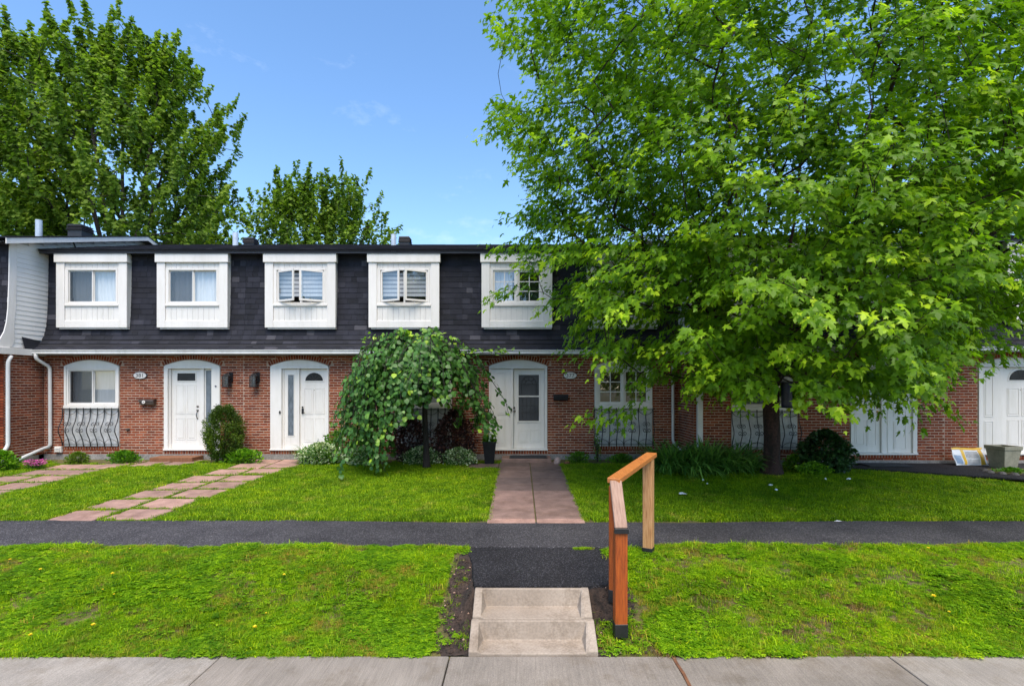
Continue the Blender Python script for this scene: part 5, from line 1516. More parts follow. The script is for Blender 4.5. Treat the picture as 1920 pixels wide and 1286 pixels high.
# ---- the big maple
def build_maple():
    base = Vector((5.48, 11.15, gz(5.5, 11.15) - 0.01))
    root = thing('maple_tree', 'large leafy maple with reddish dark trunk filling the right of the lawn', 'tree', base)
    cx, cy = 5.6, 9.7
    def RXf(z):
        pts = [(1.5, 3.2), (2.0, 4.4), (2.6, 5.2), (3.4, 5.75), (5, 6.05), (7, 6.3), (9, 6.2), (10.5, 5.6), (12, 4.4), (13.5, 2.2), (14, .5)]
        for (a, b), (c, d) in zip(pts, pts[1:]):
            if a <= z <= c: return b + (d - b) * (z - a) / (c - a)
        return 0
    T = []
    tries = 0
    while len(T) < 2500 and tries < 300000:
        tries += 1
        z = rng.uniform(1.55, 13.8) if rng.random() < .78 else rng.uniform(1.6, 7.5)
        rx = RXf(z); ry = rx * .60
        a = rng.uniform(0, 2 * math.pi); u = rng.uniform(.12, 1) ** .55
        lump = 1 + .16 * math.sin(3 * a + z * 1.3) * math.sin(z * 2.1 + a) + rng.normal(0, .04)
        x = cx + rx * u * lump * math.cos(a); y = cy + ry * u * lump * math.sin(a)
        px, py = 975 + 960 * x / y, 722 - 960 * (z - CAMZ) / y
        if z > 10.6 and rng.random() < .80: continue
        if z < 6.4 and y > (11.55 if x > 4.0 else 12.6): continue
        if z > 6.4 and y > 13.6: continue
        if px > 2150: continue
        # photo's lower outline of the crown
        lim = np.interp(px, [900, 1010, 1040, 1070, 1120, 1200, 1300, 1380, 1500, 1560, 1640, 1700, 1760, 1830, 1920, 2100], [540, 580, 590, 610, 675, 705, 710, 725, 730, 735, 730, 720, 695, 630, 590, 565])
        if py > lim: continue
        left = np.interp(py, [-400, -20, 60, 140, 235, 300, 360, 430, 470, 540, 600, 640, 700, 770, 900], [1000, 940, 935, 975, 935, 985, 970, 985, 960, 945, 1040, 1050, 1080, 1085, 1100])
        if px < left: continue
        if py > 590 and px < 1300 and rng.random() < .70: continue
        if 440 < py < 660 and px < 1250 and rng.random() < .22: continue
        if 455 < py < 600 and px < 1045 and rng.random() < .6: continue
        if py > 380 and px > 1830 and rng.random() < .5: continue
        T.append(np.array([x, y, z]))
    # hand placed drooping sprays seen against the houses
    for (px, py, y) in ((1115, 768, 9.2), (1140, 775, 9.1), (1085, 640, 9.4), (1200, 700, 9.3), (945, 455, 9.3), (935, 545, 9.2), (960, 535, 9.3), (1035, 560, 9.1), (925, 232, 9.6), (940, 42, 10), (960, 60, 9.9), (1110, 650, 9.0), (1180, 765, 9.0),
                        (1710, 770, 9.0), (1730, 700, 9.0), (1760, 740, 9.0), (1870, 655, 8.6), (1905, 640, 8.6), (975, 400, 9.6), (985, 300, 9.6), (1000, 500, 9.2)):
        T.append(np.array([(px - 975) / 960 * y, y, CAMZ + (722 - py) / 960 * y]))
    T = [t for t in T]
    b = np.array(base)
    seeds = [(b, -1), (b + [0.0, 0, .35], 0), (b + [.01, 0, .8], 1), (b + [-.02, -.02, 1.3], 2), (b + [-.03, -.03, 1.8], 3), (b + [-.02, -.06, 2.3], 4)]
    def limb(start, pts):
        prev = start
        last = seeds[start][0]
        for q in pts:
            q = np.array(q)
            m = max(1, int(np.linalg.norm(q - last) / .5))
            for k in range(1, m + 1):
                seeds.append((last + (q - last) * k / m + (rng.normal(0, .02, 3) if k < m else 0), prev)); prev = len(seeds) - 1
            last = q
    t = b
    limb(5, [t + [.1, -.2, 3.6], t + [.3, -.5, 6], t + [.35, -.9, 9], t + [.3, -1.2, 11.5]])
    limb(4, [t + [-.5, -.5, 3.0], t + [-1.1, -.9, 5.2], t + [-1.5, -1.2, 8]])
    limb(5, [t + [.55, .1, 3.4], t + [1.3, .1, 5.5], t + [2.2, 0, 8]])
    limb(4, [t + [-.9, -.9, 2.7], t + [-2.6, -1.6, 3.9], t + [-4.2, -1.9, 4.6]])
    limb(5, [t + [.9, -.7, 3.0], t + [2.6, -1.5, 4.2], t + [4.2, -2, 5.5]])
    limb(4, [t + [-.1, -1.2, 2.5], t + [-.3, -2.6, 3.3], t + [-.6, -3.6, 4.2]])
    limb(5, [t + [-.35, .0, 3.6], t + [-.7, .2, 5.8], t + [-2.0, 0.3, 8.2], t + [-3.2, .2, 9.6]])
    P, par, tips = grow(seeds, T, np.array([5.5, 11.1, 4.5]), seg=.32)
    o, r = skeleton_mesh(P, par, tips, 'trunk', M['bark'], root, r_tip=.0048, power=2.25, root_r=.165, flare=(.45, .55))
    # twigs and leaves
    pos, yd, nr, sz, tn = [], [], [], [], []
    c = np.array([5.5, 10.2, 5.0])
    for ti, tip in enumerate(tips):
        p = P[tip]; q = P[par[tip]]
        d = p - q; d /= np.linalg.norm(d) + 1e-9
        out = p - c; out[2] *= .45; out /= np.linalg.norm(out) + 1e-9
        d = d * .55 + out * .6 + np.array([0, 0, .02]); d /= np.linalg.norm(d)
        side = np.cross(d, [0, 0, 1.0]); side /= np.linalg.norm(side) + 1e-9
        L = rng.uniform(.55, 1.0); rad = np.linalg.norm((p - c) * [1, 1.4, .8])
        young = rng.random() < .30
        m = rng.integers(31, 48)
        for k in range(m):
            u = (k + .5) / m
            s = -1 if k % 2 else 1
            base_p = p + d * L * (u - .45) + np.array([0, 0, -.30 * (u ** 2) * L])
            off = side * s * rng.uniform(.02, .26) * (1.15 - u * .7) + np.array([0, 0, 1]) * rng.uniform(-.14, .07) + rng.normal(0, .03, 3)
            pp = base_p + off
            ydir = d * rng.uniform(.4, 1) + side * s * rng.uniform(.1, .9) + np.array([0, 0, -rng.uniform(.25, 1.1)]) + rng.normal(0, .18, 3)
            nrm = np.array([0, 0, 1.0]) * rng.uniform(.5, 1.2) + out * rng.uniform(.1, .9) + rng.normal(0, .32, 3)
            pos.append(pp); yd.append(ydir); nr.append(nrm)
            sz.append((.058 + .094 * rng.beta(2.2, 1.9)) * (1 - .35 * (u > .85)))
            t0 = rng.uniform(0, .55)
            if young and u > .62: t0 = rng.uniform(.60, 1.0)
            elif rng.random() < .06: t0 = rng.uniform(.6, .85)
            tn.append(t0)
    pos = np.array(pos); yd = np.array(yd); nr = np.array(nr); sz = np.array(sz); tn = np.array(tn)
    keep = (pos[:, 2] > 1.25) & ~((pos[:, 2] < 6.2) & (pos[:, 1] > np.where(pos[:, 0] > 4.0, 11.95, 12.95)))
    _px, _py = proj(pos)
    keep &= ~((_px > 1457) & (_px < 1492) & (_py > 694) & (_py < 762) & (pos[:, 1] < 10.8))
    pos, yd, nr, sz, tn = pos[keep], yd[keep], nr[keep], sz[keep], tn[keep]
    # the 300 leaves that show largest are parts of their own
    px, py = proj(pos); vis = (px > 900) & (px < 1915) & (py > 5) & (py < 820)
    score = np.where(vis, sz / pos[:, 1], 0); big = np.argsort(-score)[:300]
    mask = np.ones(len(pos), bool); mask[big] = False
    leaves('crown', MAPLE, pos[mask], yd[mask], nr[mask], sz[mask], tn[mask], M['maple_leaf'], root)
    lm = []
    for k in range(8):
        mb = MB(); mb.add(MAPLE[0], MAPLE[1], tone=k / 8 + .06); lm.append(mb.mesh('leaf', M['maple_leaf']))
    for i in big:
        y = Vector(yd[i]).normalized(); n = Vector(nr[i]); n = (n - y * n.dot(y)).normalized(); x = y.cross(n)
        o = bpy.data.objects.new('leaf', lm[min(7, int(tn[i] * 8))]); scene.collection.objects.link(o); o.parent = root
        rot = Matrix((x, y, n)).transposed()
        o.matrix_local = Matrix.Translation(Vector(pos[i]) - ORG[root.name]) @ rot.to_4x4() @ Matrix.Scale(float(sz[i]), 4)
build_maple()

# ---- trees behind the houses
def back_tree(label, x, y, ztop, zlow, rad, n_t, n_leaf, seed, group='trees behind the row houses', spiky=1.0, size=(.16, .26), shape=None):
    global rng
    old = rng; rng = np.random.default_rng(seed)
    root = thing('maple_tree', label, 'tree', (x, y, 0.1), group)
    T = []
    H = ztop - zlow
    while len(T) < n_t:
        h = rng.uniform(0, 1); z = zlow + h * H
        prof = (math.sin(math.pi * min(1, .18 + h * .80)) ** .6) if shape is None else float(np.interp(h, [s[0] for s in shape], [s[1] for s in shape]))
        a = rng.uniform(0, 2 * math.pi); u = rng.uniform(.15, 1) ** .5
        lump = 1 + .22 * math.sin(2 * a + seed + h * 5) + rng.normal(0, .06)
        T.append(np.array([x + rad * prof * u * lump * math.cos(a), y + rad * .8 * prof * u * lump * math.sin(a), z + rng.normal(0, .3)]))
    b = np.array([x, y, .1]); seeds = [(b, -1)]
    for k in range(1, 8): seeds.append((b + [rng.normal(0, .04), rng.normal(0, .04), k * .7], k - 1))
    for l in range(5):
        prev = 6 + (l % 2); last = seeds[prev][0]; a = l * 1.256 + seed
        for k in range(1, 11):
            u = k / 10; q = last + 0; q = b + [math.cos(a) * rad * .42 * u, math.sin(a) * rad * .35 * u, 4.9 + (ztop - 8) * u]
            seeds.append((q, prev)); prev = len(seeds) - 1
    P, par, tips = grow(seeds, T, np.array([x, y, zlow * .7 + ztop * .3]), seg=.7, upbias=.8)
    skeleton_mesh(P, par, tips, 'trunk', M['bark_back'], root, r_tip=.012, power=2.2, root_r=.34)
    pos, yd, nr, sz, tn = [], [], [], [], []
    c = np.array([x, y, zlow + H * .25]); per = n_leaf // n_t
    for tip in tips:
        p = P[tip]; out = (p - c) / np.array([rad, rad, H * .6]); out = out / (np.linalg.norm(out) + 1e-9)
        d = out * .6 + np.array([0, 0, .75 * spiky]) + rng.normal(0, .2, 3); d /= np.linalg.norm(d)
        L = rng.uniform(.9, 1.9) * (.7 + .3 * spiky)
        u = rng.random(per); r_ = .30 * (1.1 - u)
        off = rng.normal(0, 1, (per, 3)); off /= np.linalg.norm(off, axis=1, keepdims=True); off *= (r_ * rng.random(per) ** .5)[:, None]
        pos.append(p + d * (L * (u - .35))[:, None] + off)
        yd.append(off / .3 + d * .3 + np.array([0, 0, -.5]) + rng.normal(0, .3, (per, 3)))
        nr.append(np.array([0, 0, 1.0]) + out * .6 + rng.normal(0, .45, (per, 3)))
        sz.append(rng.uniform(size[0], size[1], per)); t0 = rng.uniform(.1, .65)
        tn.append(np.clip(t0 + rng.normal(0, .15, per) + (.25 * u if rng.random() < .4 else 0), 0, 1))
    leaves('crown', RAGGED, np.concatenate(pos), np.concatenate(yd), np.concatenate(nr), np.concatenate(sz), np.concatenate(tn), M['back_leaf'], root)
    rng = old
    return root
back_tree('tallest tree behind the houses rising over the left roofs', -19.4, 25, 18.6, 5.4, 5.7, 820, 70000, 21, spiky=.8, size=(.12, .20), shape=[(0, .9), (.2, 1), (.5, .98), (.72, .80), (.88, .60), (1, .45)])
back_tree('tree behind the houses cut by the left edge of the picture', -25.6, 23.4, 19.2, 5.2, 4.6, 520, 42000, 22, spiky=.7, size=(.12, .20), shape=[(0, .9), (.3, 1), (.7, .85), (.9, .55), (1, .35)])
back_tree('smaller tree behind the houses beside the open blue sky', -10.5, 26.5, 12.3, 5.2, 4.9, 420, 30000, 23, spiky=.8, size=(.11, .19), shape=[(0, 1.05), (.3, .95), (.55, .80), (.75, .62), (1, .40)])
back_tree('dark tree behind the right hand roofs seen through the maple', 22, 27, 12.5, 4.5, 6.0, 260, 15000, 24, size=(.2, .3))

# ---- weeping tree
def build_weeping():
    x0, y0 = -2.2, 12.0; zb = gz(x0, y0)
    root = thing('weeping_tree', 'small weeping tree with rounded leaves hanging in an umbrella over a dark trunk', 'tree', (x0, y0, zb))
    mb = MB(); mb.tube([(x0 + .02, y0, zb - .03), (x0 + .01, y0, zb + .12), (x0, y0, zb + .5), (x0 - .03, y0, zb + 1.2), (x0 - .02, y0, zb + 1.9), (x0 - .05, y0 - .02, zb + 2.6)], [.12, .085, .07, .065, .06, .07], 10)
    mb.build('trunk', M['bark_dark'], root, smooth=True)
    br = MB(); pos, yd, nr, sz, tn = [], [], [], [], []
    top = Vector((x0 - .05, y0 - .02, zb + 2.55))
    for i in range(270):
        a = rng.uniform(0, 2 * math.pi)
        if math.cos(a) > .3 and rng.random() < .45: continue
        ca, sa = math.cos(a), math.sin(a)
        rmax = rng.uniform(.35, 1) ** .6
        R_ = rmax * (1.78 if ca < 0 else 1.92) * (1 if abs(ca) > .5 else .8)
        if sa > 0: R_ *= .65
        ex = x0 + ca * R_
        px = 975 + 960 * ex / (y0 + sa * R_)
        if 842 < px < 872 and sa < 0 and rng.random() < .7: continue
        low = float(np.interp(px, [640, 660, 680, 700, 730, 745, 775, 800, 830, 860, 890, 915, 950], [1.45, 1.2, 1.0, .35, .22, .9, 1.55, 1.75, 1.65, .95, .95, 1.0, 1.2]))
        low = low + (rng.uniform(0, 1.3) if rng.random() < .6 else rng.uniform(0, .25))
        sag = rng.uniform(0, .35) if rng.random() < .6 else rng.uniform(.2, 1.0)
        side = -1 if ca < .45 else 1
        pts = []; wig = rng.uniform(-.25, .25); lift = rng.uniform(-.1, .35)
        for k in range(11):
            u = k / 10; r_ = R_ * u; aa = a + wig * u * u
            dome = .42 - (.19 if side < 0 else .30) * r_ * r_ - sag * u + .20 * math.sin(aa * 5 + 1) * u + .14 * math.sin(aa * 11 + r_ * 3) * u + lift * u * (1 - u) * 2
            rise = min(1.0, u * 3.2)
            pts.append(Vector((top.x + math.cos(aa) * r_, top.y + math.sin(aa) * r_, top.z + dome * rise + rng.normal(0, .02))))
        zz = pts[-1].z; m = max(1, int((zz - low) / .13)) if zz > low + .05 else 0
        last = pts[-1]; dx_, dy_ = rng.normal(0, .02), rng.normal(0, .015)
        for k in range(1, m + 1):
            last = last + Vector((dx_ + ca * .05 * (1 - k / m) + rng.normal(0, .018), dy_ + sa * .04 * (1 - k / m) + rng.normal(0, .018), -(zz - low) / m)); pts.append(last)
        n = len(pts); br.tube(pts, [.014 * (1 - .85 * j / n) + .0015 for j in range(n)], 4)
        for j in range(3, n):
            p = np.array(pts[j]); q = np.array(pts[j - 1]); L = np.linalg.norm(p - q)
            for s in range(max(1, int(L / .036))):
                u = rng.random(); pp = q + (p - q) * u; sgn = 1 if rng.random() < .5 else -1
                tang = np.array([-sa, ca, 0]) * sgn
                outv = np.array([ca, sa, 0])
                pos.append(pp + tang * rng.uniform(0, .13) + outv * rng.uniform(-.06, .07) + np.array([0, 0, rng.normal(0, .03)]))
                hang = rng.uniform(.3, 1.1)
                yd.append(tang * rng.uniform(.1, 1.1) + outv * rng.uniform(-.1, .7) + np.array([0, 0, -hang]))
                nr.append(outv * rng.uniform(.4, 1.2) + np.array([0, 0, rng.uniform(.2, 1.2)]) + rng.normal(0, .38, 3))
                sz.append(rng.uniform(.07, .135) * (.75 if rng.random() < .2 else 1)); t = rng.uniform(0, .66)
                if j >= n - 1 and rng.random() < .25: t = rng.uniform(.7, 1)
                elif rng.random() < .015 or (pp[2] > zb + 2.9 and rng.random() < .25): t = rng.uniform(.7, .95)
                tn.append(t)
    # long loose shoot at the right
    for (ang, L, dz) in ((0.1, 2.1, .22), (-.25, 2.0, .12), (2.9, .9, .55), (1.5, .3, .6), (4.2, .8, .62), (5.3, 1.0, .50), (3.6, 1.3, .45)):
        pts = [Vector((top.x + math.cos(ang) * L * u, top.y + math.sin(ang) * L * u - .2 * u, top.z + dz * math.sin(u * 2))) for u in [k / 10 for k in range(11)]]
        br.tube(pts, [.02 * (1 - .7 * j / 10) for j in range(11)], 5)
        for j in range(4, 11):
            for s in range(5):
                pos.append(np.array(pts[j]) + rng.normal(0, .05, 3)); yd.append(np.array([rng.normal(0, .6), rng.normal(0, .6), -rng.uniform(-.3, .8)])); nr.append(np.array([rng.normal(0, .3), -.4, 1.0])); sz.append(rng.uniform(.06, .10)); tn.append(rng.uniform(.6, 1))
    br.build('branches', M['bark_dark'], root, kind='stuff')
    pos = np.array(pos); yd = np.array(yd); nr = np.array(nr); sz = np.array(sz); tn = np.array(tn)
    k = pos[:, 2] > .16; pos, yd, nr, sz, tn = pos[k], yd[k], nr[k], sz[k], tn[k]
    score = sz / pos[:, 1] - (pos[:, 1] > 11.2) * 1.0; big = np.argsort(-score)[:300]; mask = np.ones(len(pos), bool); mask[big] = False
    leaves('crown', OVATE, pos[mask], yd[mask], nr[mask], sz[mask], tn[mask], M['mulberry_leaf'], root)
    lm = []
    for q in range(8):
        mb = MB(); mb.add(OVATE[0], OVATE[1], tone=q / 8 + .06); lm.append(mb.mesh('leaf', M['mulberry_leaf']))
    for i in big:
        y = Vector(yd[i]).normalized(); n = Vector(nr[i]); n = (n - y * n.dot(y)).normalized(); x = y.cross(n)
        o = bpy.data.objects.new('leaf', lm[min(7, int(tn[i] * 8))]); scene.collection.objects.link(o); o.parent = root
        o.matrix_local = Matrix.Translation(Vector(pos[i]) - ORG[root.name]) @ Matrix((x, y, n)).transposed().to_4x4() @ Matrix.Scale(float(sz[i]), 4)
build_weeping()

# ---- shrubs and plants
def shrub(name, label, cat, c, rx, ry, h, n, size, mat, tmpl=SIMPLE, droop=0.0, up=.6, shell=.5, tone=(0, .8), stems=6, group=None, egg=1.0, barkm='bark_back', tonefn=None):
    x, y = c; z = gz(x, y) - .01
    root = thing(name, label, cat, (x, y, z), group)
    mb = MB()
    for k in range(stems):
        a = rng.uniform(0, 6.28); mb.tube([(x, y, z - .02), (x + rx * .3 * math.cos(a), y + ry * .3 * math.sin(a), z + h * .4), (x + rx * .6 * math.cos(a), y + ry * .6 * math.sin(a), z + h * .75)], [.012, .009, .004], 4)
    mb.build('stems', M[barkm], root, kind='stuff')
    hh = rng.random(n); a = rng.uniform(0, 2 * math.pi, n); prof = np.sin(np.pi * np.clip(.16 + hh * .84 * egg, 0, 1)) ** .65
    u = rng.uniform(shell, 1, n); lump = 1 + .12 * np.sin(5 * a + hh * 9) + .10 * np.sin(11 * a - hh * 14)
    pos = np.stack([x + rx * prof * u * lump * np.cos(a), y + ry * prof * u * lump * np.sin(a), z + .02 + h * hh * (1 + .05 * np.sin(6 * a))], 1)
    out = np.stack([np.cos(a), np.sin(a), (hh - .4) * 1.2], 1)
    yd = out + np.array([0, 0, up - droop]) + rng.normal(0, .35, (n, 3)); nr = out * .7 + np.array([0, 0, .8]) + rng.normal(0, .4, (n, 3))
    t = rng.uniform(tone[0], tone[1], n)
    if tonefn: t = tonefn(t, a, hh, u)
    leaves('foliage', tmpl, pos, yd, nr, rng.uniform(size[0], size[1], n), t, M[mat], root)
    return root

def P2(px, py):
    """point of the house lawn seen at a photo pixel"""
    y = 11.0
    for _ in range(20): y = 960 * (CAMZ - gz((px - 975) / 960 * y, y)) / (py - 722)
    return ((px - 975) / 960 * y, y)

# egg shaped cedar: upright sprays
def cedar():
    x, y = -7.42, 12.85
    root = thing('round_cedar', 'egg shaped green cedar shrub between the two left hand doors', 'shrub', (x, y, gz(x, y)))
    mb = MB()
    for k in range(9): mb.tube([(x + rng.normal(0, .05), y + rng.normal(0, .05), gz(x, y)), (x + rng.normal(0, .2), y + rng.normal(0, .2), gz(x, y) + .75)], [.02, .006], 5)
    mb.build('stems', M['bark_back'], root, kind='stuff')
    pos, yd, nr, sz, tn = [], [], [], [], []
    for i in range(900):
        h = rng.random(); a = rng.uniform(0, 6.283); prof = (.55 + .45 * math.sin(math.pi * min(1, h * 1.15))) if h < .45 else math.cos((h - .45) / .55 * 1.45) ** .75
        u = rng.uniform(.62, 1); r = .40 * prof * u * (1 + .10 * math.sin(4 * a + 9 * h))
        c = np.array([x + r * math.cos(a), y + r * math.sin(a), gz(x, y) + .08 + 1.28 * h]); out = np.array([math.cos(a), math.sin(a), .9]); out /= np.linalg.norm(out)
        t0 = rng.uniform(.1, .8)
        for k in range(22):
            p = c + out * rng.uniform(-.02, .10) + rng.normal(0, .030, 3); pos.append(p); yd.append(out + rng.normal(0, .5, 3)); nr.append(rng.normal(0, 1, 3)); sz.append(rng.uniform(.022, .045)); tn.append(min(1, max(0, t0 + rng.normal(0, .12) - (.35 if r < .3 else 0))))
    leaves('foliage', SIMPLE, pos, yd, nr, np.array(sz), np.array(tn), M['cedar_leaf'], root)
cedar()

def lily(name, label, cat, c, rx, ry, n, L, mat='lily_leaf', width=.028, upright=.9, group=None):
    """arching strap leaves from several crowns"""
    x, y = c; z = gz(x, y)
    root = thing(name, label, cat, (x, y, z), group)
    V, F, st, tt, tn = [], [], [], [], []
    nc = max(3, int(rx * ry * 42)); cen = [(x + rng.uniform(-rx, rx), y + rng.uniform(-ry, ry)) for _ in range(nc)]
    for i in range(n):
        cxy = cen[i % nc]; a = rng.uniform(0, 6.283)
        bx, by = cxy[0] + .05 * math.cos(a), cxy[1] + .05 * math.sin(a); bz = gz(bx, by)
        l = rng.uniform(.55, 1.1) * L; w = width * rng.uniform(.6, 1.15)
        a += rng.normal(0, .3); dx, dy = math.cos(a), math.sin(a); sx, sy = -dy, dx; t = rng.uniform(0, .9); b0 = len(V); S = 8
        ph = rng.uniform(.05, .5) / upright; ph1 = ph + rng.uniform(.8, 2.3); hx = hz = 0.0
        for k in range(S + 1):
            u = k / S
            if k: q = ph + (ph1 - ph) * ((k - .5) / S) ** 1.3; hx += math.sin(q) * l / S; hz += math.cos(q) * l / S
            ww = w * (1 - u ** 2.2) * .5 + .001
            V.append((bx + dx * hx - sx * ww, by + dy * hx - sy * ww, bz + max(.01, hz))); V.append((bx + dx * hx + sx * ww, by + dy * hx + sy * ww, bz + max(.01, hz) + ww * .3))
        for k in range(S):
            st.append(len(F)); tt.append(4); F += [b0 + 2 * k, b0 + 2 * k + 1, b0 + 2 * k + 3, b0 + 2 * k + 2]; tn.append(t)
    me = fast_mesh('strap_leaves', np.array(V) - np.array(ORG[root.name])[None], F, st, tt, tn, M[mat], True)
    o = bpy.data.objects.new('strap_leaves', me); link(o); o.parent = root; o['kind'] = 'stuff'
    return root

def G(px, y): return ((px - 975) / 960 * y, y)
lily('daylily_clump', 'wide dark clump of arching daylily leaves below the downspout', 'plant', G(1290, 11.3), .70, .42, 1700, .98, width=.050, upright=.72)
lily('daylily_clump', 'lower daylily clump reaching to the maple trunk', 'plant', G(1380, 11.3), .40, .36, 760, .84, width=.046, upright=.70)
lily('daylily_clump', 'upright green strap leaves left of the weeping tree', 'plant', G(600, 12.75), .55, .22, 420, .62, 'shrub_leaf', .024, 1.0)
shrub('dark_shrub', 'rounded dark green shrub beside the first double door behind the maple', 'shrub', G(1548, 11.35), .58, .42, .88, 5200, (.045, .075), 'dark_leaf', OVATE, .3, .2, .55, (0, .9))
shrub('low_plant', 'bright low leafy plant at the foot of the dark shrub', 'plant', G(1525, 11.05), .36, .2, .24, 1300, (.03, .055), 'shrub_leaf', OVATE, .0, .5, .3, (.3, 1))
shrub('low_plant', 'bright low leafy plant between the maple and the dark shrub', 'plant', G(1490, 11.5), .25, .2, .34, 800, (.03, .055), 'shrub_leaf', OVATE, .0, .5, .3, (.2, 1))
shrub('purple_shrub', 'dark purple leaved shrub behind the weeping tree trunk', 'shrub', G(850, 12.7), .55, .32, 1.25, 2600, (.04, .07), 'purple_leaf', OVATE, 0, .5, .45, (0, 1))
shrub('purple_shrub', 'dark purple leaved shrub behind the left half of the weeping tree', 'shrub', G(770, 12.8), .45, .3, 1.1, 1700, (.04, .07), 'purple_leaf', OVATE, 0, .5, .45, (0, 1))
vf = lambda t, a, h, u: np.where(rng.random(len(t)) < .33 + .22 * h, rng.uniform(.6, 1, len(t)), rng.uniform(0, .45, len(t)))
shrub('variegated_shrub', 'white edged green shrub spreading right of the door with the half round light', 'shrub', G(602, 12.55), .62, .35, .50, 3400, (.025, .05), 'varieg_leaf', OVATE, .1, .5, .4, (0, 1), tonefn=vf)
shrub('variegated_shrub', 'white edged green shrub under the left skirt of the weeping tree', 'shrub', G(680, 12.35), .45, .3, .42, 2200, (.025, .05), 'varieg_leaf', OVATE, .1, .5, .4, (0, 1), tonefn=vf)
shrub('variegated_shrub', 'white edged green shrub right behind the weeping tree trunk', 'shrub', G(790, 12.45), .48, .3, .42, 2200, (.025, .05), 'varieg_leaf', OVATE, .1, .5, .4, (0, 1), tonefn=vf)
shrub('variegated_shrub', 'white edged green shrub nearest the black planter', 'shrub', G(860, 12.4), .42, .28, .40, 2300, (.025, .05), 'varieg_leaf', OVATE, .1, .5, .4, (0, 1), tonefn=vf)
shrub('green_shrub', 'mid green leafy shrub behind the variegated ones left of the weeping tree', 'shrub', G(655, 12.95), .8, .22, .85, 2600, (.05, .09), 'shrub_leaf', SIMPLE, .1, .5, .4, (0, .7))
shrub('green_shrub', 'loose green weeds around the foot of the round cedar', 'plant', G(455, 12.75), .5, .25, .30, 1100, (.05, .10), 'shrub_leaf', SIMPLE, .1, .7, .2, (.2, 1))
shrub('green_shrub', 'small round bright green shrub under the grille of the far left window', 'shrub', G(146, 12.65), .26, .22, .26, 1400, (.03, .05), 'cedar_leaf', SIMPLE, 0, .6, .4, (.4, 1))
shrub('green_shrub', 'leafy weeds between the far left window and the wooden step', 'plant', G(232, 12.75), .42, .18, .26, 900, (.05, .09), 'shrub_leaf', SIMPLE, .0, .9, .2, (0, .8))
shrub('green_shrub', 'bright green shrub cut by the left edge of the picture', 'shrub', G(4, 11.7), .3, .25, .42, 1200, (.04, .07), 'shrub_leaf', OVATE, 0, .5, .4, (.3, 1))
shrub('flower_patch', 'low patch of magenta flowers by the downspout', 'flowers', G(66, 11.95), .24, .16, .20, 1500, (.015, .028), 'shrub_leaf', SIMPLE, 0, .8, .3, (0, .6))
mb = MB()
x_, y_ = G(66, 11.9)
for i in range(520):
    a, r = rng.uniform(0, 6.28), rng.random() ** .5
    p = Vector((x_ + .25 * r * math.cos(a), y_ + .16 * r * math.sin(a), gz(x_, y_) + .10 + .12 * rng.random()))
    s = rng.uniform(.008, .014); q = Euler((rng.uniform(-1.2, .4), rng.uniform(-.6, .6), rng.uniform(0, 6))).to_matrix()
    mb.add([p + q @ Vector(v) * s for v in ((1, 0, 0), (.3, 1, .1), (-.8, .6, 0), (-.8, -.6, .1), (.3, -1, 0))], [(0, 1, 2, 3, 4)])
fp = [o for o in scene.objects if o.name.startswith('flower_patch')][0]
mb.build('petals', M['pink_petal'], fp, kind='stuff')
for (px, y, lab, w_, h_) in ((1085, 12.7, 'thin weeds at the foot of the wall right of the walk', .3, .26), (1165, 12.6, 'weeds under the grille of the divided window', .35, .22), (1225, 12.3, 'leafy weeds just left of the daylilies', .35, .34), (1120, 13.0, 'tall thin weed climbing beside the divided window', .10, .75)):
    shrub('weed_clump', lab, 'plant', G(px, y), w_, .14, h_, int(900 * w_ / .3) if h_ < .5 else 260, (.03, .06), 'shrub_leaf', SIMPLE, 0, .9, .1, (0, .7), stems=12)

def copy_tree(src, label, x, y, rz, s):
    r = src.copy(); scene.collection.objects.link(r); r.location = (x, y, -.5); r.rotation_euler = (0, 0, rz); r.scale = (s, s, s); r['label'] = label; r['group'] = 'trees across the road mirrored in the windows'
    for ch in src.children:
        c = ch.copy(); scene.collection.objects.link(c); c.parent = r
    return r
_bt = [o for o in scene.objects if o.type == 'EMPTY' and o.get('group') == 'trees behind the row houses']
copy_tree(_bt[0], 'tree across the road mirrored in the dormer windows', -14, -24, 1.0, .85)
copy_tree(_bt[1], 'second tree across the road mirrored in the windows', 2, -27, 2.2, .8)
copy_tree(_bt[2], 'smaller tree across the road mirrored in the windows', 14, -22, .4, 1.1)
# ------------------------------------------------------------ things on the walls and the ground
def plaque(num, px, label):
    x, z = RX(px, W), RZ(704, W); y = W - .018
    t = thing('house_number', label, 'sign', (x, y, z), 'oval house number plaques')
    def disc(rx, rz, ya, yb, mat, nm):
        mb = MB(); mb.prism([(x + rx * math.cos(k / 28 * 6.2832), z + rz * math.sin(k / 28 * 6.2832)) for k in range(28)], 'y', ya, yb); mb.build(nm, M[mat], t)
    disc(.180, .097, y - .012, y + .012, 'plaque_ink', 'rim'); disc(.165, .083, y - .018, y - .0125, 'plaque', 'face')
    me = text_mesh(num, .135, M['plaque_ink'], 'number', .0015)
    o = bpy.data.objects.new('number', me); link(o); o.parent = t; o.rotation_euler = (R(90), 0, 0); o.location = (0, -.020, -.003); o.scale = (1.12, 1, 1)
plaque('381', 264, 'white oval plaque reading 381 left of the first door')
plaque('377', 1069, 'white oval plaque reading 377 right of the storm door')

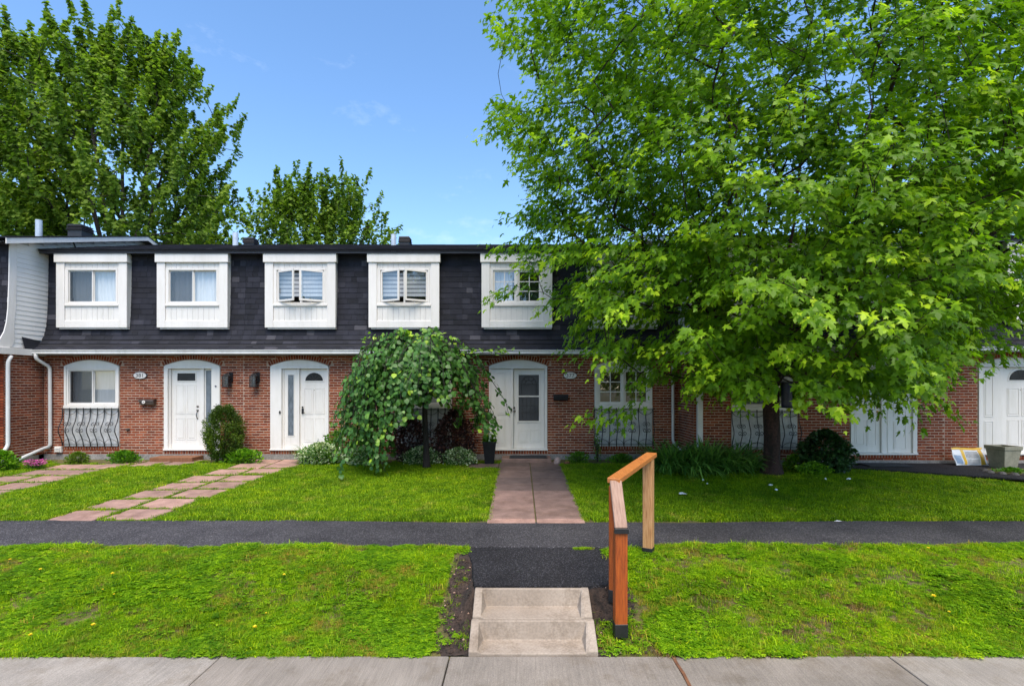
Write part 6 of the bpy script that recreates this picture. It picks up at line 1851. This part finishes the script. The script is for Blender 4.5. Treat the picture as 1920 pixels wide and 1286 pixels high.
def mailbox(px, py, mat, label, badge):
    x, z = RX(px, W), RZ(py, W); y = W - .012
    t = thing('mailbox', label, 'mailbox', (x, y, z))
    mb = MB(); mb.prism([(y, z - .10), (y - .11, z - .085), (y - .115, z + .04), (y, z + .06)], 'x', x - .185, x + .185); mb.build('body', M[mat], t, bevel=.008)
    mb = MB(); mb.prism([(y + .0, z + .062), (y - .07, z + .058), (y - .125, z + .035), (y - .13, z - .01), (y - .122, z - .01), (y - .118, z + .03), (y - .068, z + .05), (y, z + .054)][::-1], 'x', x - .195, x + .195); mb.build('lid', M[mat], t, bevel=.002)
    if badge:
        mb = MB(); c_ = x - .055
        mb.prism([(c_ + .042 * math.cos(k / 16 * 6.2832), z - .02 + .042 * math.sin(k / 16 * 6.2832)) for k in range(16)], 'y', y - .134, y - .128); mb.build('badge', M['plaque'], t)
        mb = MB(); mb.box(c_ - .02, c_ + .02, y - .137, y - .1345, z - .028, z - .012); mb.build('badge_mark', M['plaque_ink'], t)
        for s in (-1, 1):
            mb = MB(); mb.tube([(x + s * .11, y - .01, z - .10), (x + s * .11, y - .02, z - .15), (x + s * .11, y - .07, z - .165), (x + s * .11, y - .09, z - .13)], .006, 5); mb.build('newspaper_hook', M[mat], t)
mailbox(280.5, 752, 'brown_metal', 'brown wall mailbox with a round white badge', True)
mailbox(1051, 744, 'black_plastic', 'black wall mailbox right of the storm door', False)

def lantern(px, label):
    x, z = RX(px, W), RZ(712, W); y = W - .012
    t = thing('wall_lantern', label, 'wall lamp', (x, y, z), 'black wall lanterns between the two left doors')
    mb = MB(); mb.box(x - .05 + .04, x + .05 + .04, y - .02, y, z - .06, z + .19); mb.build('backplate', M['black_iron'], t, bevel=.004)
    cy = y - .13
    mb = MB(); mb.tube([(x + .04, y - .02, z + .15), (x + .02, y - .08, z + .19), (x, cy, z + .17)], .011, 6); mb.build('arm', M['black_iron'], t, smooth=True)
    mb = MB(); mb.lathe((x, cy, z), [(.095, .10), (.09, .115), (.05, .15), (.02, .165)], 4); mb.build('cap', M['black_iron'], t)
    mb = MB()
    for sx in (-1, 1):
        for sy in (-1, 1): mb.box(x + sx * .075 - .006, x + sx * .075 + .006, cy + sy * .075 - .006, cy + sy * .075 + .006, z - .18, z + .10)
    for zz in (-.18, -.04, .09): 
        for s in (-1, 1):
            mb.box(x - .069, x + .069, cy + s * .075 - .005, cy + s * .075 + .005, z + zz, z + zz + .010)
            mb.box(x + s * .075 - .005, x + s * .075 + .005, cy - .069, cy + .069, z + zz, z + zz + .010)
    mb.box(x - .085, x + .085, cy - .085, cy + .085, z - .195, z - .181); mb.build('cage', M['black_iron'], t)
    mb = MB(); mb.box(x - .068, x + .068, cy - .068, cy + .068, z - .178, z + .095); mb.build('glass', M['screen'], t)
    mb = MB(); mb.lathe((x, cy, z), [(.012, -.10), (.024, -.06), (.026, -.02), (.014, .03)], 10); mb.build('bulb', M['grey_cap'], t, smooth=True)
lantern(431, 'black wall lantern right of the door numbered 381')
lantern(481.5, 'black wall lantern nearer the door with the half round light')

def wall_bits():
    # doorbells
    for px, py, lab, mat in ((406, 724, 'small round camera doorbell on the white post of the first door', 'navy'), (526, 773, 'black doorbell on the frame left of the leaded side light', 'black_plastic'), (959, 768, 'black doorbell on the storm door frame', 'black_plastic')):
        x, z = RX(px, W), RZ(py, W); mb = MB()
        mb.prism([(x + .022 * math.cos(k / 12 * 6.2832), z + (.022 if mat == 'navy' else .045) * math.sin(k / 12 * 6.2832)) for k in range(12)], 'y', W - .05, W - .029)
        props(mb.build('doorbell', M[mat], loc=(x, W - .04, z), bevel=.003), lab, 'doorbell')
    x, z = RX(242, W), RZ(805, W); mb = MB()
    mb.lathe((0, 0, 0), [(.03, 0), (.03, .015), (.015, .02), (.015, .06), (.03, .065), (.03, .075)], 10); mb.v = [(x + v[0], W - .01 - v[2], z + v[1]) for v in mb.v]
    mb.tube([(x, W - .05, z), (x, W - .06, z - .05)], .012, 6)
    props(mb.build('hose_tap', M['brown_metal'], loc=(x, W, z)), 'outdoor hose tap low on the brick below the brown mailbox', 'tap')
    # dryer vent
    t = thing('dryer_vent', 'white louvered dryer vent low on the wall beside the far left window', 'vent', (RX(106, 13.3), 13.35, .47))
    x = RX(106, 13.3); z = RZ(843, 13.3)
    mb = MB(); mb.box(x - .085, x + .085, 13.33, 13.39, z - .08, z + .08); mb.build('housing', M['white'], t, bevel=.006)
    for k in range(3):
        mb = MB(); mb.obox((x, 13.315, z - .045 + k * .045), (.14, .03, .008), Matrix.Rotation(R(35), 3, 'X')); mb.build('louver', M['white'], t)
wall_bits()

def door_things():
    # wooden step before 381
    x0, x1 = RX(289, 13.1), RX(369, 13.1)
    t = thing('wooden_step', 'brown wooden step slab below the door numbered 381', 'step', ((x0 + x1) / 2, 13.1, .15))
    for k, (a, b, y0) in enumerate(((x0, (x0 + x1) / 2 - .004, 12.93), ((x0 + x1) / 2 + .004, x1, 12.91))):
        mb = MB(); mb.box(a, b, y0, 13.375, .12, .255 + .008 * k); mb.build('plank', M['step_wood'], t, bevel=.006)
    # stone step slab and mat at 377
    x0, x1 = RX(941, 12.95), RX(1033, 12.95)
    mb = MB(); mb.box(x0, x1, 12.72, 13.37, .10, .255, tone=.45); o = mb.build('stone_step', M['paver'], loc=((x0 + x1) / 2, 13, .15), bevel=.01)
    props(o, 'low brown stone slab step below the storm door', 'step')
    mb = MB(); mb.box(RX(955, 12.98), RX(1026, 12.98), 12.80, 13.22, .258, .274)
    for k in range(20):
        yy = 12.82 + k * .02; mb.box(RX(957, 12.98), RX(1024, 12.98), yy, yy + .009, .2735, .281)
    props(mb.build('doormat', M['rubber'], loc=(RX(990, 13), 13, .26)), 'black rubber doormat on the step below the storm door', 'doormat')
    # mat at the double door
    mb = MB(); mb.box(8.0, 9.0, 11.70, 12.15, .232, .246)
    for k in range(16): mb.box(8.02, 8.98, 11.72 + k * .026, 11.732 + k * .026, .2455, .252)
    props(mb.build('doormat', M['rubber'], loc=(8.5, 12, .24)), 'black doormat before the double white door behind the maple', 'doormat')
    # black tall planter
    x, y = G(918, 12.6); z = gz(x, y) + .02
    t = thing('planter', 'tall square black planter left of the storm door', 'planter', (x, y, z))
    mb = MB(); mb.lathe((x, y, z), [(.15, 0), (.225, .50), (.235, .50), (.235, .54), (.205, .54), (.20, .50)], 4)
    mb.v = [tuple(Matrix.Rotation(R(45), 3, 'Z') @ (Vector(v) - Vector((x, y, 0))) + Vector((x, y, 0))) for v in mb.v]
    mb.build('pot', M['black_plastic'], t, bevel=.004)
    mb = MB(); mb.box(x - .135, x + .135, y - .135, y + .135, z + .44, z + .50); mb.build('potting_soil', M['soil'], t)
    f = thing('potted_flowers', 'white flowers and leaves growing in the tall black planter', 'flowers', (x, y, z + .5))
    n = 700; a = rng.uniform(0, 6.28, n); r = rng.random(n) ** .5 * .17; h = rng.random(n)
    pos = np.stack([x + r * np.cos(a) * (1 - h * .3), y + r * np.sin(a) * (1 - h * .3), z + .50 + h * .20], 1)
    yd = np.stack([np.cos(a), np.sin(a), rng.uniform(-.3, 1, n)], 1); leaves('foliage', OVATE, pos, yd, rng.normal(0, .4, (n, 3)) + [0, 0, 1], rng.uniform(.03, .06, n), rng.uniform(.1, 1, n), M['shrub_leaf'], f)
    for k in range(15):
        a_, r_ = rng.uniform(0, 6.28), rng.uniform(0, .15); c = Vector((x + r_ * math.cos(a_), y - .05 + r_ * math.sin(a_) * .8, z + .56 + .14 * rng.random())); mb = MB()
        for q in range(5):
            t_ = q * 1.257; d = Vector((math.cos(t_), -.5, math.sin(t_))).normalized(); e = Vector((-math.sin(t_), 0, math.cos(t_)))
            mb.add([c, c + d * .016 + e * .010, c + d * .030, c + d * .016 - e * .010], [(0, 1, 2, 3)])
        mb.build('blossom', M['white_petal'], f)
    # beige square planter
    x, y = RX(1881, 11.55), 11.55; z = .222
    t = thing('planter', 'empty beige square planter before the far right door', 'planter', (x, y, z))
    mb = MB(); mb.lathe((x, y, z), [(.23, 0), (.30, .42), (.325, .425), (.33, .505), (.285, .505), (.26, .30)], 4)
    mb.v = [tuple(Matrix.Rotation(R(52), 3, 'Z') @ (Vector(v) - Vector((x, y, 0))) + Vector((x, y, 0))) for v in mb.v]
    mb.build('pot', M['beige_pot'], t, bevel=.006)
door_things()

def bag():
    # filled bag leaning on the wall: pillow shape, printed front
    cx, cy = RX(1817, 11.95), 11.92; zb = .225
    t = thing('soil_bag', 'yellow and white plastic bag of soil leaning on the brick wall', 'bag', (cx, cy, zb))
    nx, nz = 22, 14; w, h = .74, .42
    def S(u, v, side):
        pad = (1 - abs(2 * u - 1) ** 3) * (1 - abs(2 * v - 1) ** 3)
        x = (u - .5) * w * (1 - .03 * math.sin(v * 9)); zz = v * h * (1 + .02 * math.sin(u * 7)); d = side * .065 * pad + .006 * math.sin(u * 17 + v * 5)
        lean = R(24)
        return Vector((cx + x, cy + d * math.cos(lean) + zz * math.sin(lean) - .06, zb + .01 + zz * math.cos(lean) - d * math.sin(lean) * -1 * .6 + .05 * pad * 0))
    def patch(us, vs, off, mat, nm):
        mb = MB(); U = [us[0] + (us[1] - us[0]) * i / 10 for i in range(11)]; V = [vs[0] + (vs[1] - vs[0]) * j / 6 for j in range(7)]
        for v in V:
            for u in U: mb.v.append(tuple(S(u, v, -1) + Vector((0, -off, off * .5))))
        for j in range(6):
            for i in range(10): mb.f.append([j * 11 + i, j * 11 + i + 1, (j + 1) * 11 + i + 1, (j + 1) * 11 + i]); mb.mi.append(0); mb.t.append(.5)
        return mb.build(nm, mat, t, smooth=True)
    mb = MB()
    for side in (-1, 1):
        b = len(mb.v)
        for j in range(nz + 1):
            for i in range(nx + 1): mb.v.append(tuple(S(i / nx, j / nz, side)))
        for j in range(nz):
            for i in range(nx):
                f = [b + j * (nx + 1) + i, b + j * (nx + 1) + i + 1, b + (j + 1) * (nx + 1) + i + 1, b + (j + 1) * (nx + 1) + i]
                mb.f.append(f if side < 0 else f[::-1]); mb.mi.append(0); mb.t.append(.5)
    white = noisy('bag_white_film', (.62, .66, .72), (.78, .8, .84), 9, .3); yel = noisy('bag_yellow_print', (.62, .36, .02), (.75, .47, .04), 9, .3)
    blue = noisy('bag_blue_print', (.18, .27, .42), (.3, .4, .55), 20, .35); grey = noisy('bag_text_print', (.2, .2, .22), (.32, .32, .34), 30, .4)
    mb.build('film', white, t, smooth=True)
    patch((.0, 1.0), (.90, 1.0), .004, yel, 'print_band'); patch((.24, .33), (.05, .89), .004, yel, 'print_band'); patch((.78, .93), (.02, .89), .004, yel, 'print_band'); patch((.03, .20), (.10, .60), .004, blue, 'print_picture')
    for k in range(11):
        u = .355 + k * .037
        for (va, vb) in ((.10, .40), (.46, .84)): patch((u, u + .017), (va, vb), .004, grey, 'print_text')
bag()

# garden bed with rounded stone edging at the far right
def bed():
    t = thing('edging_row', 'curved row of small grey edging stones round the bed at the far right', 'edging', (10.9, 10.8, .2))
    pts = [(10.12, 11.15), (10.05, 10.95), (10.15, 10.78), (10.3, 10.66), (10.45, 10.57), (10.6, 10.49), (10.76, 10.42), (10.92, 10.36), (11.08, 10.31), (11.25, 10.26), (11.42, 10.22), (11.6, 10.18), (11.8, 10.15), (12.0, 10.12), (12.2, 10.1)]
    for i, (x, y) in enumerate(pts):
        mb = MB(); r = .085; prof = [(r * math.cos(k / 6 * 1.5708), r * .9 * math.sin(k / 6 * 1.5708)) for k in range(7)]
        mb.lathe((x, y, .20), [(r, -.03)] + prof[:-1] + [(.004, r * .9)], 9); mb.build('edging_stone', M['rock_grey'], t, smooth=False, bevel=.003)
    mb = MB(); mb.prism([(p[0] + .03, p[1] + .04) for p in pts] + [(12.4, 11.4), (10.4, 11.4)], 'z', .19, .235); o = mb.build('garden_bed', M['turf_base'], loc=(11, 10.8, .2)); props(o, 'small grassy bed inside the edging stones at the far right', None, None, 'structure')
    shrub('low_plant', 'ragged low weeds inside the stone edged bed', 'plant', (10.5, 10.95), .35, .25, .14, 700, (.03, .06), 'shrub_leaf', SIMPLE, 0, .8, .1, (0, .8))
bed()

def stones():
    def rock(x, y, s, mat, label):
        import mathutils
        mb = MB(); n, m = 10, 6; z = gz(x, y)
        for j in range(m + 1):
            for i in range(n):
                a, b = i / n * 6.2832, (j / m - .5) * 3.1416; k = 1 + .16 * math.sin(3 * a + j * 1.7) + .08 * math.sin(5 * a - j)
                mb.v.append((x + s[0] * k * math.cos(a) * math.cos(b), y + s[1] * k * math.sin(a) * math.cos(b), z + s[2] * .7 + s[2] * math.sin(b) * k))
        for j in range(m):
            for i in range(n): mb.f.append([j * n + i, j * n + (i + 1) % n, (j + 1) * n + (i + 1) % n, (j + 1) * n + i]); mb.mi.append(0); mb.t.append(.5)
        props(mb.build('stone', M[mat], loc=(x, y, z), smooth=True), label, 'stone')
    x, y = G(1045, 12.55); rock(x, y, (.085, .08, .10), 'rock_pink', 'pale pink stone at the right corner of the stone step')
    x, y = G(1063, 12.45); rock(x, y, (.085, .06, .05), 'brickrock', 'reddish flat stone beside the pale pink stone') if 'brickrock' in M else rock(x, y, (.085, .06, .05), 'rust', 'reddish flat stone beside the pale pink stone')
stones()

def litter():
    spots = [(1279, 931, .16, 'long white paper scrap on the grass right of the handrail'), (1318, 905, .07, 'small white scrap on the lawn above the long paper scrap'), (1326, 913, .05, 'tiny scrap on the lawn below the daylilies'),
             (1445, 915, .09, 'crumpled white scrap just before the maple trunk'), (1455, 924, .07, 'white scrap nearest the viewer before the maple trunk'), (1590, 903, .10, 'white scrap on the lawn before the double door'), (1520, 885, .06, 'small pale scrap at the lawn edge right of the maple trunk'),
             (1547, 887, .06, 'small pale scrap at the far edge of the lawn before the dark shrub'), (1548, 903, .05, 'tiny white scrap between the maple and the double door'), (1340, 882, .06, 'pale scrap under the daylily leaves')]
    for px, py, s, lab in spots:
        x, y = P2(px, py); z = gz(x, y) + .055; mb = MB(); n = 7
        ring = [(x + s * .5 * math.cos(k / n * 6.28) * random.uniform(.6, 1.2), y + s * .5 * math.sin(k / n * 6.28) * random.uniform(.5, 1.1), z + random.uniform(-.01, .02)) for k in range(n)]
        mb.add(ring + [(x, y, z + .03)] + [(a, b, c - .004) for a, b, c in ring], [(k, (k + 1) % n, n) for k in range(n)] + [(k, k + n + 1, (k + 1) % n + n + 1, (k + 1) % n) for k in range(n)])
        props(mb.build('paper_scrap', M['paper'], loc=(x, y, z)), lab, 'litter')
    # leaf on the path, pale stone in the verge
    y = 960 * 2.08 / (978 - 722); x = (1571 - 975) / 960 * y; mb = MB(); mb.add([(x - .06, y, .02), (x, y - .03, .024), (x + .07, y, .022), (x, y + .03, .03)], [(0, 1, 2, 3)]); props(mb.build('fallen_leaf', M['paper'], loc=(x, y, .02)), 'pale fallen leaf on the asphalt path at the right', 'leaf')
litter()

def V2(px, py):
    y = 5.5
    for _ in range(40): y = .5 * y + .5 * min(6.6, max(4.6, 960 * (CAMZ - gz((px - 975) / 960 * y, y)) / (py - 722)))
    return ((px - 975) / 960 * y, y)
def dandelions():
    for px, py, s, lab in ((18, 1061, .9, 'dandelion nearest the left edge of the grass bank'), (75, 1080, 1, 'dandelion in the upper left corner area of the left grass bank'), (210, 1088, 1.1, 'larger dandelion halfway down the left grass bank'),
                           (243, 1040, .7, 'small dandelion highest on the left grass bank below the path'), (174, 1186, 1.2, 'big bright dandelion low on the left grass bank'), (56, 1205, 1, 'lowest dandelion by the sidewalk at the far left'),
                           (477, 1190, 1.2, 'big bright dandelion low on the bank, nearest the steps and sidewalk'), (532, 1090, 1, 'dandelion nearest the steps, midway up the left bank'), (498, 1163, .6, 'tiny half open dandelion just above the big one nearest the steps'),
                           (192, 1118, .6, 'tiny dandelion, left of a pair in the left bank'), (213, 1127, .6, 'tiny dandelion, right of a pair in the left bank'), (163, 1046, .6, 'tiny dandelion just below the path on the left bank')):
        x, y = V2(px, py); flower(x, y, s, lab, 'dandelions in the left grass bank')
    for px, py, s, lab in ((1740, 1039, 1.1, 'yellow dandelion high on the right grass bank'), (1750, 1131, 1.3, 'yellow dandelion halfway down the right grass bank'), (1779, 1161, .8, 'small yellow dandelion lowest on the right grass bank')):
        x, y = V2(px, py); flower(x, y, s, lab, None)
def flower(x, y, s, label, group):
    z = gz(x, y); t = thing('dandelion', label, 'flower', (x, y, z), group)
    h = .075; mb = MB(); mb.tube([(x, y, z), (x + .004, y, z + h)], .0025, 5); mb.build('stem', M['shrub_leaf'], t)
    mb = MB(); c = Vector((x + .004, y, z + h))
    for k in range(22):
        a = k * 2.4; el = .2 + .9 * (k / 22); r = .021 * s; d = Vector((math.cos(a) * math.cos(el), math.sin(a) * math.cos(el), math.sin(el))); e = Vector((-math.sin(a), math.cos(a), 0)) * .0045 * s
        mb.add([c - e * .3, c + d * r * .7 - e, c + d * r, c + d * r * .7 + e], [(0, 1, 2, 3)])
    mb.build('petals', M['yellow_petal'], t)
dandelions()

def feeder():
    y = 10.75; x = RX(1475, y); z = RZ(735, y)
    t = thing('bird_feeder', 'dark blue tube bird feeder with grey dome cap hanging by the maple trunk', 'bird feeder', (x, y, z))
    mb = MB(); mb.lathe((x, y, z), [(.10, -.30), (.105, -.27), (.105, .22), (.10, .23)], 20); mb.build('tube', M['navy'], t, smooth=False)
    mb = MB(); mb.lathe((x, y, z), [(.122, .215), (.122, .235), (.105, .28), (.06, .31), (.01, .325)], 20); mb.build('cap', M['grey_cap'], t, smooth=False)
    mb = MB(); mb.lathe((x, y, z), [(.13, -.33), (.14, -.30), (.10, -.302)], 20); mb.build('tray', M['navy'], t)
    mb = MB(); mb.tube([(x, y, z + .32), (x - .01, y, z + .62)], .004, 4); mb.build('hanger', M['black_iron'], t)
feeder()

# ------------------------------------------------------------ grass
def tuft_collection(name, specs, mat):
    col = bpy.data.collections.new(name)
    for i, sp in enumerate(specs):
        V, F, st, tt, tn = [], [], [], [], []
        rr = random.Random(100 + i)
        for b in range(sp['n']):
            a, r = rr.uniform(0, 6.283), sp['r'] * math.sqrt(rr.random()); bx, by = r * math.cos(a), r * math.sin(a)
            f = rr.uniform(0, 6.283); L = rr.uniform(.55, 1) * sp['h']; lean = rr.uniform(.1, sp['lean']); w = sp['w'] * rr.uniform(.7, 1.3)
            dx, dy = math.cos(f), math.sin(f); sx, sy = -dy * w / 2, dx * w / 2; b0 = len(V); t = rr.random()
            if sp.get('round'):
                c = (bx, by, L * .8)
                for q in range(3):
                    g = f + q * 2.09; ux, uy = math.cos(g), math.sin(g); s_ = w * 2.2; b1 = len(V)
                    V += [c, (c[0] + ux * s_ - uy * s_ * .6, c[1] + uy * s_ + ux * s_ * .6, c[2] + .003), (c[0] + ux * s_ * 1.7, c[1] + uy * s_ * 1.7, c[2]), (c[0] + ux * s_ + uy * s_ * .6, c[1] + uy * s_ - ux * s_ * .6, c[2] + .003)]
                    st.append(len(F)); tt.append(4); F += [b1, b1 + 1, b1 + 2, b1 + 3]; tn.append(t)
                continue
            V += [(bx - sx, by - sy, -.01), (bx + sx, by + sy, -.01), (bx + dx * L * lean * .35 + sx * .8, by + dy * L * lean * .35 + sy * .8, L * .6), (bx + dx * L * lean * .35 - sx * .8, by + dy * L * lean * .35 - sy * .8, L * .6), (bx + dx * L * lean, by + dy * L * lean, L * (1 - .3 * lean))]
            st.append(len(F)); tt.append(4); F += [b0, b0 + 1, b0 + 2, b0 + 3]; tn.append(t)
            st.append(len(F)); tt.append(3); F += [b0 + 3, b0 + 2, b0 + 4]; tn.append(t)
        me = fast_mesh('grass_tuft', np.array(V), F, st, tt, tn, sp.get('m', mat))
        o = bpy.data.objects.new('grass_tuft', me); col.objects.link(o)
    return col

def scatter(name, label, pts, scl, rotz, idx, col, loc):
    me = bpy.data.meshes.new(name); n = len(pts); me.vertices.add(n)
    me.vertices.foreach_set('co', (np.asarray(pts) - np.array(loc)[None]).astype(np.float32).ravel())
    a = me.attributes.new('scl', 'FLOAT', 'POINT'); a.data.foreach_set('value', np.asarray(scl, np.float32))
    a = me.attributes.new('rotz', 'FLOAT', 'POINT'); a.data.foreach_set('value', np.asarray(rotz, np.float32))
    a = me.attributes.new('pick', 'INT', 'POINT'); a.data.foreach_set('value', np.asarray(idx, np.int32))
    o = bpy.data.objects.new(name, me); link(o); o.location = loc
    ng = bpy.data.node_groups.new(name, 'GeometryNodeTree'); ng.interface.new_socket('Geometry', in_out='INPUT', socket_type='NodeSocketGeometry'); ng.interface.new_socket('Geometry', in_out='OUTPUT', socket_type='NodeSocketGeometry')
    gi, go = ng.nodes.new('NodeGroupInput'), ng.nodes.new('NodeGroupOutput')
    ip = ng.nodes.new('GeometryNodeInstanceOnPoints'); ci = ng.nodes.new('GeometryNodeCollectionInfo'); ci.inputs['Collection'].default_value = col
    ci.inputs['Separate Children'].default_value = True; ci.inputs['Reset Children'].default_value = True
    ip.inputs['Pick Instance'].default_value = True
    def attr(nm, ty):
        q = ng.nodes.new('GeometryNodeInputNamedAttribute'); q.data_type = ty; q.inputs['Name'].default_value = nm; return q.outputs['Attribute']
    cx = ng.nodes.new('ShaderNodeCombineXYZ'); L = ng.links.new
    L(attr('rotz', 'FLOAT'), cx.inputs['Z']); L(gi.outputs[0], ip.inputs['Points']); L(ci.outputs[0], ip.inputs['Instance'])
    L(attr('pick', 'INT'), ip.inputs['Instance Index']); L(cx.outputs[0], ip.inputs['Rotation']); L(attr('scl', 'FLOAT'), ip.inputs['Scale']); L(ip.outputs[0], go.inputs[0])
    m = o.modifiers.new('scatter', 'NODES'); m.node_group = ng
    props(o, label, None, None, 'stuff')
    return o

def in_paver(x, y):
    for (a, b, c, d) in PAVERS:
        if a - .0 < x < b and c < y < d: return True
    return False

def noise2(x, y, s, k=0):
    from mathutils import noise
    return noise.noise(Vector((x * s, y * s, k)))

def build_grass():
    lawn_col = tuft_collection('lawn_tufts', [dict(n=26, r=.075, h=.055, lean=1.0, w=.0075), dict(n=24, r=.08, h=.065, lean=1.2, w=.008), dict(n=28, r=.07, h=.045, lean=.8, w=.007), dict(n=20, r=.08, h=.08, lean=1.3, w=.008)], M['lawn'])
    pts, sc, ro, ix = [], [], [], []
    for i in range(76000):
        y = 7.86 + (12.95 - 7.86) * random.random(); xm = y * 1.06 + 3.6; x = random.uniform(-xm, xm)
        if x > 3.9 and y > 12.0: continue
        if y < 7.88 and False: continue
        far = 7.86 - .12 * smooth((x + 4) / 4) + .1 * smooth((x - 2) / 5)
        if y < far + .0 + .05 * noise2(x, 1, 5, 6): continue
        if -.51 < x < .99 and y < 12.75: continue
        if in_paver(x, y): continue
        if y > side_path_y(x) - .03: continue
        if x < -5.8 and x > -6.9 and y > 12.6: continue
        if y > 12.55 and noise2(x, y, 1.7, 3) < .0: continue
        if (x - 5.48) ** 2 + (y - 11.15) ** 2 < .20 ** 2: continue
        near_paver = abs(x + 6.35) < .85 or (-11.3 < x < -9.5)
        s = random.uniform(.7, 1.15) * (.55 if near_paver and random.random() < .85 else 1)
        pts.append((x, y, gz(x, y))); sc.append(s); ro.append(random.uniform(0, 6.28)); ix.append(random.randrange(4))
    scatter('lawn_grass', 'mown green lawn between the asphalt path and the houses', pts, sc, ro, ix, lawn_col, (0, 10, .05))
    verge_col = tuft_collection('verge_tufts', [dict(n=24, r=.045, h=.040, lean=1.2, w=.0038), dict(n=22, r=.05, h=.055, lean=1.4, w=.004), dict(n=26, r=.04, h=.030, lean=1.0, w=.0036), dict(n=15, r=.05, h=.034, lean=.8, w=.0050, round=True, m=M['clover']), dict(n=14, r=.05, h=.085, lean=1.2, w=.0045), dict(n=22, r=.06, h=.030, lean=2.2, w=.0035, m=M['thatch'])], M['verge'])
    pts, sc, ro, ix = [], [], [], []
    for i in range(112000):
        y = 4.655 + (6.68 - 4.655) * random.random(); xm = y * 1.06 + 3.2; x = random.uniform(-xm, xm)
        if -.50 < x < .74 and y < 6.7: continue
        if y > 5.3 and -.60 < x < .98: continue
        if y > 6.62 + wob(x, 1.3, .02) + (.07 if x > 1.6 else 0) + .05 * noise2(x, 0, 5, 4): continue
        if y > 6.15 and -.66 < x < 1.07: continue
        # bare soil along the steps and in patches on the right
        if -.84 < x < -.48 and y < 6.45 and random.random() < .90 + .3 * noise2(x, y, 6): continue
        if .70 < x < 1.25 and y < 6.1 and random.random() < (.93 if x < 1.05 else .6): continue
        nv = noise2(x, y, 2.3, 1) + .5 * noise2(x, y, 6.0, 2)
        if x > 1.0 and nv > .08 + .12 * (y > 6.2) and random.random() < .70: continue
        if x < 1.0 and nv > (.22 if x < -1.8 else .5) and random.random() < .6: continue
        clov = noise2(x, y, 1.5, 5)
        k = 3 if (clov > .18 and random.random() < .6) else random.choices([0, 1, 2, 3, 4, 5], [5, 4, 5, 1.5, .5, .4 + (9 if noise2(x, y, 1.9, 9) + .5 * noise2(x, y, 5, 4) > (.10 if x > 1 else .26) else 0)])[0]
        pts.append((x, y, gz(x, y))); sc.append(random.uniform(.55, 1.2) * (1 + .8 * noise2(x, y, 2.2, 7))); ro.append(random.uniform(0, 6.28)); ix.append(k)
    for i in range(170):
        a = random.uniform(0, 6.28); r = random.uniform(.08, .26); cx_, cy_ = random.choice([(.965, 4.93), (.965, 4.93), (.975, 5.26), (1.61, 6.42)]); x, y = cx_ + r * math.cos(a), cy_ + r * math.sin(a)
        if x < .76 or y > 6.6: continue
        pts.append((x, y, gz(x, y) + .01)); sc.append(random.uniform(.6, 1.3)); ro.append(a); ix.append(random.choice([1, 3, 4]))
    for i in range(60):
        x, y = random.uniform(.70, .93), random.uniform(6.50, 6.56); pts.append((x, y, .0)); sc.append(random.uniform(.5, .9)); ro.append(random.uniform(0, 6.28)); ix.append(0)
    scatter('verge_grass', 'scruffy bright green grass bank between the path and the sidewalk', pts, sc, ro, ix, verge_col, (0, 5.6, -.1))
build_grass()
